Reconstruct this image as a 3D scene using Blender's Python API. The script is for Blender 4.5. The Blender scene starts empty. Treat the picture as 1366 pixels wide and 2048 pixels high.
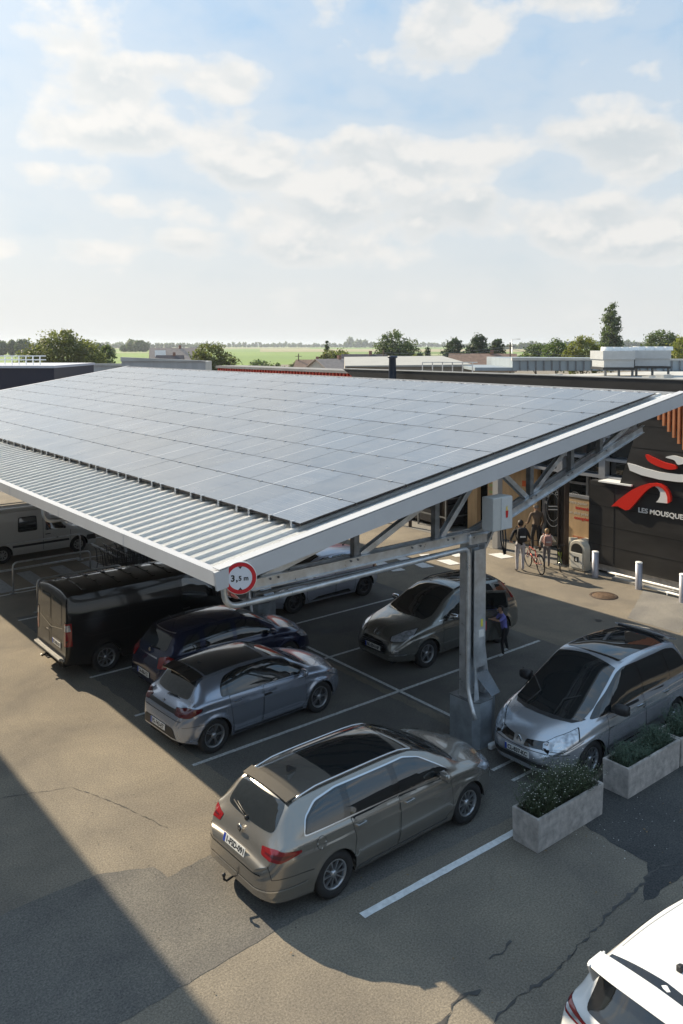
import bpy, bmesh, math, random
import numpy as np
from mathutils import Vector, Matrix
from mathutils.bvhtree import BVHTree
R = math.radians
SC = bpy.context.scene
COL = SC.collection
# ---------------------------------------------------------------- camera
CAM_H = 7.55
HAZE = 0.00017
FWD = 50.99            # heading of the camera, degrees from +X
PITCH = 2.5
cam_d = bpy.data.cameras.new('camera')
cam_d.sensor_fit = 'VERTICAL'; cam_d.sensor_height = 36.0
cam_d.lens = 36 * 1650 / 2048
cam_d.shift_y = -262 / 2048
cam_d.clip_start = 0.1; cam_d.clip_end = 30000
cam = bpy.data.objects.new('camera', cam_d); COL.objects.link(cam)
cam.location = (0, 0, CAM_H)
cam.rotation_euler = (R(90 - PITCH), 0, R(FWD - 90))
SC.camera = cam
# ---------------------------------------------------------------- sun and sky
SUN_DIR = Vector((-0.27, 1.62, 1.0)).normalized()      # towards the sun
SUN_EL = math.asin(SUN_DIR.z)
sun_d = bpy.data.lights.new('sun', 'SUN')
sun_d.energy = 5.0; sun_d.angle = R(0.5); sun_d.color = (1.0, 0.85, 0.63)
sun = bpy.data.objects.new('sun', sun_d); COL.objects.link(sun)
sun.rotation_euler = (-SUN_DIR).to_track_quat('-Z', 'Y').to_euler()
sun.location = (0, 30, 60)
W = bpy.data.worlds.new('World'); SC.world = W; W.use_nodes = True
def build_world():
    nt = W.node_tree; nt.nodes.clear(); N = nt.nodes.new; Lk = nt.links.new
    out = N('ShaderNodeOutputWorld'); bg = N('ShaderNodeBackground')
    Lk(bg.outputs[0], out.inputs[0]); bg.inputs[1].default_value = 0.079
    sky = N('ShaderNodeTexSky'); sky.sky_type = 'NISHITA'; sky.sun_disc = False
    sky.sun_elevation = SUN_EL
    sky.sun_rotation = math.atan2(SUN_DIR.x, SUN_DIR.y)
    sky.air_density = 1.0; sky.dust_density = 1.2; sky.ozone_density = 1.6; sky.altitude = 100
    tc = N('ShaderNodeTexCoord'); sep = N('ShaderNodeSeparateXYZ'); Lk(tc.outputs['Generated'], sep.inputs[0])
    def math_(op, a, b=None, clamp=False):
        m = N('ShaderNodeMath'); m.operation = op; m.use_clamp = clamp
        for i, v in enumerate((a, b)):
            if v is None: continue
            if hasattr(v, 'links'): Lk(v, m.inputs[i])
            else: m.inputs[i].default_value = v
        return m.outputs[0]
    def rng(f, a, b_, c=0.0, d=1.0, smooth=True):
        m = N('ShaderNodeMapRange'); Lk(f, m.inputs[0])
        if smooth: m.interpolation_type = 'SMOOTHSTEP'
        for i, v in zip((1, 2, 3, 4), (a, b_, c, d)): m.inputs[i].default_value = v
        return m.outputs[0]
    def mix(f, a, b_):
        m = N('ShaderNodeMixRGB')
        for i, q in enumerate((f, a, b_)):
            if hasattr(q, 'links'): Lk(q, m.inputs[i])
            elif isinstance(q, tuple): m.inputs[i].default_value = (*q, 1)
            else: m.inputs[i].default_value = q
        return m.outputs[0]
    z = math_('MAXIMUM', sep.outputs[2], 0.0)
    az = math_('ARCTAN2', sep.outputs[0], sep.outputs[1])               # compass heading, from +Y towards +X
    def puff(dz):
        el = math_('ADD', sep.outputs[2], dz)
        cmb = N('ShaderNodeCombineXYZ'); Lk(math_('MULTIPLY', az, 1.0), cmb.inputs[0]); Lk(math_('MULTIPLY', el, 1.55), cmb.inputs[1])
        def noise(scale, detail, rough, dist=0.0):
            n = N('ShaderNodeTexNoise'); n.inputs['Scale'].default_value = scale; n.inputs['Detail'].default_value = detail
            n.inputs['Roughness'].default_value = rough; n.inputs['Distortion'].default_value = dist; Lk(cmb.outputs[0], n.inputs['Vector']); return n.outputs['Fac']
        return math_('SUBTRACT', noise(8.5, 8, 0.52, 0.05), 0.5)
    def density():
        el = sep.outputs[2]; n1 = puff(0.0); acc = None
        for a0, e0, w, h, k in CLOUDS:                                 # where the larger clouds stand
            p = math_('POWER', math_('MULTIPLY', math_('SUBTRACT', az, a0), 1 / w), 2.0); q = math_('POWER', math_('MULTIPLY', math_('SUBTRACT', el, e0), 1 / h), 2.0)
            v = math_('SUBTRACT', k, math_('MULTIPLY', math_('ADD', p, q), 0.34))
            if acc is None: acc = v
            else:
                m = N('ShaderNodeMath'); m.operation = 'SMOOTH_MAX'; Lk(acc, m.inputs[0]); Lk(v, m.inputs[1]); m.inputs[2].default_value = 0.15; acc = m.outputs[0]
        acc = math_('MAXIMUM', acc, -0.20)
        return math_('ADD', acc, math_('MULTIPLY', n1, 2.7)), n1
    d, n1 = density(); d = math_('ADD', d, 0.24); nu = puff(0.014)
    mask = rng(d, 0.0, 0.62, 0.0, 0.93); wisps = rng(d, -0.6, 0.2, 0.0, 0.30); mask = math_('MAXIMUM', mask, wisps)
    rim = rng(math_('SUBTRACT', n1, nu), -0.06, 0.09)                     # sunny upper rims
    shade = math_('MULTIPLY', rng(d, 0.15, 0.95), math_('SUBTRACT', 1.0, rim))
    cc = mix(shade, (6.7, 6.6, 6.4), (5.0, 5.35, 5.55))
    top = mix(0.12, (2.0, 4.05, 6.5), sky.outputs[0])
    base = mix(rng(z, 0.04, 0.46, 0.0, 1.0, False), (5.35, 5.75, 5.85), top)
    hzf = rng(z, 0.0, 0.13, 0.8, 0.0); base2 = mix(hzf, base, (5.85, 5.9, 5.85))
    fin = mix(math_('MULTIPLY', mask, rng(z, 0.0, 0.10, 0.30, 1.0)), base2, cc)
    # the air glows towards the sun
    dp = N('ShaderNodeVectorMath'); dp.operation = 'DOT_PRODUCT'; Lk(tc.outputs['Generated'], dp.inputs[0]); dp.inputs[1].default_value = tuple(SUN_DIR)
    gl = math_('POWER', math_('MAXIMUM', dp.outputs['Value'], 0.0), 7.0)
    ad = N('ShaderNodeMixRGB'); ad.blend_type = 'ADD'; Lk(gl, ad.inputs[0]); Lk(fin, ad.inputs[1]); ad.inputs[2].default_value = (3.2, 2.9, 2.4, 1)
    Lk(ad.outputs[0], bg.inputs[0])
def _c(u, v, w, h, k=0.45):
    return (R(90 - FWD) + math.atan((u - 683) / 1650), math.sin(math.atan((690 - v) / 1650)), w / 1650, h / 1650, k)
CLOUDS = [_c(110, 130, 120, 34, .12), _c(200, 215, 220, 55, .4), _c(400, 175, 150, 42, .4), _c(230, 285, 250, 42, .5), _c(850, 125, 95, 45, .4), _c(935, 55, 120, 55), _c(1130, 25, 170, 40, .4),
    _c(1290, 72, 60, 26, .35), _c(735, 202, 40, 20, .25), _c(560, 240, 130, 26, .15), _c(640, 330, 260, 58, .55), _c(1010, 300, 120, 45, .5), _c(1260, 335, 150, 48, .5), _c(350, 420, 150, 28, .3),
    _c(620, 430, 260, 50, .4), _c(900, 450, 200, 50, .5), _c(1220, 470, 230, 60, .45), _c(150, 510, 220, 24, .3), _c(560, 500, 330, 40, .4), _c(60, 370, 200, 30, .2)]
build_world()
SC.view_settings.view_transform = 'Standard'; SC.view_settings.look = 'None'
SC.view_settings.exposure = 0.74; SC.view_settings.gamma = 1.0; SC.view_settings.use_curve_mapping = False
SC.cycles.max_bounces = 6; SC.cycles.diffuse_bounces = 3; SC.cycles.glossy_bounces = 3
SC.cycles.transmission_bounces = 4; SC.cycles.transparent_max_bounces = 6; SC.cycles.volume_bounces = 0

# ---------------------------------------------------------------- helpers
def at(u, depth, z=0.0):
    """world point seen in photo column u at a ground distance 'depth' along the camera heading"""
    f = R(FWD); x = (u - 683) / 1650 * depth
    return Vector((math.cos(f) * depth + math.sin(f) * x, math.sin(f) * depth - math.cos(f) * x, z))
def link(o, parent=None):
    COL.objects.link(o)
    if parent is not None: o.parent = parent
    return o
def tag(o, label=None, cat=None, group=None, kind=None):
    if label: o['label'] = label
    if cat: o['category'] = cat
    if group: o['group'] = group
    if kind: o['kind'] = kind
    return o
def empty(name, loc=(0, 0, 0), rz=0.0, label=None, cat=None, group=None):
    o = bpy.data.objects.new(name, None); link(o); o.location = loc; o.rotation_euler = (0, 0, rz)
    o.empty_display_size = 0.3
    return tag(o, label, cat, group)
def copy_tree(o, parent=None):
    c = o.copy(); COL.objects.link(c); c.parent = parent
    for ch in list(o.children): copy_tree(ch, c)
    return c
def newbm(): return bmesh.new()
def finish(name, bm, m, parent=None, smooth=False, auto=None):
    me = bpy.data.meshes.new(name); bmesh.ops.recalc_face_normals(bm, faces=bm.faces); bm.to_mesh(me); bm.free()
    ms = m if isinstance(m, (list, tuple)) else [m]
    for x in ms: me.materials.append(x)
    if smooth:
        for p in me.polygons: p.use_smooth = True
        if auto: 
            me.set_sharp_from_angle(angle=R(auto))
    return link(bpy.data.objects.new(name, me), parent)
def box(bm, x0, x1, y0, y1, z0, z1, mi=0, M=None):
    vs = [bm.verts.new((x, y, z)) for x in (x0, x1) for y in (y0, y1) for z in (z0, z1)]
    fs = [(0, 1, 3, 2), (4, 6, 7, 5), (0, 4, 5, 1), (2, 3, 7, 6), (0, 2, 6, 4), (1, 5, 7, 3)]
    out = []
    for f in fs:
        g = bm.faces.new([vs[i] for i in f]); g.material_index = mi; out.append(g)
    if M is not None: bmesh.ops.transform(bm, matrix=M, verts=vs)
    return vs
def bevel_all(bm, w, seg=1):
    bmesh.ops.bevel(bm, geom=list(bm.edges), offset=w, segments=seg, affect='EDGES', profile=0.5)
def frame(p, q):
    d = (Vector(q) - Vector(p)); L = d.length; d.normalize()
    up = Vector((0, 0, 1)) if abs(d.z) < 0.95 else Vector((0, 1, 0))
    s = d.cross(up).normalized(); u = s.cross(d).normalized()
    return d, s, u, L
def beam(bm, p, q, w, h, mi=0, roll=None):
    """box section from p to q, w sideways, h upwards"""
    d, s, u, L = frame(p, q); p = Vector(p); q = Vector(q)
    vs = []
    for e in (p, q):
        for a, b in ((-1, -1), (1, -1), (1, 1), (-1, 1)): vs.append(bm.verts.new(e + s * a * w / 2 + u * b * h / 2))
    for f in ((0, 1, 2, 3), (4, 7, 6, 5), (0, 4, 5, 1), (1, 5, 6, 2), (2, 6, 7, 3), (3, 7, 4, 0)):
        bm.faces.new([vs[i] for i in f]).material_index = mi
def tube(bm, pts, r, n=10, caps=True, mi=0):
    """round tube along a polyline; r may be a list"""
    pts = [Vector(p) for p in pts]; rs = r if isinstance(r, (list, tuple)) else [r] * len(pts)
    rings = []; s = None
    for i, p in enumerate(pts):
        a = pts[max(i - 1, 0)]; b = pts[min(i + 1, len(pts) - 1)]
        d = (b - a).normalized()
        if s is None:
            up = Vector((0, 0, 1)) if abs(d.z) < 0.9 else Vector((1, 0, 0)); s = d.cross(up).normalized()
        else:
            s = (s - d * s.dot(d)).normalized()
        u = d.cross(s)
        rings.append([bm.verts.new(p + (s * math.cos(t) + u * math.sin(t)) * rs[i]) for t in [2 * math.pi * k / n for k in range(n)]])
    for A, B in zip(rings, rings[1:]):
        for k in range(n):
            f = bm.faces.new((A[k], A[(k + 1) % n], B[(k + 1) % n], B[k])); f.material_index = mi; f.smooth = True
    if caps:
        bm.faces.new(rings[0][::-1]).material_index = mi; bm.faces.new(rings[-1]).material_index = mi
def arc_pts(p0, corner, p1, r, n=6):
    """polyline p0 -> rounded corner -> p1"""
    p0, c, p1 = Vector(p0), Vector(corner), Vector(p1)
    a = c + (p0 - c).normalized() * r; b = c + (p1 - c).normalized() * r
    return [p0] + [a * (1 - t) ** 2 + c * 2 * t * (1 - t) + b * t * t for t in [k / n for k in range(n + 1)]] + [p1]
def lathe(bm, prof, n=24, axis='z', c=(0, 0, 0), mi=0):
    """prof: list of (radius, height)"""
    c = Vector(c); rings = []
    for r_, h in prof:
        ring = []
        for k in range(n):
            t = 2 * math.pi * k / n
            if axis == 'z': v = Vector((r_ * math.cos(t), r_ * math.sin(t), h))
            elif axis == 'y': v = Vector((r_ * math.cos(t), h, r_ * math.sin(t)))
            else: v = Vector((h, r_ * math.cos(t), r_ * math.sin(t)))
            ring.append(bm.verts.new(c + v))
        rings.append(ring)
    for A, B in zip(rings, rings[1:]):
        for k in range(n):
            f = bm.faces.new((A[k], A[(k + 1) % n], B[(k + 1) % n], B[k])); f.smooth = True; f.material_index = mi
    return rings
def prism(bm, pts, M, h, mi=0):
    """extrude a 2D outline by h; M maps (x, y, 0) to world"""
    a = [bm.verts.new(M @ Vector((p[0], p[1], 0))) for p in pts]; b = [bm.verts.new(M @ Vector((p[0], p[1], h))) for p in pts]
    n = len(pts)
    fs = [bm.faces.new(a[::-1]), bm.faces.new(b)]
    for k in range(n): fs.append(bm.faces.new((a[k], a[(k + 1) % n], b[(k + 1) % n], b[k])))
    for f in fs: f.material_index = mi
    return fs
def text_mesh(txt, size, depth, bold=0.0, spacing=1.0):
    cu = bpy.data.curves.new('lettering', 'FONT'); cu.body = txt; cu.size = size; cu.extrude = depth / 2
    cu.offset = bold; cu.space_character = spacing; cu.resolution_u = 3
    o = bpy.data.objects.new('tmp', cu); COL.objects.link(o)
    dg = bpy.context.evaluated_depsgraph_get(); me = bpy.data.meshes.new_from_object(o.evaluated_get(dg))
    bpy.data.objects.remove(o); return me
def lettering(name, txt, size, M, m, parent, depth=0.004, bold=0.0, spacing=1.0, width=None):
    me = text_mesh(txt, size, depth, bold, spacing)
    co = np.empty(len(me.vertices) * 3); me.vertices.foreach_get('co', co); co = co.reshape(-1, 3)
    if width and len(co):
        co[:, 0] *= width / max(1e-6, (co[:, 0].max() - co[:, 0].min())); me.vertices.foreach_set('co', co.ravel())
    me.transform(M); me.materials.clear(); me.materials.append(m)
    return link(bpy.data.objects.new(name, me), parent)
def basis(o, x, y):
    x = Vector(x).normalized(); y = Vector(y).normalized(); z = x.cross(y)
    return Matrix(((x.x, y.x, z.x, o[0]), (x.y, y.y, z.y, o[1]), (x.z, y.z, z.z, o[2]), (0, 0, 0, 1)))

# ---------------------------------------------------------------- materials
MATS = {}
def mat(name, col, rough=0.6, metal=0.0, var=0.0, vscale=8.0, bump=0.0, bscale=30.0, coat=0.0, spec=0.5, col2=None, detail=4.0, emit=0.0, rvar=0.0, stretch=None):
    if name in MATS: return MATS[name]
    m = bpy.data.materials.new(name); m.use_nodes = True; nt = m.node_tree
    b = nt.nodes['Principled BSDF']; N = nt.nodes.new; Lk = nt.links.new
    b.inputs['Base Color'].default_value = (*col, 1); b.inputs['Roughness'].default_value = rough
    b.inputs['Metallic'].default_value = metal; b.inputs['Specular IOR Level'].default_value = spec
    b.inputs['Coat Weight'].default_value = coat; b.inputs['Coat Roughness'].default_value = 0.03
    if emit: b.inputs['Emission Color'].default_value = (*col, 1); b.inputs['Emission Strength'].default_value = emit
    tc = N('ShaderNodeTexCoord'); vec = tc.outputs['Object']
    if stretch:
        mp = N('ShaderNodeMapping'); mp.inputs['Scale'].default_value = stretch; Lk(vec, mp.inputs[0]); vec = mp.outputs[0]
    if var > 0 or col2 is not None:
        n = N('ShaderNodeTexNoise'); n.inputs['Scale'].default_value = vscale; n.inputs['Detail'].default_value = detail
        n.inputs['Roughness'].default_value = 0.6; Lk(vec, n.inputs['Vector'])
        cr = N('ShaderNodeValToRGB'); Lk(n.outputs['Fac'], cr.inputs[0])
        c2 = col2 if col2 is not None else tuple(max(0, c * (1 - var)) for c in col)
        c1 = col if col2 is not None else tuple(min(1, c * (1 + var)) for c in col)
        cr.color_ramp.elements[0].position = 0.33; cr.color_ramp.elements[1].position = 0.67
        cr.color_ramp.elements[0].color = (*c2, 1); cr.color_ramp.elements[1].color = (*c1, 1)
        Lk(cr.outputs[0], b.inputs['Base Color'])
        if rvar:
            mr = N('ShaderNodeMapRange'); Lk(n.outputs['Fac'], mr.inputs[0]); mr.inputs[1].default_value = 0.3; mr.inputs[2].default_value = 0.7
            mr.inputs[3].default_value = rough - rvar; mr.inputs[4].default_value = rough + rvar; Lk(mr.outputs[0], b.inputs['Roughness'])
    if bump > 0:
        n2 = N('ShaderNodeTexNoise'); n2.inputs['Scale'].default_value = bscale; n2.inputs['Detail'].default_value = 3; Lk(vec, n2.inputs['Vector'])
        bp = N('ShaderNodeBump'); bp.inputs['Strength'].default_value = bump; bp.inputs['Distance'].default_value = 0.02
        Lk(n2.outputs['Fac'], bp.inputs['Height']); Lk(bp.outputs[0], b.inputs['Normal'])
    MATS[name] = m; return m
def asphalt(name, base, stone, dark, cracks=True, seed=0.0, sc=1.0):
    """worn road surface: stones in tar, broad stains, hairline cracks"""
    m = bpy.data.materials.new(name); m.use_nodes = True; nt = m.node_tree; b = nt.nodes['Principled BSDF']
    N = nt.nodes.new; Lk = nt.links.new
    b.inputs['Roughness'].default_value = 0.93; b.inputs['Specular IOR Level'].default_value = 0.25
    tc = N('ShaderNodeTexCoord'); mp = N('ShaderNodeMapping'); mp.inputs['Location'].default_value = (seed, seed * 0.7, 0); Lk(tc.outputs['Object'], mp.inputs[0])
    v = mp.outputs[0]
    def noise(s, d, r=0.6, dist=0.0):
        n = N('ShaderNodeTexNoise'); n.inputs['Scale'].default_value = s; n.inputs['Detail'].default_value = d; n.inputs['Roughness'].default_value = r
        n.inputs['Distortion'].default_value = dist; Lk(v, n.inputs['Vector']); return n.outputs['Fac']
    def ramp(f, p0, p1, a, c):
        cr = N('ShaderNodeValToRGB'); Lk(f, cr.inputs[0]); cr.color_ramp.elements[0].position = p0; cr.color_ramp.elements[1].position = p1
        cr.color_ramp.elements[0].color = (*a, 1); cr.color_ramp.elements[1].color = (*c, 1); return cr.outputs[0]
    def mix(t, f, a, c):
        x = N('ShaderNodeMixRGB'); x.blend_type = t
        for i, q in enumerate((f, a, c)):
            if hasattr(q, 'links'): Lk(q, x.inputs[i])
            elif isinstance(q, tuple): x.inputs[i].default_value = (*q, 1)
            else: x.inputs[i].default_value = q
        return x.outputs[0]
    stones = ramp(noise(38 * sc, 3, 0.7), 0.34, 0.66, base, stone)
    specks = ramp(noise(90 * sc, 1), 0.60, 0.70, (1, 1, 1), (1.28, 1.26, 1.22))
    c = mix('MULTIPLY', 1.0, stones, specks)
    pits = ramp(noise(55 * sc, 2), 0.30, 0.42, (0.74, 0.74, 0.74), (1, 1, 1)); c = mix('MULTIPLY', 1.0, c, pits)
    st = ramp(noise(0.55, 6, 0.62, 0.4), 0.36, 0.66, (0.76, 0.76, 0.78), (1.12, 1.10, 1.06)); c = mix('MULTIPLY', 1.0, c, st)
    st2 = ramp(noise(0.16, 3), 0.40, 0.60, (0.90, 0.90, 0.90), (1.07, 1.07, 1.07)); c = mix('MULTIPLY', 1.0, c, st2)
    if cracks:
        vo = N('ShaderNodeTexVoronoi'); vo.feature = 'DISTANCE_TO_EDGE'; vo.inputs['Scale'].default_value = 0.33; 
        nz = N('ShaderNodeTexNoise'); nz.inputs['Scale'].default_value = 2.2; nz.inputs['Detail'].default_value = 5; Lk(v, nz.inputs['Vector'])
        ad = N('ShaderNodeMixRGB'); ad.blend_type = 'ADD'; ad.inputs[0].default_value = 0.55; Lk(v, ad.inputs[1]); Lk(nz.outputs['Color'], ad.inputs[2]); Lk(ad.outputs[0], vo.inputs['Vector'])
        line = ramp(vo.outputs['Distance'], 0.0, 0.0045, dark, (1, 1, 1))
        brk = ramp(noise(0.9, 2), 0.54, 0.64, (0, 0, 0), (1, 1, 1))
        lm = mix('MIX', brk, (1.0, 1.0, 1.0), line); c = mix('MULTIPLY', 0.3, c, lm)
    Lk(c, b.inputs['Base Color'])
    bp = N('ShaderNodeBump'); bp.inputs['Strength'].default_value = 0.5; bp.inputs['Distance'].default_value = 0.008
    Lk(noise(42 * sc, 3, 0.7), bp.inputs['Height']); Lk(bp.outputs[0], b.inputs['Normal'])
    MATS[name] = m; return m
def paintm(name, col, metal=0.55, rough=0.32, coat=1.0, var=0.0, spec=0.5):
    """car paint: flakes under a clear coat, a little road dust"""
    if name in MATS: return MATS[name]
    m = mat(name, col, rough, metal, 0, coat=coat, spec=spec if metal > .2 else .15)
    nt = m.node_tree; b = nt.nodes['Principled BSDF']; N = nt.nodes.new; Lk = nt.links.new
    tc = N('ShaderNodeTexCoord'); n = N('ShaderNodeTexNoise'); n.inputs['Scale'].default_value = 3.0; n.inputs['Detail'].default_value = 6; Lk(tc.outputs['Object'], n.inputs['Vector'])
    mr = N('ShaderNodeMapRange'); Lk(n.outputs['Fac'], mr.inputs[0]); mr.inputs[1].default_value = 0.35; mr.inputs[2].default_value = 0.75
    mr.inputs[3].default_value = 0.02; mr.inputs[4].default_value = 0.10; Lk(mr.outputs[0], b.inputs['Coat Roughness'])
    # dust gathers low on the body
    sep = N('ShaderNodeSeparateXYZ'); Lk(tc.outputs['Object'], sep.inputs[0])
    d = N('ShaderNodeMapRange'); Lk(sep.outputs[2], d.inputs[0]); d.inputs[1].default_value = 0.55; d.inputs[2].default_value = 0.15; d.inputs[3].default_value = 0.0; d.inputs[4].default_value = 0.35
    mx = N('ShaderNodeMath'); mx.operation = 'MULTIPLY'; Lk(d.outputs[0], mx.inputs[0]); Lk(n.outputs['Fac'], mx.inputs[1])
    c = N('ShaderNodeMixRGB'); Lk(mx.outputs[0], c.inputs[0]); c.inputs[1].default_value = (*col, 1); c.inputs[2].default_value = (0.10, 0.09, 0.075, 1)
    Lk(c.outputs[0], b.inputs['Base Color'])
    return m
galv = mat('galvanised steel', (0.58, 0.60, 0.62), 0.36, 0.7, 0.18, 5.0, rvar=0.10, detail=5)
galv_d = mat('dull steel', (0.20, 0.21, 0.22), 0.5, 0.6, 0.25, 6.0)
white_sheet = mat('white coated sheet', (0.84, 0.85, 0.84), 0.45, 0.0, 0.05, 2.5, spec=0.5, rvar=0.06)
fascia_m = mat('fascia sheet', (0.50, 0.51, 0.53), 0.42, 0.0, 0.04, 1.5, spec=0.5)
black_pl = mat('black plastic', (0.018, 0.018, 0.020), 0.5, 0, 0.2, 20)
rubber = mat('tyre rubber', (0.022, 0.022, 0.023), 0.8, 0, 0.3, 15)
dark_m = mat('dark void', (0.006, 0.006, 0.007), 0.9)
glass_m = mat('tinted glass', (0.012, 0.015, 0.017), 0.02, 0, spec=0.5, coat=0.0)
glass_m.node_tree.nodes['Principled BSDF'].inputs['IOR'].default_value = 1.95
chrome = mat('bright trim', (0.62, 0.63, 0.65), 0.18, 1.0)
alloy = mat('alloy wheel metal', (0.48, 0.49, 0.51), 0.28, 0.85)
red_lens = mat('red lens', (0.22, 0.006, 0.008), 0.12, 0, coat=1.0)
dred_lens = mat('dark red lens', (0.10, 0.006, 0.010), 0.10, 0, coat=1.0)
lamp_m = mat('clear lamp glass', (0.50, 0.53, 0.58), 0.10, 0.5, 0.35, 11.0, coat=1.0, detail=1)
plate_m = mat('number plate white', (0.72, 0.72, 0.70), 0.35)
plate_b = mat('plate blue', (0.02, 0.06, 0.40), 0.4)
ink = mat('black print', (0.012, 0.012, 0.014), 0.5)
concrete = mat('cast concrete', (0.40, 0.38, 0.36), 0.9, 0, 0.22, 9.0, bump=0.5, bscale=60, detail=7)
line_m = mat('road paint', (0.70, 0.71, 0.71), 0.75, 0, 0.14, 14.0, bump=0.3, bscale=120, detail=6)
line_old = mat('worn road paint', (0.56, 0.57, 0.56), 0.8, 0, 0.30, 22.0, bump=0.3, bscale=120, detail=8)
# ================================================================ ground
asph = asphalt('asphalt', (0.155, 0.140, 0.115), (0.30, 0.265, 0.215), (0.30, 0.29, 0.27))
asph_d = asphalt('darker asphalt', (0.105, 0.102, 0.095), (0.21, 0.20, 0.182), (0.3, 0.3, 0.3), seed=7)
asph_k = asphalt('new dark asphalt', (0.050, 0.052, 0.054), (0.125, 0.125, 0.122), (0.3, 0.3, 0.3), cracks=False, seed=13)
asph_p = asphalt('grey pavement', (0.17, 0.165, 0.155), (0.30, 0.29, 0.27), (0.3, 0.3, 0.3), cracks=False, seed=21)
def sheet(name, pts, z, m, label=None, step=None):
    bm = newbm(); f = bm.faces.new([bm.verts.new((p[0], p[1], z)) for p in pts])
    o = finish(name, bm, m); return tag(o, kind='structure')
def ragged(pts, amp, seed=1, step=0.12):
    rnd = random.Random(seed); out = []
    n = len(pts)
    for i in range(n):
        a, b = Vector(pts[i]), Vector(pts[(i + 1) % n]); L = (b - a).length; k = max(1, int(L / step)); nrm = Vector((-(b - a).y, (b - a).x)).normalized()
        for j in range(k):
            t = j / k; out.append(tuple(a.lerp(b, t) + nrm * rnd.uniform(-amp, amp) * (0 if j == 0 else 1)))
    return out
sheet('ground', [(-150, -150), (260, -150), (260, 260), (-150, 260)], 0.0, asph)
field = mat('green field', (0.17, 0.26, 0.045), 0.95, 0, 0, 0.004, col2=(0.125, 0.205, 0.04), detail=5)
stub = mat('stubble field', (0.34, 0.29, 0.17), 0.95, 0, 0, 0.004, col2=(0.26, 0.25, 0.13), detail=5)
pale = mat('pale crop', (0.24, 0.27, 0.12), 0.95, 0, 0.15, 0.004, detail=5)
ext = 9000
bm = newbm()
c = [(-150, -150), (260, -150), (260, 260), (-150, 260)]; e = [(-ext, -ext), (ext, -ext), (ext, ext), (-ext, ext)]
vi = [bm.verts.new((*p, -0.02)) for p in c]; vo_ = [bm.verts.new((*p, -0.02)) for p in e]
for k in range(4): bm.faces.new((vi[k], vi[(k + 1) % 4], vo_[(k + 1) % 4], vo_[k]))
tag(finish('field', bm, field), kind='structure')
def field_strip(name, d0, d1, u0, u1, z, m):
    sheet(name, [at(u0, d0)[:2], at(u1, d0)[:2], at(u1, d1)[:2], at(u0, d1)[:2]], z, m)
field_strip('stubble_field', 900, 1500, 520, 1150, 0.1, stub)
field_strip('stubble_field', 760, 900, -500, 420, 0.1, pale)
field_strip('stubble_field', 520, 700, 640, 1400, 0.1, pale)
field_strip('stubble_field', 1700, 2400, -600, 620, 0.1, stub)
# patches of other asphalt
sheet('asphalt_patch', ragged([(9.95, 5.85), (30, 5.2), (30, 9.2), (11.2, 8.05), (10.9, 7.3), (10.85, 6.3)], 0.03, 2), 0.004, asph_k)
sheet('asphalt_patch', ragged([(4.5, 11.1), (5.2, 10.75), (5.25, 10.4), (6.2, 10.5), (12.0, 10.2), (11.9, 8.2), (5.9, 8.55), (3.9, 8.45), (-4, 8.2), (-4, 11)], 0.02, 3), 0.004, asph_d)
sheet('asphalt_patch', ragged([(20.3, 11.0), (23.1, 12.0), (23.1, 13.7), (22.1, 13.25), (20.3, 12.5)], 0.03, 4), 0.004, asph_p)
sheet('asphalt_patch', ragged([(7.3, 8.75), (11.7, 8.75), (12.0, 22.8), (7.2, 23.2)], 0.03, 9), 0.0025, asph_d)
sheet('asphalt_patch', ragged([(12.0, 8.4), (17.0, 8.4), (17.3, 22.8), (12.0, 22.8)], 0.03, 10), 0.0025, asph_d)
# tar seams
tar = mat('crack filler', (0.058, 0.056, 0.054), 0.55, 0, 0.3, 8)
def strip(name, pts, w, z, m, ragg=0.0, seed=1, kind='structure'):
    rnd = random.Random(seed); bm = newbm(); P_ = [Vector((p[0], p[1], z)) for p in pts]; prev = None
    Q = []
    for a, b in zip(P_, P_[1:]):
        n = max(1, int((b - a).length / 0.08)) if ragg else 1
        for j in range(n): Q.append(a.lerp(b, j / n))
    Q.append(P_[-1])
    for i, p in enumerate(Q):
        a = Q[max(0, i - 1)]; b = Q[min(len(Q) - 1, i + 1)]; d = (b - a).normalized(); s = Vector((-d.y, d.x, 0))
        wl = w / 2 + rnd.uniform(-ragg, ragg); wr = w / 2 + rnd.uniform(-ragg, ragg); wob = s * rnd.uniform(-ragg, ragg)
        l, r = bm.verts.new(p + s * wl + wob), bm.verts.new(p - s * wr + wob)
        if prev: bm.faces.new((prev[0], prev[1], r, l))
        prev = (l, r)
    return tag(finish(name, bm, m), kind=kind)
strip('tar_seam', [(5.6, 5.95), (6.3, 5.75), (7.3, 5.9), (8.0, 5.85), (9.2, 6.0), (10.9, 6.15), (11.6, 5.75)], 0.022, 0.008, tar, 0.022, 4)
strip('tar_seam', [(5.9, 5.95), (6.3, 6.15), (6.9, 6.3), (7.15, 6.25)], 0.03, 0.008, tar, 0.03, 6)
strip('tar_seam', [(7.6, 6.5), (8.05, 6.48)], 0.03, 0.008, tar, 0.03, 16)
strip('tar_seam', [(4.0, 5.2), (4.8, 5.7), (5.6, 5.95)], 0.008, 0.008, tar, 0.006, 7)
strip('tar_seam', [(5.8, 11.5), (5.5, 12.6), (5.1, 13.6), (4.1, 14.0), (3.4, 14.1)], 0.008, 0.006, tar, 0.012, 8)
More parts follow.
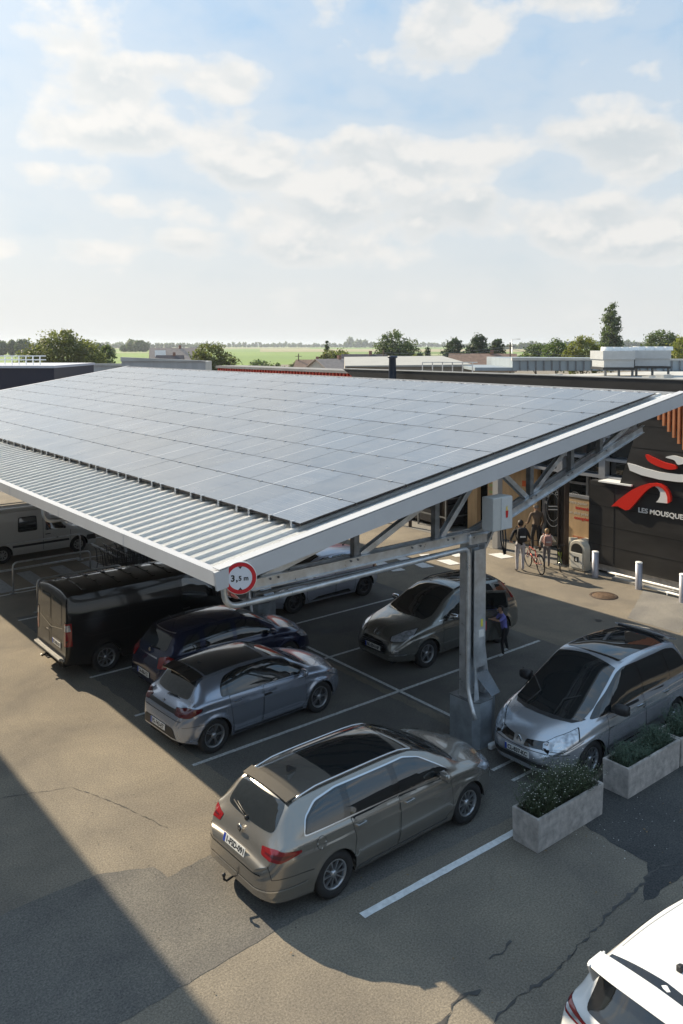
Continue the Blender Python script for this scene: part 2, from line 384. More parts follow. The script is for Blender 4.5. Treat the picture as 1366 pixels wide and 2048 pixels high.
# parking lines
def pline(x0, x1, y, w=0.085, m=None, dy=0.0, seed=1):
    bm = newbm(); rnd = random.Random(seed); n = int(abs(x1 - x0) / 0.15); pr = None
    for k in range(n + 1):
        x = x0 + (x1 - x0) * k / n; yy = y + dy * k / n
        a = bm.verts.new((x, yy - w / 2 + rnd.uniform(-.004, .004), 0.009)); b = bm.verts.new((x, yy + w / 2 + rnd.uniform(-.004, .004), 0.009))
        if pr: bm.faces.new((pr[0], a, b, pr[1]))
        pr = (a, b)
    tag(finish('parking_line', bm, m or line_old), kind='structure')
pline(6.88, 11.95, 8.06, 0.12, line_m, -0.09)
for y, x0, x1 in ((10.5, 7.05, 11.0), (12.95, 7.05, 17.0), (15.45, 7.1, 17.0), (17.9, 7.15, 17.0), (20.4, 7.15, 17.0), (22.9, 7.15, 9.0), (25.5, 7.2, 12.2), (28.2, 7.2, 17.0), (30.9, 7.2, 17.0), (33.4, 7.2, 17.0)):
    pline(x0, x1, y, 0.085, None, 0.0, int(y))
strip('parking_line', [(12.1, 11.2), (12.12, 14.0), (12.15, 22.7)], 0.085, 0.013, line_old)
strip('parking_line', [(12.15, 25.6), (12.2, 36)], 0.085, 0.013, line_old)
for y in (9.0, 9.45): strip('parking_line', [(11.1, y), (12.3, y)], 0.07, 0.009, line_old)
# staggered crossing squares and the zebra
bm = newbm()
CROSS = [[(18.52, 20.71), (19.01, 20.63), (18.89, 19.9), (18.43, 20.03)], [(19.66, 21.37), (20.07, 21.2), (19.98, 20.49), (19.56, 20.61)], [(19.62, 20.35), (20.03, 20.23), (19.93, 19.57), (19.51, 19.74)], [(20.65, 21.08), (21.02, 20.94), (20.8, 20.27), (20.42, 20.4)], [(20.58, 20.12), (21.05, 19.95), (20.92, 19.29), (20.51, 19.41)], [(21.62, 20.81), (22.02, 20.68), (21.8, 19.91), (21.45, 20.02)], [(22.65, 19.57), (23.15, 19.4), (23.07, 18.72), (22.54, 18.86)], [(18.62, 21.55), (19.1, 21.4), (18.98, 20.8), (18.52, 20.9)], [(17.5, 21.6), (17.95, 21.5), (17.85, 20.75), (17.4, 20.85)]]
for q in CROSS: bm.faces.new([bm.verts.new((x, y, .014)) for x, y in q])
tag(finish('crossing_marking', bm, line_m), kind='structure')
bm = newbm()
for x in (7.55, 8.62, 9.72, 10.8):
    bm.faces.new([bm.verts.new(v) for v in ((x, 25.75, .012), (x + .46, 25.75, .012), (x + .46, 27.75, .012), (x, 27.75, .012))])
tag(finish('zebra_marking', bm, mat('grey zebra paint', (0.30, 0.31, 0.32), 0.8, 0, 0.2, 9)), kind='structure')
# pavement strip in front of the shop
bm = newbm(); box(bm, 23.42, 30, 14.9, 60, -0.05, 0.010); tag(finish('pavement', bm, asph_p), kind='structure')
bm = newbm(); box(bm, 23.24, 30, -10, 14.9, -0.05, 0.10); bevel_all(bm, 0.01)
tag(finish('kerb', bm, mat('pavement concrete', (0.30, 0.29, 0.27), 0.9, 0, 0.25, 3, bump=.3)), kind='structure')

# ================================================================ canopy
YN, YF = 9.94, 40.3; XL, XH = 5.80, 18.35; ZL = 4.20; SL = 0.162
def rz(x): return ZL + (x - XL) * SL            # underside plane of the roof sheet
canopy = empty('solar_canopy', (12.0, 18.0, 0), 0, 'large grey metal parking canopy covered with solar panels and edged with white ribbed sheet', 'solar canopy')
canopy_inv = canopy.matrix_world
def cpart(name, bm, m, **k):
    bmesh.ops.translate(bm, verts=bm.verts, vec=(-12, -18, 0)); return finish(name, bm, m, canopy, **k)
# ribbed roof sheet
bm = newbm(); ys = []; y = YN + 0.03; pitch = 0.31
while y < YF - 0.05:
    ys += [(y, 0.0), (y + 0.185, 0.0), (y + 0.21, 0.042), (y + 0.285, 0.042)]; y += pitch
ys = [(yy, h) for yy, h in ys if yy < YF]
prev = None
for yy, h in ys:
    a = bm.verts.new((XL + 0.06, yy, rz(XL + 0.06) + 0.13 + h)); b = bm.verts.new((XH - 0.05, yy, rz(XH) + 0.13 + h))
    if prev: bm.faces.new((prev[0], prev[1], b, a))
    prev = (a, b)
bmesh.ops.solidify(bm, geom=list(bm.faces), thickness=0.004)
cpart('roof_sheet', bm, white_sheet)
# fascia boards: low eave, near rake, high eave, far rake
bm = newbm()
beam(bm, (XL, YN, rz(XL) + 0.09), (XL, YF, rz(XL) + 0.09), 0.05, 0.20)
beam(bm, (XL + 0.075, YN, rz(XL) + 0.18), (XL + 0.075, YF, rz(XL) + 0.18), 0.10, 0.02)
for yj in np.arange(YN + 3.0, YF, 3.0): box(bm, XL - 0.0275, XL, yj, yj + 0.006, rz(XL) - 0.01, rz(XL) + 0.19)
cpart('eave_fascia', bm, fascia_m)
for Y in (YN - 0.026, YF + 0.026):
    bm = newbm(); beam(bm, (XL - 0.03, Y, rz(XL) + 0.06), (XH + 0.05, Y, rz(XH + .05) + 0.06), 0.05, 0.27)
    for xj in np.arange(XL + 2.9, XH, 3.0): box(bm, xj, xj + .007, Y - .027, Y + .027, rz(xj) - .07, rz(xj) + .19)
    s = 1 if Y < 20 else -1
    beam(bm, (XL + 0.02, Y + s * 0.062, rz(XL) + 0.222), (XH + 0.05, Y + s * 0.062, rz(XH + .05) + 0.222), 0.18, 0.012)
    cpart('rake_fascia', bm, fascia_m)
bm = newbm(); beam(bm, (XH + 0.075, YN, rz(XH) + 0.05), (XH + 0.075, YF, rz(XH) + 0.05), 0.05, 0.3)
cpart('high_fascia', bm, fascia_m)
# solar panels: 9 rows up the slope, 18 columns
def panel_mat():
    m = bpy.data.materials.new('solar cells'); m.use_nodes = True; nt = m.node_tree; b = nt.nodes['Principled BSDF']; N = nt.nodes.new; Lk = nt.links.new
    b.inputs['Roughness'].default_value = 0.17; b.inputs['Specular IOR Level'].default_value = 0.7; b.inputs['IOR'].default_value = 1.9; b.inputs['Coat Weight'].default_value = 0.5; b.inputs['Coat Roughness'].default_value = 0.15
    uv = N('ShaderNodeUVMap'); sp = N('ShaderNodeSeparateXYZ'); Lk(uv.outputs[0], sp.inputs[0])
    def line(axis, n, w):
        mu = N('ShaderNodeMath'); mu.operation = 'MULTIPLY'; Lk(sp.outputs[axis], mu.inputs[0]); mu.inputs[1].default_value = n
        fr = N('ShaderNodeMath'); fr.operation = 'FRACT'; Lk(mu.outputs[0], fr.inputs[0])
        su = N('ShaderNodeMath'); su.operation = 'SUBTRACT'; Lk(fr.outputs[0], su.inputs[0]); su.inputs[1].default_value = 0.5
        ab = N('ShaderNodeMath'); ab.operation = 'ABSOLUTE'; Lk(su.outputs[0], ab.inputs[0])
        gt = N('ShaderNodeMath'); gt.operation = 'GREATER_THAN'; Lk(ab.outputs[0], gt.inputs[0]); gt.inputs[1].default_value = 0.5 - w; return gt.outputs[0]
    lx = line(0, 6, 0.018); ly = line(1, 20, 0.03); fine = line(0, 60, 0.10)
    mid = N('ShaderNodeMath'); mid.operation = 'COMPARE'; Lk(sp.outputs[1], mid.inputs[0]); mid.inputs[1].default_value = 0.5; mid.inputs[2].default_value = 0.009
    mx = N('ShaderNodeMath'); mx.operation = 'MAXIMUM'; Lk(lx, mx.inputs[0]); Lk(ly, mx.inputs[1])
    c1 = N('ShaderNodeMixRGB'); Lk(mx.outputs[0], c1.inputs[0]); c1.inputs[1].default_value = (0.042, 0.054, 0.078, 1); c1.inputs[2].default_value = (0.13, 0.145, 0.17, 1)
    c0 = N('ShaderNodeMixRGB'); c0.inputs[1].default_value = (0, 0, 0, 1); fm = N('ShaderNodeMath'); fm.operation = 'MULTIPLY'; Lk(fine, fm.inputs[0]); fm.inputs[1].default_value = 0.25
    c2 = N('ShaderNodeMixRGB'); Lk(fm.outputs[0], c2.inputs[0]); Lk(c1.outputs[0], c2.inputs[1]); c2.inputs[2].default_value = (0.15, 0.17, 0.20, 1)
    c3 = N('ShaderNodeMixRGB'); Lk(mid.outputs[0], c3.inputs[0]); Lk(c2.outputs[0], c3.inputs[1]); c3.inputs[2].default_value = (0.30, 0.31, 0.33, 1)
    # each panel a shade of its own; pale dust also paints in reflected sky
    oi = N('ShaderNodeObjectInfo'); vr = N('ShaderNodeMapRange'); Lk(oi.outputs['Random'], vr.inputs[0]); vr.inputs[3].default_value = 0.75; vr.inputs[4].default_value = 1.35
    vm = N('ShaderNodeMixRGB'); vm.blend_type = 'MULTIPLY'; vm.inputs[0].default_value = 1; Lk(c3.outputs[0], vm.inputs[1]); Lk(vr.outputs[0], vm.inputs[2])
    tc = N('ShaderNodeTexCoord'); nz = N('ShaderNodeTexNoise'); nz.inputs['Scale'].default_value = 2.2; nz.inputs['Detail'].default_value = 6; Lk(tc.outputs['Object'], nz.inputs['Vector'])
    du = N('ShaderNodeMapRange'); Lk(nz.outputs['Fac'], du.inputs[0]); du.inputs[1].default_value = 0.3; du.inputs[2].default_value = 0.8; du.inputs[3].default_value = 0.07; du.inputs[4].default_value = 0.22
    dm = N('ShaderNodeMixRGB'); Lk(du.outputs[0], dm.inputs[0]); Lk(vm.outputs[0], dm.inputs[1]); dm.inputs[2].default_value = (0.5, 0.49, 0.46, 1)
    Lk(dm.outputs[0], b.inputs['Base Color'])
    rr = N('ShaderNodeMapRange'); Lk(nz.outputs['Fac'], rr.inputs[0]); rr.inputs[3].default_value = 0.18; rr.inputs[4].default_value = 0.32; Lk(rr.outputs[0], b.inputs['Roughness'])
    return m
cells = panel_mat(); pframe = mat('panel frame', (0.03, 0.03, 0.035), 0.35, 0.5)
PX0, PSX, PY0, PSY = 7.57, 1.147, 10.37, 1.63
nv = Vector((-SL, 0, 1)).normalized(); tv = Vector((1, 0, SL)).normalized()
def panel_geo(bm, x, y, rnd):
    gap = 0.009; L1 = PSX - gap * 2.2; W1 = PSY - gap; t = 0.035
    tl = rnd.uniform(-0.0016, 0.0016); ty = rnd.uniform(-0.0016, 0.0016)
    o = Vector((x, y, rz(x) + 0.13 + 0.055 + 0.05))
    sx = math.sqrt(1 + SL * SL) * L1
    uvl = bm.loops.layers.uv.verify(); V = {}
    for a in (0, 1):
        for b_ in (0, 1):
            for c_ in (0, 1):
                V[a, b_, c_] = bm.verts.new(o + tv * sx * a + Vector((0, 1, 0)) * W1 * b_ + nv * (t * c_ + tl * a + ty * b_))
    top = bm.faces.new((V[0, 0, 1], V[1, 0, 1], V[1, 1, 1], V[0, 1, 1])); top.material_index = 0
    for l, uv in zip(top.loops, ((0, 0), (1, 0), (1, 1), (0, 1))): l[uvl].uv = uv
    for q in (((0,0,0),(0,1,0),(1,1,0),(1,0,0)), ((0,0,0),(1,0,0),(1,0,1),(0,0,1)), ((0,1,0),(0,1,1),(1,1,1),(1,1,0)), ((0,0,0),(0,0,1),(0,1,1),(0,1,0)), ((1,0,0),(1,1,0),(1,1,1),(1,0,1))):
        bm.faces.new([V[i] for i in q]).material_index = 1
rest = newbm(); rnd = random.Random(5); npan = 0
for j in range(18):
    for i in range(9):
        x, y = PX0 + PSX * i, PY0 + PSY * j
        if npan < 99 and j < 11:
            bm = newbm(); panel_geo(bm, x, y, rnd); cpart('solar_panel', bm, [cells, pframe]); npan += 1
        else: panel_geo(rest, x, y, rnd)
tag(cpart('solar_panels', rest, [cells, pframe]), kind='stuff')
for i in range(10):                                # mounting rails with bright clamps
    bm = newbm(); x = PX0 + PSX * i - 0.009; z = rz(x) + 0.13 + 0.145; st = [(PY0 - .02, 0)]
    for j in range(18):
        for fy in (0.25, 0.75) if i else (0.12, 0.5, 0.88):
            yy = PY0 + PSY * (j + fy); st += [(yy - .031, 0), (yy - .03, 1), (yy + .03, 1), (yy + .031, 0)]
    st.append((PY0 + 18 * PSY, 0)); pv_ = None
    for yy, on in st:
        hw = .032 if on else .004; zt = z + (.008 if on else -.03); zb = z - (.11 if on and i in (0, 9) else .045)
        r4 = [bm.verts.new((x - hw, yy, zb)), bm.verts.new((x + hw, yy, zb)), bm.verts.new((x + hw, yy, zt)), bm.verts.new((x - hw, yy, zt))]
        if pv_:
            for k in range(4): bm.faces.new((pv_[k], pv_[(k + 1) % 4], r4[(k + 1) % 4], r4[k])).material_index = 0 if (on or pon) else 1
        else: bm.faces.new(r4)
        pv_ = r4; pon = on
    cpart('clamp_rail', bm, [chrome, pframe])
# purlins, and a truss with its column every 7.5 m
bm = newbm()
for x in np.arange(XL + 0.5, XH, 1.42): beam(bm, (x, YN + 0.12, rz(x) + 0.02), (x, YF - 0.1, rz(x) + 0.02), 0.07, 0.20)
cpart('purlin', bm, galv_d)
under = mat('anti-drip lining', (0.30, 0.31, 0.32), 0.85)
bm = newbm(); beam(bm, (XL + 0.1, (YN + YF) / 2, rz(XL) + 0.118), (XH, (YN + YF) / 2, rz(XH) + 0.118), YF - YN - 0.1, 0.008); cpart('roof_lining', bm, under)
def truss(Y, first=False):
    zc = 3.97; A = (6.65, Y, 3.95); B = (11.66, Y, zc); C = (17.35, Y, 5.62)
    bm = newbm()
    for s in (-1, 1):                                    # twin channels, flanges out
        for p, q in ((A, B), (B, C)):
            p2 = Vector(p) + Vector((0, s * 0.07, 0)); q2 = Vector(q) + Vector((0, s * 0.07, 0))
            beam(bm, p2, q2, 0.012, 0.17)
            for dz in (-0.082, 0.082): beam(bm, p2 + Vector((0, s * 0.03, dz)), q2 + Vector((0, s * 0.03, dz)), 0.06, 0.010)
    cpart('bottom_chord', bm, galv)
    bm = newbm()
    for s in (-1, 1):
        p2 = Vector((XL + 0.35, Y + s * 0.09, rz(XL + 0.35) - 0.17)); q2 = Vector((XH - 0.2, Y + s * 0.09, rz(XH - 0.2) - 0.17))
        beam(bm, p2, q2, 0.05, 0.18)
    cpart('top_chord', bm, galv)
    def bot(x): return (A[2] + (B[2] - A[2]) * (x - A[0]) / (B[0] - A[0])) if x < B[0] else B[2] + (C[2] - B[2]) * (x - B[0]) / (C[0] - B[0])
    def top(x): return rz(x) - 0.2
    for x in (8.75, 10.65, 13.35, 14.7, 15.75): 
        bm = newbm(); beam(bm, (x, Y, bot(x)), (x, Y, top(x)), 0.11, 0.11); cpart('truss_post', bm, galv_d)
    for x0, x1, up in ((6.85, 8.65, 0), (8.85, 10.5, 1), (11.5, 10.8, 2), (12.35, 13.2, 3), (13.4, 14.6, 1), (15.8, 17.1, 1)):
        bm = newbm()
        if up == 0: p, q = (x0, Y, bot(x0) + .05), (x1, Y, top(x1))
        elif up == 1: p, q = (x0, Y, bot(x0) + .08), (x1, Y, top(x1))
        elif up == 2: p, q = (10.78, Y, bot(10.8) + .08), (11.62, Y, top(11.6))
        else: p, q = (13.25, Y, bot(13.25) + .05), (12.45, Y, top(12.45))
        for s in (-0.045, 0.045): beam(bm, Vector(p) + Vector((0, s, 0)), Vector(q) + Vector((0, s, 0)), 0.012, 0.10)
        beam(bm, Vector(p) + Vector((0, 0, -0.045)), Vector(q) + Vector((0, 0, -0.045)), 0.09, 0.01)
        cpart('truss_brace', bm, galv)
    bm = newbm(); random.seed(3)                              # bolts on the near web
    for x in (7.0, 7.15, 8.6, 8.75, 10.0, 10.2, 10.9, 11.05, 13.3, 13.45, 14.5, 14.65, 15.9): lathe(bm, [(0, -0.02), (0.018, -0.02), (0.018, 0.0)], 6, 'y', (x, Y - 0.08, bot(x) + 0.03))
    cpart('bolt', bm, galv_d)
def column(Y):
    X0, X1 = 11.44, 11.88; Xc = (X0 + X1) / 2
    bm = newbm()                                         # H-section post: web seen from the side, two flanges, cover plate
    box(bm, X0, X0 + 0.016, Y - 0.12, Y + 0.12, 0.9, 4.06); box(bm, X1 - 0.016, X1, Y - 0.12, Y + 0.12, 0.9, 4.06)
    box(bm, X0 + 0.016, X1 - 0.016, Y - 0.008, Y + 0.008, 0.9, 4.06)
    box(bm, X0 + 0.05, X0 + 0.062, Y - 0.11, Y - 0.008, 1.0, 4.0)
    cpart('post', bm, galv)
    bm = newbm(); box(bm, X0 + 0.12, X1 + 0.002, Y - 0.137, Y - 0.121, 1.45, 3.70)
    for z in np.arange(1.55, 3.7, 0.62):
        for x in (X0 + 0.15, X1 - 0.03): lathe(bm, [(0, -0.012), (0.010, -0.012), (0.010, 0.0)], 6, 'y', (x, Y - 0.137, z))
    cpart('cover_plate', bm, galv)
    bm = newbm()                                         # footing cladding, flared above
    pts = [(X0 - 0.06, Y - 0.26), (X0 + 0.06, Y - 0.36), (X1 - 0.06, Y - 0.36), (X1 + 0.34, Y - 0.10), (X1 + 0.34, Y + 0.30), (X0 - 0.06, Y + 0.30)]
    prism(bm, pts, Matrix.Identity(4), 0.88); cpart('footing', bm, mat('footing cladding', (0.34, 0.38, 0.42), 0.38, 0.45, 0.25, 3.0, detail=6))
    bm = newbm(); prism(bm, [(x + (.01 if x > 11.7 else -.01), y + (.01 if y > Y else -.01)) for x, y in pts], Matrix.Translation((0, 0, .882)), .018); cpart('footing_cap', bm, galv_d)
    bm = newbm()                                         # sloping bright flashing plate
    vs = [(X0 + 0.12, Y - 0.14, 1.36), (X1 + 0.06, Y - 0.14, 1.36), (X1 + 0.22, Y - 0.33, 0.93), (X0 + 0.38, Y - 0.36, 0.93)]
    bm.faces.new([bm.verts.new(v) for v in vs]); bmesh.ops.solidify(bm, geom=list(bm.faces), thickness=0.012); cpart('flashing', bm, mat('bright flashing', (0.55, 0.60, 0.66), 0.25, 0.8))
    bm = newbm()                                         # tapering stiffener
    prism(bm, [(X0, 0.9), (X0 + 0.14, 0.9), (X0 + 0.02, 1.75)], basis((0, Y - 0.25, 0), (1, 0, 0), (0, 0, 1)), 0.012)
    prism(bm, [(X1 + 0.16, 0.9), (X1, 0.9), (X1, 1.9)], basis((0, Y - 0.12, 0), (1, 0, 0), (0, 0, 1)), 0.012); cpart('stiffener', bm, galv)
    bm = newbm(); box(bm, Xc - 0.24, Xc + 0.26, Y - 0.16, Y + 0.16, 3.80, 4.02); bevel_all(bm, 0.03)
    beam(bm, (X1 - .1, Y, 3.6), (X1 + .22, Y, 4.0), 0.28, 0.05); cpart('column_head', bm, galv)
    bm = newbm()                                         # pipe comes down the post from the gutter
    p = arc_pts((X0 - 0.12, Y - 0.20, 3.60), (X0 - 0.12, Y - 0.20, 1.15), (X0 - 0.15, Y - 0.36, 0.80), 0.2) + [(X0 - 0.16, Y - 0.44, 0.66)]
    top = arc_pts((7.0, Y - 0.22, 3.74), (X0 - 0.12, Y - 0.20, 3.80), (X0 - 0.12, Y - 0.20, 3.4), 0.16)
    eave = arc_pts((XL + 0.3, Y - 0.22, 4.20), (XL + 0.3, Y - 0.22, 3.74), (7.0, Y - 0.22, 3.74), 0.25)
    tube(bm, eave[:-1] + top[:-1] + p, 0.046, 12); cpart('downpipe', bm, galv)
    bm = newbm(); tube(bm, [(6.8, Y + 0.02, 3.76), (11.6, Y - 0.16, 3.80)], 0.03, 8); cpart('conduit', bm, galv_d)
for k in range(4):
    Y = 10.45 + 7.5 * k; truss(Y, k == 0); column(Y)
# fixings only on the near post
bm = newbm(); box(bm, 11.70, 11.84, 10.306, 10.312, 2.02, 2.16); cpart('notice', bm, plate_m)
bm = newbm(); box(bm, 11.75, 11.80, 10.306, 10.313, 2.22, 2.36); cpart('yellow_tag', bm, mat('yellow tag', (.7, .65, .1), .5))
bm = newbm(); box(bm, 11.885, 11.95, 10.34, 10.42, 2.10, 2.28); bevel_all(bm, .01); cpart('alarm_box', bm, mat('red box', (.32, .015, .02), .4))
# junction cabinet on the column head
cab = empty('junction_cabinet', (11.92, 10.05, 4.08), 0, 'grey electrical junction cabinet fixed above the near canopy post', 'electrical cabinet')
bm = newbm(); box(bm, -0.33, 0.20, -0.16, 0.12, 0.04, 0.66); bevel_all(bm, 0.012); finish('housing', bm, mat('cabinet grey', (0.48, 0.49, 0.48), 0.5, 0, .04), cab)
bm = newbm(); box(bm, -0.12, 0.19, -0.176, -0.161, 0.055, 0.645); bevel_all(bm, 0.004); finish('door', bm, mat('cabinet door', (0.52, 0.54, 0.55), 0.45, 0, .04), cab)
bm = newbm()
prism(bm, [(0.0, .27), (0.05, .27), (0.065, .40), (-0.01, .40)], basis((0, -0.181, 0), (1, 0, 0), (0, 0, 1)), 0.003)
finish('red_emblem', bm, mat('emblem red', (.55, .02, .02), .5), cab)
bm = newbm(); prism(bm, [(0.0, .405), (0.055, .405), (0.035, .44), (0.05, .50), (0.02, .45), (0.005, .49)], basis((0, -0.181, 0), (1, 0, 0), (0, 0, 1)), 0.003)
finish('yellow_emblem', bm, mat('emblem yellow', (.75, .55, .10), .5), cab)
bm = newbm()
for dx in (-0.06, 0.0, 0.07): tube(bm, [(dx, -0.1, 0.06), (dx * 1.1, -0.12, -0.15), (dx * .3, -0.16, -0.42)], 0.014, 6)
finish('cable', bm, black_pl, cab)
# height limit sign
sg = empty('height_limit_sign', (6.13, 9.84, 4.27), 0, 'round red and white height limit sign reading 3,5 m on the canopy corner', 'road sign')
def disc(bm, r0, r1, z, n=48):
    rings = []
    for r_ in (r0, r1): rings.append([bm.verts.new((r_ * math.cos(2 * math.pi * k / n), r_ * math.sin(2 * math.pi * k / n), z)) for k in range(n)])
    for k in range(n): bm.faces.new((rings[0][k], rings[0][(k + 1) % n], rings[1][(k + 1) % n], rings[1][k]))
SM = basis((0, 0, 0), (0.9, -0.436, 0), (0, 0, 1))       # sign faces the driver coming in
def sgpart(name, fn, m):
    bm = newbm(); fn(bm); bmesh.ops.transform(bm, matrix=SM, verts=bm.verts); return finish(name, bm, m, sg)
rs = 0.235
def plate_(bm): lathe(bm, [(0.0001, 0), (rs, 0), (rs, 0.02), (0.0001, 0.02)], 48, 'z')
sgpart('backing_plate', plate_, mat('sign white rim', (.75, .75, .72), .4))
sgpart('red_ring', lambda b: disc(b, rs * 0.72, rs * 0.96, 0.023), mat('sign red', (0.52, 0.012, 0.022), 0.35))
sgpart('white_face', lambda b: disc(b, 0.0001, rs * 0.72, 0.022), mat('sign white face', (.66, .68, .74), .35))
sgpart('arrow', lambda b: prism(b, [(-.028, rs * .71), (.028, rs * .71), (0, rs * .56)], Matrix.Translation((0, 0, .024)), .002), ink)
sgpart('arrow', lambda b: prism(b, [(-.028, -rs * .71), (.028, -rs * .71), (0, -rs * .56)], Matrix.Translation((0, 0, .024)), .002), ink)
lettering('figure', '3', 0.125, SM @ Matrix.Translation((-.135, -.040, .024)), ink, sg, .002, .004)
lettering('figure', ',', 0.125, SM @ Matrix.Translation((-.062, -.040, .024)), ink, sg, .002, .004)
lettering('figure', '5 m', 0.092, SM @ Matrix.Translation((-.025, -.034, .024)), ink, sg, .002, .003)
bm = newbm(); beam(bm, (0, 0.0, 0), (0.0, 0.06, 0.0), .06, .06); finish('bracket', bm, galv, sg)

# oil stains and tyre-worn spots in the bays
stain_m = mat('oil stain', (.055, .053, .050), .55, 0, .3, 6)
rnd = random.Random(12)
for (x, y, r_) in ((9.3, 11.6, .22), (8.6, 14.2, .12), (13.6, 11.9, .16), (15.0, 11.6, .10), (13.3, 10.9, .07), (15.2, 16.6, .14), (13.2, 16.9, .2), (19.5, 12.9, .12), (13.4, 9.0, .25), (15.5, 10.9, .10)):
    n = 18; sheet('oil_stain', [(x + r_ * math.cos(2 * math.pi * k / n) * rnd.uniform(.6, 1.25), y + r_ * .8 * math.sin(2 * math.pi * k / n) * rnd.uniform(.6, 1.25)) for k in range(n)], .0075, stain_m)
# ================================================================ vehicles
def pchip(pts):
    xs = [p[0] for p in pts]; ys = [p[1] for p in pts]; n = len(xs)
    h = [xs[i + 1] - xs[i] for i in range(n - 1)]; d = [(ys[i + 1] - ys[i]) / h[i] for i in range(n - 1)]
    m = [0.0] * n
    if n > 2:
        for i in range(1, n - 1):
            if d[i - 1] * d[i] > 0:
                w1 = 2 * h[i] + h[i - 1]; w2 = h[i] + 2 * h[i - 1]; m[i] = (w1 + w2) / (w1 / d[i - 1] + w2 / d[i])
    m[0] = d[0]; m[-1] = d[-1]
    def f(x):
        if x <= xs[0]: return ys[0]
        if x >= xs[-1]: return ys[-1]
        lo, hi = 0, n - 1
        while hi - lo > 1:
            k = (lo + hi) // 2
            if xs[k] <= x: lo = k
            else: hi = k
        t = (x - xs[lo]) / h[lo]; t2 = t * t; t3 = t2 * t
        return (2 * t3 - 3 * t2 + 1) * ys[lo] + (t3 - 2 * t2 + t) * h[lo] * m[lo] + (-2 * t3 + 3 * t2) * ys[lo + 1] + (t3 - t2) * h[lo] * m[lo + 1]
    return f
def rounded(pts, r, n=4):
    out = []; N_ = len(pts)
    for i in range(N_):
        p0, p, p1 = Vector(pts[i - 1]), Vector(pts[i]), Vector(pts[(i + 1) % N_])
        a, b = (p0 - p), (p1 - p); rr = min(r, a.length * .45, b.length * .45)
        a = p + a.normalized() * rr; b = p + b.normalized() * rr
        for k in range(n + 1):
            t = k / n; out.append(a * (1 - t) ** 2 + p * 2 * t * (1 - t) + b * t * t)
    return [tuple(v) for v in out]
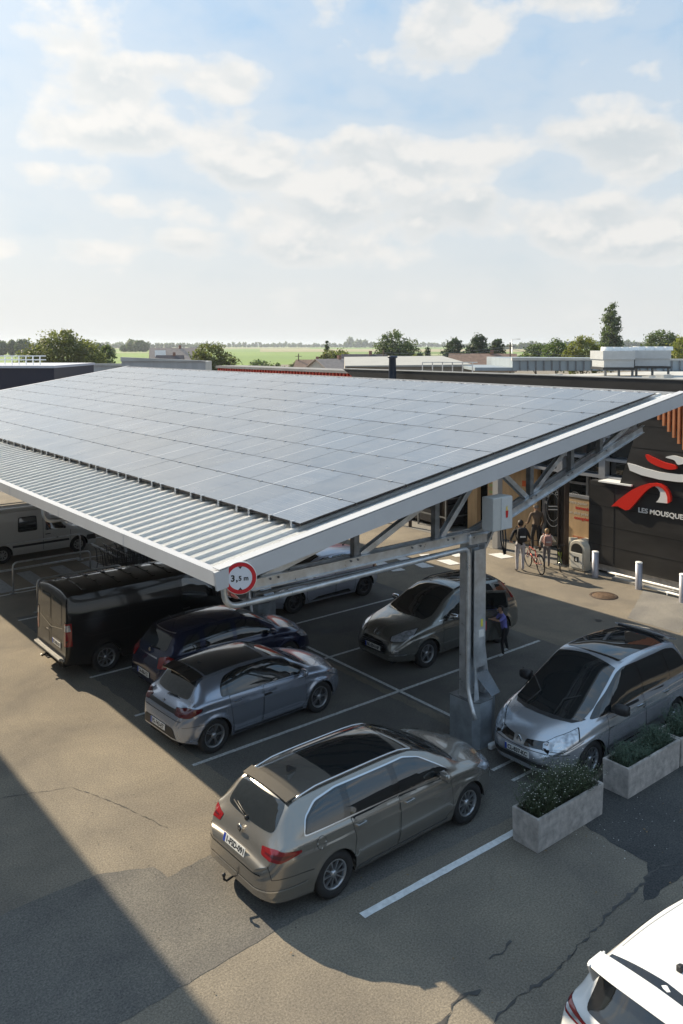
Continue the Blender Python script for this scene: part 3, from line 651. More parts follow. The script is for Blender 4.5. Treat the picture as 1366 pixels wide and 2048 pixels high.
class Car:
    def __init__(s, name, label, cat, spec, paint, loc, rz_, group=None):
        s.p = spec; s.root = empty(name, loc, rz_, label, cat, group); s.L = spec['L']; s.paint = paint
        s.build_body()
    def build_body(s):
        p = s.p; L = s.L
        s.top = pchip(p['top']); s.drop = pchip(p['drop']); s.wr = pchip(p['wr']); s.belt = pchip(p['belt']); s.w = pchip(p['w']); s.low = pchip(p['low'])
        s.prof = pchip(p.get('prof', [(-.3, .86), (0, .925), (.10, .955), (.16, .958), (.19, .972), (.42, 1.0), (.70, 1.0), (.755, .999), (.785, .985), (.93, .965), (1.0, .925)]))
        z0 = p.get('z0', 0.22); xr, xf, Ra, Rt = p['xr'], p['xf'], p['Ra'], p['R']
        xs = np.linspace(0, L, 3000); T = np.array([s.top(x) for x in xs]); Wd = np.array([s.w(x) for x in xs])
        cum = np.concatenate([[0], np.cumsum(np.sqrt(np.diff(xs) ** 2 + np.diff(T) ** 2 + np.diff(Wd) ** 2))])
        st = list(np.interp(np.linspace(0, cum[-1], p.get('n', 110)), cum, xs))
        arch = []
        for xc in (xr, xf):
            arch += [xc - Ra - .002, xc + Ra + .002] + [xc + Ra * math.cos(math.pi * k / 20) for k in range(21)]
        st = sorted([x for x in st if min(abs(x - a) for a in arch) > 0.012] + arch)
        bm = newbm(); nl, ng, nt = 26, 9, 11; rows = []
        def side_pt(x, z, zb_):
            v = (z - z0) / max(0.05, (zb_ - z0)); y = s.w(x) * s.prof(v)
            for xc in (xr, xf):
                r_ = math.hypot(x - xc, z - Rt)
                y += p.get('flare', 0.018) * math.exp(-((r_ - Ra) / 0.06) ** 2) * (1 if z > Rt - .25 else 0)
            return y
        s.side_pt = side_pt
        for x in st:
            zt = s.top(x); dr = s.drop(x); ze = zt - dr; zb_ = min(s.belt(x), ze - 0.012); zl = s.low(x)
            for xc in (xr, xf):
                if abs(x - xc) <= Ra: zl = max(zl, Rt + math.sqrt(max(0, Ra * Ra - (x - xc) ** 2)))
            zl = min(zl, zb_ - 0.03)
            pts = []
            for k in range(nl):
                z = zl + (zb_ - zl) * (k / (nl - 1)); pts.append((side_pt(x, z, zb_), z))
            yb = pts[-1][0]; wr = min(s.wr(x), yb - 0.004); tall = max(0, ze - zb_)
            for k in range(1, ng + 1):
                t = k / ng; bow = p.get('bow', 0.05) * math.sin(math.pi * t) * min(1, tall / .35)
                pts.append((yb + (wr - yb) * t + bow, zb_ + (ze - zb_) * t))
            for k in range(1, nt + 1):
                y = wr * math.cos(math.pi / 2 * (k / nt)); q = abs(y / max(wr, 1e-4)); pts.append((y, ze + dr * (1 - q ** p.get('crown', 2.3))))
            rows.append((x, pts))
        grid = []
        for x, pts in rows:
            right = [bm.verts.new((x - L / 2, -y, z)) for y, z in pts[:-1]]; c = bm.verts.new((x - L / 2, 0, pts[-1][1]))
            left = [bm.verts.new((x - L / 2, y, z)) for y, z in pts[:-1]]
            grid.append(right + [c] + left[::-1])
        for A, B in zip(grid, grid[1:]):
            for k in range(len(A) - 1): bm.faces.new((A[k], A[k + 1], B[k + 1], B[k])).smooth = True
        for G_ in (grid[0], grid[-1]):                                    # close the ends with rows of quads
            n = len(G_)
            for k in range(n // 2):
                a, b, c, d = G_[k], G_[k + 1], G_[n - 2 - k], G_[n - 1 - k]
                if b is c: bm.faces.new((a, b, d)).smooth = True
                else: bm.faces.new((a, b, c, d)).smooth = True
        bmesh.ops.recalc_face_normals(bm, faces=bm.faces)
        bm.normal_update(); s.vn = None
        me = bpy.data.meshes.new('body'); bm.to_mesh(me); me.materials.append(s.paint)
        me.set_sharp_from_angle(angle=R(50))
        s.body = link(bpy.data.objects.new('body', me), s.root)
        bm.faces.ensure_lookup_table(); s.bm = bm; s.bvh = BVHTree.FromBMesh(bm)
        # underbody and wheel housings
        u = newbm(); zf = p.get('zf', 0.62)
        box(u, -L / 2 + .12, L / 2 - .12, -.60 * s.w(L / 2), .60 * s.w(L / 2), .20, zf)
        for xc in (xr, xf):
            for sg_ in (-1, 1):
                y1 = s.w(xc) * 0.97; y0 = .45; pr = None
                for k in range(15):
                    t = math.pi * k / 14; x = xc - L / 2 + (Ra + .012) * math.cos(t); z = Rt + (Ra + .012) * math.sin(t)
                    a, b = u.verts.new((x, sg_ * y0, z)), u.verts.new((x, sg_ * y1, z))
                    if pr: u.faces.new((pr[0], pr[1], b, a))
                    pr = (a, b)
        finish('underbody', u, dark_m, s.root)
    # project a flat outline onto the body along a horizontal view heading (degrees) or from the top
    def patch(s, name, pts3, view, m, off=0.004, step=0.05, parent=None, r=0.0, both=False, thick=0.0, label=None):
        L = s.L
        if view == 'top': D = Vector((0, 0, -1)); S = Vector((1, 0, 0)); U = Vector((0, 1, 0))
        else:
            D = Vector((math.cos(R(view)), math.sin(R(view)), 0)); S = Vector((D.y, -D.x, 0)); U = Vector((0, 0, 1))
        out = []
        for mir in ((1, -1) if both else (1,)):
            p2 = [Vector((q[0] - L / 2, q[1], q[2])) for q in pts3]; p2 = [(v.dot(S), v.dot(U)) for v in p2]
            if r: p2 = rounded(p2, r)
            bm = newbm(); bm.faces.new([bm.verts.new((a, b, 0)) for a, b in p2])
            xs = [a for a, b in p2]; ys = [b for a, b in p2]
            for lo, hi, ax in ((min(xs), max(xs), 0), (min(ys), max(ys), 1)):
                k = int((hi - lo) / step)
                for j in range(1, k + 1):
                    co = [0, 0, 0]; co[ax] = lo + (hi - lo) * j / (k + 1); no = [0, 0, 0]; no[ax] = 1
                    bmesh.ops.bisect_plane(bm, geom=bm.verts[:] + bm.edges[:] + bm.faces[:], plane_co=co, plane_no=no)
            bmesh.ops.triangulate(bm, faces=[f for f in bm.faces if len(f.verts) > 4])
            nrm = []
            for v in bm.verts:
                w = S * v.co.x + U * v.co.y; o = w - D * 6
                hit, n, fi, _ = s.bvh.ray_cast(o, D)
                if hit is None:
                    best = None
                    for q in (0.0, 1.5, 3, 4.5, 6, 7.5): 
                        h2, n2, f2, d2 = s.bvh.find_nearest(w - D * (6 - q) + D * 0)
                        if h2 is not None:
                            lat = ((h2 - w) - D * (h2 - w).dot(D)).length
                            if best is None or lat < best[0]: best = (lat, h2, n2, f2)
                    _, hit, n, fi = best
                f = s.bm.faces[fi]; ws = [1 / (1e-4 + (q.co - hit).length) for q in f.verts]; nn = Vector()
                for q, wq in zip(f.verts, ws): nn += q.normal * wq
                nn.normalize()
                if nn.dot(n) < 0: nn = -nn
                if n.dot(nn) < .6: nn = n
                co = hit + nn * off
                if mir == -1: co.y = -co.y; nn = Vector((nn.x, -nn.y, nn.z))
                v.co = co; nrm.append(nn.copy())
            for f in bm.faces: f.smooth = True
            bm.normal_update()
            c0 = sum((nn for nn in nrm), Vector())
            if sum(f.normal.dot(c0) for f in bm.faces) < 0: bmesh.ops.reverse_faces(bm, faces=bm.faces[:])
            me = bpy.data.meshes.new(name); bm.to_mesh(me); bm.free(); me.materials.append(m)
            me.normals_split_custom_set_from_vertices([tuple(n) for n in nrm])
            o = link(bpy.data.objects.new(name, me), parent or s.root)
            if label: o['label'] = label
            out.append(o)
        return out if both else out[0]
    def sidepoly(s, pts): return [(x, -1, z) for x, z in pts]
    def side(s, name, pts, m, off=.004, **k):          # outline (x, z) put on both flanks
        return s.patch(name, s.sidepoly(pts), 90, m, off, both=True, **k)
    def surf(s, x, y, z, view):
        """the body surface met from a view through this point"""
        D = Vector((math.cos(R(view)), math.sin(R(view)), 0)) if view != 'top' else Vector((0, 0, -1))
        w = Vector((x - s.L / 2, y, z)); h = s.bvh.ray_cast(w - D * 6, D)
        return h[0] if h[0] is not None else s.bvh.find_nearest(w)[0]
    def seam(s, pts, w=0.008, view=90, off=.0025, m=None, name='door_seam', both=True):
        """thin dark gap along a polyline of (x,y,z)"""
        poly = []
        A = [Vector(p) for p in pts]
        if view == 'top': nrmv = lambda d: Vector((-d.y, d.x, 0))
        else:
            D = Vector((math.cos(R(view)), math.sin(R(view)), 0)); nrmv = lambda d: D.cross(d)
        l_, r_ = [], []
        for i, p in enumerate(A):
            a = A[max(0, i - 1)]; b = A[min(len(A) - 1, i + 1)]; n = nrmv((b - a).normalized())
            n = n.normalized() if n.length > 1e-5 else Vector((0, 0, 1)); l_.append(p + n * w / 2); r_.append(p - n * w / 2)
        return s.patch(name, [tuple(v) for v in l_ + r_[::-1]], view, m or dark_m, off, both=both)
    def wheels(s, style, rim_r, m_rim=None, dark=None, twist=0.0, width=0.21):
        p = s.p; R_ = p['R']; key = (style, rim_r, R_, width)
        bm = newbm(); w = width
        lathe(bm, [(rim_r * .98, -w / 2 + .03), (rim_r + .02, -w / 2 + .006), (R_ - .035, -w / 2), (R_ - .008, -w / 2 + .022), (R_, -w / 2 + .05), (R_, w / 2 - .05), (R_ - .008, w / 2 - .022), (R_ - .03, w / 2), (rim_r, w / 2)], 40, 'y')
        ty = finish('tyre', bm, rubber)
        bm = newbm(); yo = -w / 2
        lathe(bm, [(rim_r, yo + .022), (rim_r - .012, yo + .018), (rim_r - .022, yo + .03), (rim_r - .03, yo + .10), (rim_r - .04, w / 2)], 40, 'y')
        lathe(bm, [(0.0001, yo + .022), (0.035, yo + .02), (0.05, yo + .035), (.06, yo + .06)], 20, 'y')
        ns = {'five': 5, 'ten': 10, 'twin5': 5, 'y5': 5, 'cap': 9, 'steel': 8}[style]
        for k in range(ns):
            a0 = 2 * math.pi * k / ns + twist
            subs = [(-.13, .6), (.13, .6)] if style in ('twin5',) else ([(-.10, 1), (.10, 1)] if style == 'y5' else [(0, 1)])
            ww = {'five': .055, 'ten': .028, 'twin5': .020, 'y5': .022, 'cap': .045, 'steel': .06}[style]
            for da, _ in subs:
                ai = a0 + da * (0.5 if style != 'y5' else 0.2); ao = a0 + da * (1.3 if style == 'y5' else .9)
                pi = Vector((math.cos(ai) * .045, yo + .035, math.sin(ai) * .045)); po = Vector((math.cos(ao) * (rim_r - .018), yo + .026, math.sin(ao) * (rim_r - .018)))
                d = (po - pi).normalized(); sd = Vector((-d.z, 0, d.x))
                vs = []
                for q, wf in ((pi, ww * .55), (po, ww * .8)):
                    for sgn in (-1, 1):
                        for dy in (0, .03): vs.append(bm.verts.new(q + sd * sgn * wf / 2 * (1 if dy else .7) + Vector((0, dy, 0))))
                for f in ((0, 2, 6, 4), (0, 4, 5, 1), (2, 3, 7, 6), (4, 6, 7, 5), (0, 1, 3, 2), (1, 5, 7, 3)): bm.faces.new([vs[i] for i in f])
        rim = finish('rim', bm, m_rim or alloy)
        bm = newbm(); lathe(bm, [(0.0001, yo + .075), (rim_r - .03, yo + .075)], 28, 'y'); lathe(bm, [(.0001, yo + .062), (.12, yo + .062), (.13, yo + .074)], 24, 'y')
        hub = finish('brake', bm, mat('brake metal', (.05, .05, .052), .5, .5))
        first = True
        for xc in (p['xr'], p['xf']):
            for sg_ in (-1, 1):
                e = empty('wheel', (xc - s.L / 2, sg_ * (s.w(xc) - width / 2 - .015), R_), 0 if sg_ == -1 else math.pi); e.parent = s.root
                for o in (ty, rim, hub):
                    c = o if first else o.copy()
                    if not first: COL.objects.link(c)
                    c.parent = e
                first = False
    def part(s, name, bm, m, parent=None, **k):
        bmesh.ops.translate(bm, verts=bm.verts, vec=(-s.L / 2, 0, 0)); return finish(name, bm, m, parent or s.root, **k)
    def mirrors(s, x, z, m, m2=None, size=(.13, .22, .15)):
        for sg_ in (-1, 1):
            yb = s.w(x) * .93; bm = newbm()
            vs = box(bm, x - size[0] / 2, x + size[0] / 2, yb + .05, yb + .05 + size[1], z, z + size[2])
            for v in vs:
                if v.co.x > x and v.co.y > yb + .15: v.co.x -= .045
                if v.co.x > x: v.co.z = z + .02 if v.co.z < z + .05 else v.co.z - .02
            bmesh.ops.scale(bm, vec=(1.15, 1, 1), space=Matrix.Translation((-x, 0, 0)), verts=bm.verts[:])
            bmesh.ops.subdivide_edges(bm, edges=bm.edges[:], cuts=3, use_grid_fill=True)
            for _ in range(5): bmesh.ops.smooth_vert(bm, verts=bm.verts[:], factor=.5, use_axis_x=True, use_axis_y=True, use_axis_z=True)
            if sg_ == -1: bmesh.ops.scale(bm, vec=(1, -1, 1), verts=bm.verts[:])
            mi_ = s.part('mirror', bm, m, smooth=True, auto=60)
            bm = newbm(); box(bm, x - size[0] / 2 + .004 - .002, x - size[0] / 2 + .012, sg_ * (yb + .075), sg_ * (yb + .03 + size[1]), z + .025, z + size[2] - .025); s.part('mirror_glass', bm, glass_m, mi_)
            bm = newbm(); beam(bm, (x, sg_ * (yb - .04), z + .02), (x, sg_ * (yb + .09), z + .04), .05, .035); s.part('mirror_arm', bm, black_pl, mi_)
    def handle(s, x, z, m, w=.17):
        for sg_ in (-1, 1):
            q = s.surf(x, sg_ * 1, z, 90 if sg_ < 0 else -90); bm = newbm()
            beam(bm, (q.x - w / 2, q.y + sg_ * .032, q.z), (q.x + w / 2, q.y + sg_ * .032, q.z + .006), .022, .026)
            beam(bm, (q.x - w / 2 + .012, q.y - sg_ * .01, q.z), (q.x - w / 2 + .012, q.y + sg_ * .03, q.z), .024, .024); beam(bm, (q.x + w / 2 - .012, q.y - sg_ * .01, q.z + .006), (q.x + w / 2 - .012, q.y + sg_ * .03, q.z + .006), .024, .024)
            finish('door_handle', bm, m, s.root)
    def plate(s, y0, y1, z, front, txt, tilt=0.0, h=.11):
        view = 180 if front else 0; q = s.surf(s.L if front else 0, (y0 + y1) / 2, z, view); sg_ = 1 if front else -1
        x = q.x + sg_ * .012; X = Vector((0, sg_ * 1.0, 0)); Y = Vector((-sg_ * math.sin(tilt), 0, math.cos(tilt)))
        M = basis((x, (y0 + y1) / 2, z), X, Y); w = abs(y1 - y0)
        bm = newbm(); prism(bm, [(-w / 2, -h / 2), (w / 2, -h / 2), (w / 2, h / 2), (-w / 2, h / 2)], M, .008); bmesh.ops.translate(bm, verts=bm.verts, vec=(0, 0, 0))
        pl = finish('number_plate', bm, plate_m, s.root)
        bm = newbm(); prism(bm, [(-w / 2, -h / 2), (-w / 2 + .045, -h / 2), (-w / 2 + .045, h / 2), (-w / 2, h / 2)], M @ Matrix.Translation((0, 0, .0085)), .0015); finish('plate_band', bm, plate_b, pl)
        lettering('plate_lettering', txt, .105, M @ Matrix.Translation((-w / 2 + .06, -.036, .009)), ink, pl, .002, .003, 1.0, width=w - .10)
    def rail(s, x0, x1, y, m, h=.05, r=.018):
        for sg_ in (-1, 1):
            pts = []
            for k in range(13):
                t = k / 12; x = x0 + (x1 - x0) * t; yy = sg_ * min(y, s.wr(x) - .03); q = s.surf(x, yy, 3, 'top'); pts.append(Vector((q.x, q.y, q.z + h * min(1, 6 * t, 6 * (1 - t)))))
            bm = newbm(); tube(bm, pts, r, 8); finish('roof_rail', bm, m, s.root)
def glassy(c, name, pts3, view, frame_m, both=False, grow=0.02, r=.05, parent=None, off=.004):
    """a pane of dark glass on a slightly bigger frame"""
    cx_ = [sum(p[i] for p in pts3) / len(pts3) for i in range(3)]
    S = [max(abs(p[i] - cx_[i]) for p in pts3) for i in range(3)]
    big = [tuple(cx_[i] + (p[i] - cx_[i]) * (1 + (grow / S[i] if S[i] > .05 else 0)) for i in range(3)) for p in pts3]
    fr = c.patch(name + '_frame', big, view, frame_m, off, r=r, both=both); gl = c.patch(name, pts3, view, glass_m, off + .003, r=r * .9, both=both)
    return gl
STD_PROF = [(-.3, .86), (0, .925), (.10, .955), (.16, .958), (.19, .972), (.42, 1.0), (.70, 1.0), (.755, .999), (.785, .985), (.93, .965), (1.0, .925)]
white_p = paintm('white paint', (0.74, 0.75, 0.75), 0.0, 0.35)
# ---------------- taupe estate car
def estate():
    paint = paintm('taupe metallic paint', (0.315, 0.295, 0.265), 0.70, 0.24)
    sp = dict(L=4.77, xr=1.10, xf=3.82, Ra=.365, R=.325, z0=.22, n=130,
        top=[(0, .66), (.03, .74), (.10, .80), (.16, .93), (.24, 1.05), (.42, 1.28), (.56, 1.395), (.72, 1.43), (1.3, 1.46), (2.2, 1.465), (2.75, 1.44), (3.05, 1.37), (3.45, 1.18), (3.78, 1.01), (4.1, .965), (4.45, .87), (4.66, .74), (4.75, .60), (4.77, .52)],
        drop=[(0, .02), (.1, .05), (.3, .10), (.6, .055), (1.2, .05), (2.7, .05), (3.1, .06), (3.7, .05), (4.2, .09), (4.6, .14), (4.77, .1)],
        wr=[(0, .72), (.12, .72), (.26, .63), (.45, .57), (.65, .55), (1.5, .56), (2.7, .56), (3.1, .60), (3.6, .70), (3.8, .73), (4.3, .68), (4.65, .58), (4.77, .50)],
        belt=[(0, .64), (.12, .76), (.3, .97), (.6, 1.0), (1.5, .985), (2.6, .955), (3.5, .93), (3.8, .90), (4.3, .80), (4.77, .5)],
        w=[(0, .54), (.04, .65), (.12, .76), (.25, .83), (.5, .885), (1.0, .905), (2.4, .905), (3.6, .90), (3.95, .885), (4.25, .83), (4.48, .745), (4.64, .63), (4.73, .50), (4.77, .38)],
        low=[(0, .34), (.2, .27), (.8, .22), (1.3, .19), (3.4, .19), (4.3, .20), (4.77, .24)])
    c = Car('estate_car', 'taupe estate car with roof rails and glass roof, its rear in the sun', 'estate car', sp, paint, (5.72 + 4.77 / 2, 9.46, 0), R(0.8))
    blk = mat('gloss black trim', (.012, .012, .013), .1, 0, coat=1.0)
    # side glass band inside one chrome outline
    band = [(.62, 1.03), (3.42, .985), (3.20, 1.12), (2.90, 1.29), (2.62, 1.355), (1.3, 1.362), (.92, 1.315), (.70, 1.20)]
    big = [(.598, 1.015), (3.47, .970), (3.225, 1.125), (2.912, 1.298), (2.62, 1.372), (1.3, 1.38), (.91, 1.332), (.68, 1.21)]
    c.side('window_trim', big, chrome, .0035, r=.06); c.side('pillar_trim', band, blk, .0055, r=.05)
    for nm, w in (('rear_quarter_window', [(.64, 1.04), (1.30, 1.03), (1.36, 1.35), (.98, 1.305), (.72, 1.19)]), ('side_window', [(1.42, 1.03), (2.24, 1.01), (2.26, 1.348), (1.47, 1.352)]), ('side_window', [(2.35, 1.005), (3.36, .995), (3.18, 1.11), (2.88, 1.275), (2.62, 1.342), (2.38, 1.345)])):
        c.side(nm, w, glass_m, .008, r=.04)
    c.patch('rear_window', [(0, -.56, 1.05), (0, .56, 1.05), (0, .50, 1.36), (0, -.50, 1.36)], 0, glass_m, .004, r=.09)
    c.patch('windshield', [(2.80, -.55, 3), (3.05, -.565, 3), (3.62, -.68, 3), (3.74, -.60, 3), (3.80, 0, 3), (3.74, .60, 3), (3.62, .68, 3), (3.05, .565, 3), (2.80, .55, 3), (2.74, 0, 3)], 'top', glass_m, .004)
    c.patch('glass_roof', [(1.38, -.50, 3), (2.62, -.52, 3), (2.68, 0, 3), (2.62, .52, 3), (1.38, .50, 3), (1.36, 0, 3)], 'top', glass_m, .004, r=.03)
    # doors as raised leaves over a dark gap
    for d in ([(1.36, .26), (2.28, .26), (2.30, .985), (1.40, .995), (1.46, .72), (1.44, .60)], [(2.30, .26), (3.28, .26), (3.44, .40), (3.40, .92), (2.32, .98)]):
        c.side('door_seam', d, dark_m, .0025, r=.03)
        cx_ = sum(a for a, b in d) / len(d); cz = sum(b for a, b in d) / len(d)
        c.side('door', [(a + (.008 if a < cx_ else -.008), b + (.008 if b < cz else -.008)) for a, b in d], paint, .0045, r=.03)
    c.side('sill_trim', [(1.55, .255), (3.35, .255), (3.35, .275), (1.55, .275)], chrome, .0075)
    c.handle(1.56, .875, chrome); c.handle(2.50, .86, chrome)
    c.seam([(.10, -1, .80), (.12, -1, .60), (.5, -1, .60), (.72, -1, .58)], .007)
    # fuel flap, bumper step, trims
    c.patch('fuel_flap', [(.86 + .085 * math.cos(t), -1, .875 + .085 * math.sin(t)) for t in [k * math.pi / 8 for k in range(16)]], 90, dark_m, .002)
    c.patch('fuel_flap', [(.86 + .079 * math.cos(t), -1, .875 + .079 * math.sin(t)) for t in [k * math.pi / 8 for k in range(16)]], 90, paint, .0045)
    for sg_ in (-1, 1):
        v = 42 if sg_ < 0 else -42
        c.patch('tail_light', [(0.1, sg_ * .54, .83), (.1, sg_ * .54, .92), (.20, sg_ * .79, .94), (.50, sg_ * .90, .895), (.50, sg_ * .90, .865), (.22, sg_ * .82, .80)], v, red_lens, .006, r=.02, step=.03)
        c.patch('tail_light_inner', [(0.12, sg_ * .60, .865), (.12, sg_ * .60, .88), (.24, sg_ * .83, .885), (.40, sg_ * .87, .87), (.26, sg_ * .83, .835)], v, dred_lens, .008, r=.01, step=.03)
        v2 = 145 if sg_ < 0 else -145
        c.patch('headlight', [(4.66, sg_ * .46, .66), (4.62, sg_ * .46, .75), (4.30, sg_ * .80, .83), (4.08, sg_ * .86, .83), (4.30, sg_ * .84, .70), (4.58, sg_ * .66, .63)], v2, lamp_m, .005, r=.02, step=.03)
    c.patch('tailgate_seam', [(0, -.62, .62), (0, .62, .62), (0, .62, .635), (0, -.62, .635)], 0, dark_m, .003)
    c.patch('bumper_trim', [(0, -.76, .43), (0, .76, .43), (0, .76, .45), (0, -.76, .45)], 0, chrome, .006)
    c.side('bumper_trim', [(.05, .43), (.62, .45), (.62, .468), (.05, .45)], chrome, .006)
    c.patch('grille', [(4.8, -.42, .56), (4.8, .42, .56), (4.8, .44, .66), (4.8, -.44, .66)], 180, black_pl, .004)
    c.plate(-.26, .26, .76, False, '1-FSD-091', .25)
    bm = newbm(); lathe(bm, [(.0001, -.006), (.055, -.006), (.055, .006), (.0001, .006)], 20, 'x', (.125, 0, .955)); bd = c.part('badge', bm, chrome)
    bm = newbm(); lathe(bm, [(.0001, -.009), (.044, -.009), (.044, -.007)], 20, 'x', (.125, 0, .955)); c.part('badge_field', bm, black_pl, bd)
    bm = newbm()
    for p, q in (((-.032, .985), (-.012, .94)), ((-.012, .94), (0, .968)), ((0, .968), (.012, .94)), ((.012, .94), (.032, .985))): beam(bm, (.113, p[0], p[1]), (.113, q[0], q[1]), .004, .007)
    c.part('badge_letters', bm, chrome, bd)
    bm = newbm(); tube(bm, [(.235, 0, 1.06), (.225, .05, 1.08), (.28, .38, 1.13)], .012, 6); lathe(bm, [(.0001, -.02), (.03, -.02), (.03, .02), (.0001, .02)], 10, 'x', (.235, 0, 1.06)); c.part('rear_wiper', bm, black_pl)
    bm = newbm(); prism(bm, [(0, 0), (.16, 0), (.05, .075), (.0, .08)], basis((.92, .012, 1.475), (1, 0, 0), (0, 0, 1)), .035); c.part('roof_antenna', bm, black_pl)
    bm = newbm(); tube(bm, [(.05, 0, .33), (-.09, 0, .30), (-.13, 0, .34), (-.13, 0, .38)], .016, 8); lathe(bm, [(.0001, -.03), (.02, -.024), (.028, 0), (.02, .022), (.0001, .027)], 12, 'z', (-.13, 0, .40)); c.part('tow_hook', bm, black_pl)
    bm = newbm()
    pts = [(.53, y, 1.405 + .03 * (1 - (y / .6) ** 2)) for y in np.linspace(-.535, .535, 13)]
    for k in range(12):
        (x0, y0, z0_), (x1, y1, z1_) = pts[k], pts[k + 1]
        v = [bm.verts.new(q) for q in ((x0 + .0, y0 * .98, z0_ - .035), (x1 + .0, y1 * .98, z1_ - .035), (x1 + .16, y1, z1_ + .004), (x0 + .16, y0, z0_ + .004))]; bm.faces.new(v)
    bmesh.ops.remove_doubles(bm, verts=bm.verts[:], dist=.001); bmesh.ops.solidify(bm, geom=bm.faces[:], thickness=.02); c.part('roof_spoiler', bm, paint, smooth=True, auto=40)
    c.rail(.62, 3.0, .56, chrome, .04, .018)
    c.mirrors(3.16, .97, paint); c.wheels('ten', .205)
    return c
estate()
blk_g = mat('gloss black trim', (.012, .012, .013), .1, 0, coat=1.0)
def lamp_pair(c, name, pts, va, m, off=.006, step=.035, r=.02, front=False):
    for sg_ in (-1, 1):
        v = (180 - va if front else va) * (1 if sg_ < 0 else -1)
        if name in ('headlight', 'tail_light'):
            cc = [sum(p[i] for p in pts) / len(pts) for i in range(3)]; big = [tuple(cc[i] + (p[i] - cc[i]) * 1.07 for i in range(3)) for p in pts]
            c.patch('lamp_seal', [(x, sg_ * y, z) for x, y, z in big], v, dark_m, off * .6, r=r, step=step)
        c.patch(name, [(x, sg_ * y, z) for x, y, z in pts], v, m, off, r=r, step=step)
def doors(c, outlines, paint, seam_m=dark_m):
    for d in outlines:
        cx_ = sum(a for a, b in d) / len(d); cz = sum(b for a, b in d) / len(d)
        c.side('door_seam', d, seam_m, .0025, r=.03)
        c.side('door', [(a + (.008 if a < cx_ else -.008), b + (.008 if b < cz else -.008)) for a, b in d], paint, .0045, r=.03)
def diamond(c, x, z, front, m, h=.07, w=.045):
    sg_ = 1 if front else -1; bm = newbm()
    q = c.surf(c.L if front else 0, 0, z, 180 if front else 0); X = q.x + sg_ * .012; P_ = [(0, h), (w, 0), (0, -h), (-w, 0)]
    for k in range(4):
        a, b = P_[k], P_[(k + 1) % 4]; beam(bm, (X, a[0], z + a[1]), (X, b[0], z + b[1]), .014, .022)
    finish('badge', bm, m, c.root)
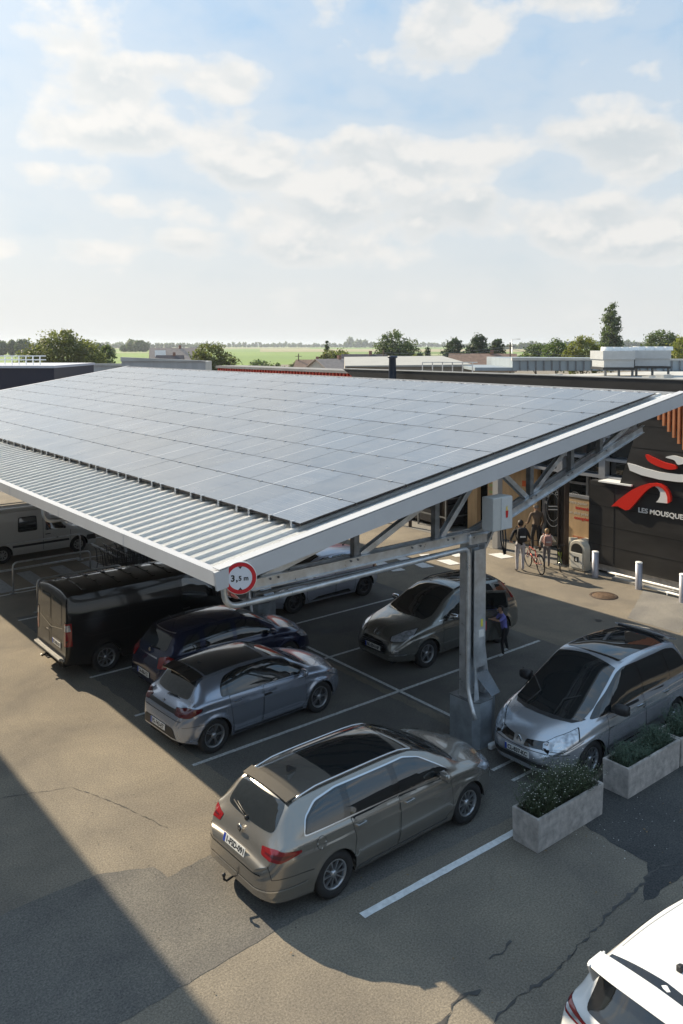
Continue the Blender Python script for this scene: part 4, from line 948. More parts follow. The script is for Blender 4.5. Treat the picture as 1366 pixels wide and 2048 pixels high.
# ---------------- blue-grey hatchback
def hatch():
    paint = paintm('blue grey metallic paint', (0.34, 0.38, 0.46), 0.70, 0.24)
    sp = dict(L=4.055, xr=.70, xf=3.24, Ra=.355, R=.322, z0=.22, n=120, flare=.03, bow=.03,
        top=[(0, .56), (.025, .66), (.05, .76), (.09, .86), (.16, .93), (.26, 1.02), (.48, 1.27), (.62, 1.36), (.9, 1.40), (1.6, 1.43), (2.1, 1.415), (2.45, 1.34), (2.85, 1.13), (3.12, 1.01), (3.5, .955), (3.85, .83), (3.99, .68), (4.04, .55), (4.055, .48)],
        drop=[(0, .02), (.1, .05), (.3, .09), (.6, .05), (2.3, .05), (3.1, .05), (3.6, .09), (3.95, .13), (4.055, .1)],
        wr=[(0, .66), (.1, .70), (.26, .62), (.5, .55), (.7, .545), (1.5, .56), (2.3, .55), (2.6, .58), (3.0, .68), (3.2, .70), (3.7, .62), (3.95, .50), (4.055, .36)],
        belt=[(0, .54), (.1, .80), (.25, .93), (.6, 1.0), (1.0, .99), (2.0, .94), (3.0, .91), (3.3, .87), (3.8, .72), (4.055, .46)],
        w=[(0, .50), (.04, .61), (.12, .72), (.28, .81), (.5, .862), (.9, .87), (2.0, .862), (3.1, .87), (3.4, .855), (3.65, .80), (3.84, .71), (3.96, .60), (4.02, .50), (4.055, .38)],
        low=[(0, .36), (.2, .30), (.5, .24), (1.2, .19), (3, .19), (3.7, .20), (4.055, .26)])
    c = Car('hatchback', 'blue grey five door hatchback with black rear light band, beside the taupe estate', 'hatchback', sp, paint, (6.86 + 2.03, 14.0, 0), R(2.6))
    c.side('window_trim', [(.86, .985), (2.98, .935), (2.80, 1.06), (2.45, 1.26), (2.1, 1.345), (1.35, 1.355), (1.02, 1.29), (.88, 1.16)], blk_g, .004, r=.07)
    c.side('side_window', [(1.02, 1.01), (1.72, .985), (1.76, 1.325), (1.35, 1.33), (1.08, 1.27)], glass_m, .007, r=.05)
    c.side('side_window', [(1.86, .98), (2.72, .955), (2.66, 1.09), (2.42, 1.245), (2.1, 1.32), (1.88, 1.325)], glass_m, .007, r=.04)
    c.side('rear_quarter_window', [(.90, 1.015), (.98, 1.01), (1.03, 1.25), (.93, 1.17)], glass_m, .007, r=.02)
    c.patch('rear_window', [(0, -.56, 1.01), (0, .56, 1.01), (0, .49, 1.29), (0, -.49, 1.29)], 0, glass_m, .004, r=.09)
    c.patch('windshield', [(2.18, -.50, 3), (2.5, -.53, 3), (2.95, -.645, 3), (3.07, -.58, 3), (3.13, 0, 3), (3.07, .58, 3), (2.95, .645, 3), (2.5, .53, 3), (2.18, .50, 3), (2.12, 0, 3)], 'top', glass_m, .004)
    c.patch('roof_panel', [(.72, -.49, 3), (2.05, -.51, 3), (2.05, .51, 3), (.72, .49, 3)], 'top', paintm('dark roof glass', (.05, .055, .06), .5, .3), .004, r=.05)
    doors(c, [[(1.10, .40), (1.10, .27), (1.78, .25), (1.80, .96), (1.02, .98), (1.06, .70)], [(1.80, .25), (2.78, .25), (2.86, .38), (2.84, .91), (1.82, .955)]], paint)
    c.handle(1.20, .86, paint); c.handle(2.02, .83, paint)
    c.seam([(.05, -1, .60), (.5, -1, .62), (.62, -1, .70)], .007)
    c.side('sill_trim', [(1.15, .215), (2.80, .215), (2.80, .245), (1.15, .245)], black_pl, .006)
    c.patch('light_band', [(0, -.62, .795), (0, .62, .795), (0, .60, .865), (0, -.60, .865)], 0, blk_g, .005)
    lamp_pair(c, 'tail_light', [(.05, .50, .79), (.05, .50, .89), (.22, .76, .92), (.42, .84, .90), (.40, .84, .85), (.2, .78, .77)], 35, dred_lens)
    lamp_pair(c, 'headlight', [(4.0, .42, .62), (3.96, .42, .70), (3.7, .70, .78), (3.45, .80, .80), (3.62, .78, .70), (3.9, .62, .60)], 40, lamp_m, front=True)
    c.patch('lower_bumper', [(0, -.60, .34), (0, .60, .34), (0, .50, .56), (0, -.50, .56)], 0, black_pl, .004, r=.06)
    c.patch('grille', [(4, -.46, .34), (4, .46, .34), (4, .40, .56), (4, -.40, .56)], 180, black_pl, .004)
    c.patch('bumper_seam', [(0, -.66, .70), (0, .66, .70), (0, .66, .71), (0, -.66, .71)], 0, dark_m, .003)
    c.plate(-.26, .26, .50, False, 'FS-743-ET', .05)
    bm = newbm(); prism(bm, [(0, .03), (.022, .0), (0, -.03), (-.022, 0)], basis((.12, 0, .905), (0, -1, 0), (.3, 0, 1)), .012); c.part('badge', bm, chrome)
    bm = newbm(); tube(bm, [(.20, 0, 1.0), (.21, -.05, 1.02), (.235, -.30, 1.03)], .012, 6); c.part('rear_wiper', bm, black_pl)
    bm = newbm()
    pts = [(.52, y, 1.325 + .05 * (1 - (y / .6) ** 2)) for y in np.linspace(-.53, .53, 11)]
    for a, b in zip(pts, pts[1:]):
        bm.faces.new([bm.verts.new(q) for q in ((a[0] - .13, a[1] * .97, a[2] - .035), (b[0] - .13, b[1] * .97, b[2] - .035), (b[0] + .12, b[1], b[2] + .02), (a[0] + .12, a[1], a[2] + .02))])
    bmesh.ops.remove_doubles(bm, verts=bm.verts[:], dist=.001); bmesh.ops.solidify(bm, geom=bm.faces[:], thickness=.02); c.part('roof_spoiler', bm, blk_g, smooth=True, auto=40)
    bm = newbm(); prism(bm, [(0, 0), (.12, 0), (.03, .05), (0, .055)], basis((.85, .012, 1.39), (1, 0, 0), (0, 0, 1)), .03); c.part('roof_antenna', bm, black_pl)
    c.mirrors(2.74, .94, paint); c.wheels('twin5', .215, dark=1); return c
# ---------------- dark blue small car
def small_dark():
    paint = paintm('midnight blue paint', (0.010, 0.016, 0.055), 0.4, 0.22)
    sp = dict(L=4.1, xr=.72, xf=3.26, Ra=.34, R=.31, z0=.22, n=110, bow=.04,
        top=[(0, .58), (.025, .68), (.06, .78), (.12, .90), (.22, 1.03), (.40, 1.28), (.52, 1.38), (.8, 1.44), (1.6, 1.48), (2.1, 1.46), (2.5, 1.36), (2.9, 1.15), (3.15, 1.02), (3.5, .96), (3.86, .82), (4.0, .68), (4.08, .55), (4.1, .48)],
        drop=[(0, .02), (.1, .05), (.3, .10), (.6, .07), (2.3, .07), (3.1, .06), (3.6, .09), (3.95, .13), (4.1, .1)],
        wr=[(0, .66), (.1, .70), (.26, .62), (.45, .55), (.7, .54), (1.5, .55), (2.3, .55), (2.6, .58), (3.0, .68), (3.2, .70), (3.7, .62), (3.95, .54), (4.1, .46)],
        belt=[(0, .54), (.1, .80), (.25, .92), (.6, .97), (2.0, .94), (3.0, .91), (3.3, .87), (3.8, .72), (4.1, .46)],
        w=[(0, .58), (.05, .67), (.15, .75), (.3, .81), (.55, .84), (.9, .85), (2.0, .85), (3.2, .85), (3.5, .83), (3.8, .76), (3.97, .66), (4.1, .54)],
        low=[(0, .34), (.2, .28), (.5, .24), (1.2, .19), (3, .19), (3.7, .20), (4.1, .26)])
    c = Car('small_car', 'midnight blue small car between the black van and the blue grey hatchback', 'small car', sp, paint, (7.72 + 2.05, 16.35, 0), R(1.0))
    c.side('rear_quarter_window', [(.50, 1.0), (.95, .99), (.98, 1.30), (.72, 1.28), (.58, 1.16)], glass_m, .005, r=.05)
    c.side('side_window', [(1.08, .99), (1.78, .975), (1.80, 1.35), (1.3, 1.36), (1.12, 1.33)], glass_m, .005, r=.05)
    c.side('side_window', [(1.88, .97), (2.82, .95), (2.70, 1.09), (2.42, 1.27), (2.1, 1.35), (1.92, 1.355)], glass_m, .005, r=.04)
    c.patch('rear_window', [(0, -.54, 1.02), (0, .54, 1.02), (0, .47, 1.30), (0, -.47, 1.30)], 0, glass_m, .004, r=.09)
    c.patch('windshield', [(2.18, -.50, 3), (2.5, -.53, 3), (2.95, -.645, 3), (3.09, -.58, 3), (3.15, 0, 3), (3.09, .58, 3), (2.95, .645, 3), (2.5, .53, 3), (2.18, .50, 3), (2.12, 0, 3)], 'top', glass_m, .004)
    doors(c, [[(1.12, .40), (1.12, .27), (1.82, .25), (1.84, .955), (1.05, .97), (1.08, .70)], [(1.84, .25), (2.80, .25), (2.88, .38), (2.86, .92), (1.86, .95)]], paint)
    c.handle(1.22, .84, paint); c.handle(2.06, .82, paint)
    lamp_pair(c, 'tail_light', [(.05, .52, .72), (.05, .52, .90), (.16, .72, .96), (.30, .78, .92), (.28, .79, .74)], 40, red_lens)
    lamp_pair(c, 'headlight', [(4.0, .42, .60), (3.96, .42, .70), (3.7, .68, .78), (3.5, .78, .78), (3.62, .76, .66), (3.9, .60, .58)], 40, lamp_m, front=True)
    c.patch('tailgate_trim', [(0, -.40, .86), (0, .40, .86), (0, .39, .885), (0, -.39, .885)], 0, chrome, .006)
    c.patch('rear_spoiler_edge', [(0, -.46, 1.33), (0, .46, 1.33), (0, .45, 1.345), (0, -.45, 1.345)], 0, chrome, .006)
    c.plate(-.26, .26, .50, False, 'CA-006-YX', .05); diamond(c, .1, .95, False, chrome, .05, .034)
    bm = newbm(); tube(bm, [(.18, .0, 1.02), (.20, -.28, 1.05)], .012, 6); c.part('rear_wiper', bm, black_pl)
    bm = newbm(); tube(bm, [(.75, 0, 1.43), (.60, 0, 1.62)], .005, 5); c.part('roof_antenna', bm, black_pl)
    c.mirrors(2.76, .94, paint); c.wheels('ten', .19); return c
# ---------------- people carrier
def people_carrier():
    paint = paintm('silver paint', (0.52, 0.55, 0.60), 0.68, 0.26)
    sp = dict(L=4.66, xr=.93, xf=3.73, Ra=.365, R=.335, z0=.24, n=130, flare=.012, bow=.05,
        top=[(0, .60), (.03, .74), (.07, .92), (.14, 1.08), (.28, 1.32), (.46, 1.58), (.60, 1.665), (1.0, 1.70), (1.9, 1.73), (2.35, 1.705), (2.65, 1.63), (3.0, 1.45), (3.5, 1.17), (3.78, 1.04), (4.1, .955), (4.38, .845), (4.56, .70), (4.64, .57), (4.66, .50)],
        drop=[(0, .02), (.1, .05), (.3, .10), (.6, .06), (2.4, .06), (2.9, .08), (3.6, .08), (4.1, .10), (4.5, .14), (4.66, .1)],
        wr=[(0, .74), (.1, .76), (.3, .68), (.55, .62), (.8, .61), (2.3, .62), (2.7, .645), (3.2, .70), (3.7, .73), (4.1, .68), (4.45, .56), (4.66, .36)],
        belt=[(0, .58), (.08, .86), (.25, 1.02), (.6, 1.04), (1.8, 1.01), (2.9, .98), (3.6, .93), (4.1, .80), (4.66, .48)],
        w=[(0, .78), (.06, .83), (.2, .88), (.5, .92), (1.2, .93), (3.2, .93), (3.7, .915), (4.0, .875), (4.25, .80), (4.43, .70), (4.56, .58), (4.63, .47), (4.66, .38)],
        low=[(0, .34), (.2, .28), (.6, .23), (1.2, .20), (3.3, .20), (4.2, .20), (4.66, .24)])
    c = Car('people_carrier', 'silver people carrier with big dark glass roof, facing the camera beside the concrete planters', 'people carrier', sp, paint, (11.30 + 2.33, 9.08, 0), R(180.5))
    c.patch('windshield', [(2.60, -.61, 3), (2.95, -.66, 3), (3.45, -.72, 3), (3.78, -.70, 3), (3.93, -.45, 3), (4.0, 0, 3), (3.93, .45, 3), (3.78, .70, 3), (3.45, .72, 3), (2.95, .66, 3), (2.60, .61, 3), (2.54, 0, 3)], 'top', glass_m, .005)
    c.patch('glass_roof', [(.72, -.55, 3), (2.42, -.56, 3), (2.46, 0, 3), (2.42, .56, 3), (.72, .55, 3)], 'top', glass_m, .005, r=.05)
    c.patch('cowl', [(3.70, -.74, 3), (3.92, -.60, 3), (4.06, -.30, 3), (4.09, 0, 3), (4.06, .30, 3), (3.92, .60, 3), (3.70, .74, 3), (3.85, 0, 3)], 'top', black_pl, .004)
    c.side('window_trim', [(.42, 1.09), (3.66, .985), (3.36, 1.16), (2.98, 1.35), (2.66, 1.53), (2.45, 1.585), (.95, 1.575), (.66, 1.53), (.5, 1.33)], blk_g, .0045, r=.05)
    c.side('rear_quarter_window', [(.50, 1.11), (1.08, 1.095), (1.10, 1.55), (.78, 1.52), (.60, 1.34)], glass_m, .008, r=.05)
    c.side('side_window', [(1.20, 1.09), (2.02, 1.07), (2.04, 1.565), (1.22, 1.56)], glass_m, .008, r=.04)
    c.side('side_window', [(2.12, 1.065), (2.98, 1.04), (2.96, 1.30), (2.66, 1.48), (2.44, 1.565), (2.14, 1.565)], glass_m, .008, r=.04)
    c.side('front_quarter_window', [(3.04, 1.04), (3.44, 1.03), (3.26, 1.16), (3.06, 1.27)], glass_m, .008, r=.02)
    doors(c, [[(1.20, .40), (1.28, .27), (2.04, .25), (2.07, 1.06), (1.16, 1.08), (1.28, .75)], [(2.08, .25), (3.20, .25), (3.30, .40), (3.26, .98), (2.10, 1.055)]], paint)
    c.side('sill_trim', [(1.35, .47), (3.25, .45), (3.25, .465), (1.35, .485)], chrome, .0075)
    c.side('sill_trim', [(1.35, .265), (3.2, .265), (3.2, .285), (1.35, .285)], chrome, .0075)
    c.handle(1.34, .92, chrome); c.handle(2.26, .90, chrome)
    c.patch('grille', [(4.6, -.50, .60), (4.6, -.11, .58), (4.6, -.13, .69), (4.6, -.50, .72)], 180, blk_g, .006, r=.02)
    c.patch('grille', [(4.6, .50, .60), (4.6, .11, .58), (4.6, .13, .69), (4.6, .50, .72)], 180, blk_g, .006, r=.02)
    c.patch('badge_panel', [(4.6, -.10, .58), (4.6, .10, .58), (4.6, .13, .72), (4.6, -.13, .72)], 180, paintm('bright silver paint', (.5, .51, .52), .7, .25), .008, r=.02)
    diamond(c, 4.6, .645, True, chrome, .072, .046)
    lamp_pair(c, 'headlight', [(4.60, .50, .60), (4.58, .50, .69), (4.42, .66, .79), (4.05, .84, .90), (4.10, .88, .74), (4.40, .78, .60)], 42, lamp_m, front=True, r=.02)
    lamp_pair(c, 'headlight_lens', [(4.5, .62, .63), (4.45, .66, .72), (4.35, .74, .74), (4.38, .78, .64)], 42, chrome, off=.009, front=True, r=.03)
    lamp_pair(c, 'tail_light', [(.05, .60, .9), (.05, .62, 1.06), (.2, .80, 1.3), (.34, .80, 1.35), (.32, .84, 1.0)], 42, red_lens)
    c.patch('bumper_seam', [(4.6, -.80, .545), (4.6, .80, .545), (4.6, .80, .555), (4.6, -.80, .555)], 180, dark_m, .004)
    c.patch('air_intake', [(4.6, -.62, .31), (4.6, .62, .31), (4.6, .60, .38), (4.6, -.60, .38)], 180, black_pl, .005, r=.02)
    c.patch('bumper_trim', [(4.6, -.66, .392), (4.6, .66, .392), (4.6, .66, .402), (4.6, -.66, .402)], 180, chrome, .007)
    c.side('bumper_seam', [(3.95, .72), (4.45, .56), (4.45, .567), (3.95, .727)], dark_m, .003)
    c.plate(-.26, .26, .475, True, 'CL-837-KC', -.05)
    for x, a in ((3.95, .25), (3.97, -.35)):
        bm = newbm(); tube(bm, [(3.96, a, 1.0), (3.60, a - .05 * (1 if a > 0 else -1), 1.15), (3.3, a * 1.9, 1.23)], .012, 6); c.part('wiper', bm, black_pl)
    c.mirrors(3.10, .98, black_pl, size=(.18, .28, .21)); c.wheels('ten', .215, width=.215)
    bm = newbm()
    pts = [(.62, y, 1.655 + .05 * (1 - (y / .62) ** 2)) for y in np.linspace(-.60, .60, 11)]
    for a, b in zip(pts, pts[1:]):
        bm.faces.new([bm.verts.new(q) for q in ((a[0] - .26, a[1] * .97, a[2] - .06), (b[0] - .26, b[1] * .97, b[2] - .06), (b[0] + .06, b[1], b[2] + .03), (a[0] + .06, a[1], a[2] + .03))])
    bmesh.ops.remove_doubles(bm, verts=bm.verts[:], dist=.001); bmesh.ops.solidify(bm, geom=bm.faces[:], thickness=.03); c.part('roof_spoiler', bm, paint, smooth=True, auto=40)
    bm = newbm(); beam(bm, (.72, -.5, 1.705), (.72, .5, 1.705), .05, .04); c.part('roof_bar', bm, black_pl)
    return c
# ---------------- grey crossover, rear door open
def crossover():
    paint = paintm('olive grey metallic paint', (0.24, 0.235, 0.215), 0.68, 0.24)
    sp = dict(L=4.365, xr=.82, xf=3.435, Ra=.375, R=.335, z0=.26, n=120, flare=.022, bow=.04,
        top=[(0, .62), (.03, .76), (.08, .92), (.15, 1.08), (.30, 1.34), (.46, 1.52), (.62, 1.585), (1.2, 1.62), (1.9, 1.635), (2.25, 1.60), (2.6, 1.47), (3.0, 1.25), (3.35, 1.10), (3.65, 1.04), (4.0, .96), (4.22, .82), (4.32, .66), (4.35, .55), (4.365, .48)],
        drop=[(0, .02), (.1, .05), (.3, .10), (.6, .07), (2.3, .07), (3.2, .07), (3.7, .08), (4.1, .12), (4.365, .1)],
        wr=[(0, .68), (.1, .72), (.3, .64), (.5, .58), (.8, .57), (2.1, .575), (2.5, .60), (3.0, .68), (3.35, .73), (3.8, .68), (4.2, .56), (4.365, .42)],
        belt=[(0, .58), (.1, .86), (.3, 1.05), (.6, 1.06), (1.8, 1.03), (2.9, .99), (3.4, .95), (3.9, .84), (4.365, .48)],
        w=[(0, .74), (.06, .80), (.2, .86), (.5, .90), (1.0, .915), (3.2, .915), (3.5, .90), (3.8, .86), (4.05, .79), (4.22, .69), (4.32, .58), (4.365, .46)],
        low=[(0, .36), (.2, .30), (.6, .26), (1.2, .24), (3.1, .24), (3.9, .25), (4.365, .28)])
    c = Car('crossover', 'dark olive grey crossover with its rear side door open, facing left behind the canopy post', 'crossover car', sp, paint, (12.60 + 2.18, 14.37, 0), R(180))
    c.patch('windshield', [(2.22, -.54, 3), (2.6, -.58, 3), (3.12, -.68, 3), (3.33, -.60, 3), (3.44, 0, 3), (3.33, .60, 3), (3.12, .68, 3), (2.6, .58, 3), (2.22, .54, 3), (2.16, 0, 3)], 'top', glass_m, .005)
    c.patch('glass_roof', [(.72, -.50, 3), (1.85, -.51, 3), (1.85, .51, 3), (.72, .50, 3)], 'top', glass_m, .005, r=.05)
    W_ = {'rear_quarter_window': [(.46, 1.16), (.80, 1.10), (.84, 1.45), (.66, 1.42)], 'side_window': [(.92, 1.09), (1.72, 1.075), (1.75, 1.50), (.98, 1.47)]}
    c.side('side_window', [(1.82, 1.07), (2.95, 1.03), (2.70, 1.25), (2.36, 1.44), (2.15, 1.50), (1.86, 1.505)], glass_m, .008, r=.04)
    for k, v in W_.items(): c.side(k, v, glass_m, .008, r=.04)
    c.side('window_trim', [(1.80, 1.045), (3.02, 1.0), (3.03, 1.015), (1.81, 1.06)], chrome, .0075)
    doors(c, [[(1.78, .28), (2.84, .28), (2.96, .42), (2.92, .98), (1.80, 1.04)]], paint)
    # the far flank keeps its door shut; on this flank the leaf stands open over a dark opening
    op = [(1.02, .48), (1.18, .30), (1.77, .28), (1.79, 1.52), (1.0, 1.49), (.93, 1.06), (1.06, .75)]
    c.patch('door_opening', [(x, 1, z) for x, z in op], -90, dark_m, .009, r=.03)
    lf = empty('open_rear_door', (1.78 - c.L / 2, .905, 0), R(180 - 24)); lf.parent = c.root; lf['label'] = 'rear side door standing open'
    bm = newbm(); prism(bm, rounded([(0.0, .28), (.60, .30), (.74, .48), (.70, .75), (.84, 1.04), (0.0, 1.04)], .04), basis((0, -.03, 0), (1, 0, 0), (0, 0, 1)), .06); bevel_all(bm, .006); finish('door_skin', bm, paint, lf, smooth=True, auto=35)
    bm = newbm()
    for a, b in (((.0, 1.04), (.0, 1.50)), ((0, 1.50), (.74, 1.47)), ((.74, 1.47), (.83, 1.05))): beam(bm, (a[0], -.04, a[1]), (b[0], -.075 if b[1] > 1.2 else -.04, b[1]), .03, .05)
    finish('window_frame', bm, paint, lf)
    bm = newbm(); bm.faces.new([bm.verts.new(v) for v in ((.03, -.045, 1.05), (.80, -.045, 1.05), (.71, -.07, 1.45), (.03, -.07, 1.48))]); bmesh.ops.solidify(bm, geom=bm.faces[:], thickness=.006); finish('window_glass', bm, glass_m, lf)
    bm = newbm(); beam(bm, (0, -.096, 1.055), (.84, -.096, 1.055), .008, .018); finish('chrome_strip', bm, chrome, lf)
    for sgn in (1, -1):
        bm = newbm(); beam(bm, (.50, sgn * -.085 if sgn > 0 else .06, .93), (.68, sgn * -.085 if sgn > 0 else .06, .94), .02, .03); finish('handle', bm, chrome if sgn > 0 else black_pl, lf)
    c.handle(2.02, .92, chrome)
    c.patch('grille', [(4.3, -.40, .40), (4.3, .40, .40), (4.3, .47, .68), (4.3, -.47, .68)], 180, blk_g, .006, r=.05)
    bm = newbm()
    for z in (.44, .49, .54, .59, .64): beam(bm, (4.375, -.40, z), (4.375, .40, z), .01, .008)
    c.part('grille_bars', bm, black_pl)
    bm = newbm()
    for p, q in (((-.05, .80), (-.02, .86)), ((-.02, .86), (.03, .87)), ((.03, .87), (.05, .84)), ((.0, .83), (.03, .78)), ((-.02, .86), (-.04, .78)), ((-.04, .78), (0, .76))): beam(bm, (4.30 - (p[1] - .78) * .6, p[0], p[1]), (4.30 - (q[1] - .78) * .6, q[0], q[1]), .02, .016)
    c.part('badge', bm, chrome)
    lamp_pair(c, 'headlight', [(4.28, .50, .70), (4.24, .50, .79), (4.0, .68, .90), (3.72, .82, .95), (3.86, .84, .84), (4.12, .74, .72)], 42, lamp_m, front=True)
    lamp_pair(c, 'fog_light', [(4.26, .60, .46), (4.26, .60, .54), (4.20, .70, .54), (4.20, .70, .46)], 30, chrome, front=True, r=.03)
    lamp_pair(c, 'bumper_trim', [(4.3, .50, .40), (4.3, .50, .425), (4.05, .80, .45), (4.05, .80, .42)], 35, chrome, front=True, off=.008, r=.008)
    lamp_pair(c, 'tail_light', [(.05, .58, .92), (.05, .60, 1.08), (.18, .76, 1.28), (.32, .80, 1.30), (.36, .84, 1.08)], 42, red_lens)
    c.plate(-.26, .26, .50, True, 'BE-054-NP', -.05)
    c.mirrors(2.72, 1.02, chrome, size=(.14, .24, .16)); c.wheels('five', .215, width=.22)
    c.rail(.7, 2.2, .56, black_pl, .03, .015)
    bm = newbm()
    for y in (-.56, .56): beam(bm, (.42, y, 1.36), (.30, y, 1.36), .02, .02)
    c.part('spoiler_tabs', bm, black_pl); return c
# ---------------- silver blue hatch by the second post
def silver_hatch():
    paint = paintm('lilac silver paint', (0.46, 0.49, 0.58), 0.5, 0.32)
    sp = dict(L=4.06, xr=.68, xf=3.27, Ra=.36, R=.315, z0=.22, n=110, flare=.03, bow=.03,
        top=[(0, .58), (.025, .68), (.05, .80), (.1, .93), (.2, 1.05), (.42, 1.27), (.56, 1.37), (.9, 1.42), (1.6, 1.45), (2.1, 1.435), (2.5, 1.33), (2.9, 1.12), (3.15, 1.0), (3.5, .94), (3.85, .80), (3.99, .66), (4.04, .55), (4.06, .48)],
        drop=[(0, .02), (.1, .05), (.3, .09), (.6, .06), (2.3, .06), (3.1, .06), (3.6, .09), (3.95, .13), (4.06, .1)],
        wr=[(0, .64), (.1, .68), (.26, .60), (.5, .53), (.7, .53), (1.5, .55), (2.3, .55), (2.6, .58), (3.0, .67), (3.2, .69), (3.7, .61), (3.95, .50), (4.06, .36)],
        belt=[(0, .54), (.1, .84), (.25, .97), (.6, 1.03), (1.0, 1.01), (2.0, .95), (3.0, .90), (3.3, .86), (3.8, .72), (4.06, .46)],
        w=[(0, .60), (.05, .69), (.15, .77), (.3, .83), (.55, .862), (.9, .865), (2.0, .845), (3.1, .862), (3.4, .85), (3.65, .80), (3.84, .71), (3.96, .60), (4.06, .40)],
        low=[(0, .36), (.2, .30), (.5, .24), (1.2, .19), (3, .19), (3.7, .20), (4.06, .26)])
    c = Car('hatchback', 'lilac silver hatchback facing left behind the second canopy post', 'hatchback', sp, paint, (12.60 + 2.03, 19.45, 0), R(180))
    c.side('side_window', [(.98, 1.05), (1.72, 1.02), (1.76, 1.34), (1.35, 1.35), (1.08, 1.29)], glass_m, .007, r=.05)
    c.side('side_window', [(1.82, 1.0), (2.84, .955), (2.70, 1.08), (2.42, 1.25), (2.1, 1.335), (1.86, 1.345)], glass_m, .007, r=.04)
    c.patch('rear_window', [(0, -.52, 1.04), (0, .52, 1.04), (0, .46, 1.29), (0, -.46, 1.29)], 0, glass_m, .004, r=.09)
    c.patch('windshield', [(2.18, -.50, 3), (2.5, -.53, 3), (2.95, -.645, 3), (3.09, -.58, 3), (3.15, 0, 3), (3.09, .58, 3), (2.95, .645, 3), (2.5, .53, 3), (2.18, .50, 3), (2.12, 0, 3)], 'top', glass_m, .004)
    doors(c, [[(1.08, .40), (1.08, .27), (1.78, .25), (1.80, .98), (1.0, 1.0), (1.04, .70)], [(1.80, .25), (2.78, .25), (2.86, .38), (2.84, .91), (1.82, .97)]], paint)
    c.side('sill_trim', [(1.20, .25), (2.70, .25), (2.45, .33), (1.30, .36)], blk_g, .0075, r=.03); c.side('sill_trim', [(1.2, .285), (2.6, .25), (2.6, .262), (1.2, .297)], chrome, .010)
    c.handle(2.02, .83, paint); c.seam([(.05, -1, .60), (.5, -1, .62), (.62, -1, .70)], .007)
    lamp_pair(c, 'tail_light', [(.05, .50, .80), (.05, .50, .93), (.2, .74, 1.0), (.34, .80, .98), (.34, .82, .84)], 40, dred_lens)
    lamp_pair(c, 'headlight', [(4.0, .40, .58), (3.96, .40, .70), (3.7, .68, .80), (3.40, .80, .82), (3.55, .80, .68), (3.86, .64, .58)], 40, lamp_m, front=True)
    c.patch('grille', [(4, -.40, .42), (4, .40, .42), (4, .40, .62), (4, -.40, .62)], 180, blk_g, .004, r=.03); diamond(c, 4, .62, True, chrome)
    bm = newbm(); tube(bm, [(.85, 0, 1.40), (.70, 0, 1.55)], .006, 5); lathe(bm, [(.0001, -.02), (.025, -.02), (.02, .02), (.0001, .03)], 10, 'z', (.85, 0, 1.43)); c.part('roof_antenna', bm, black_pl)
    c.mirrors(2.74, .94, black_pl); c.wheels('five', .20, m_rim=mat('dark alloy', (.10, .10, .11), .35, .6)); return c
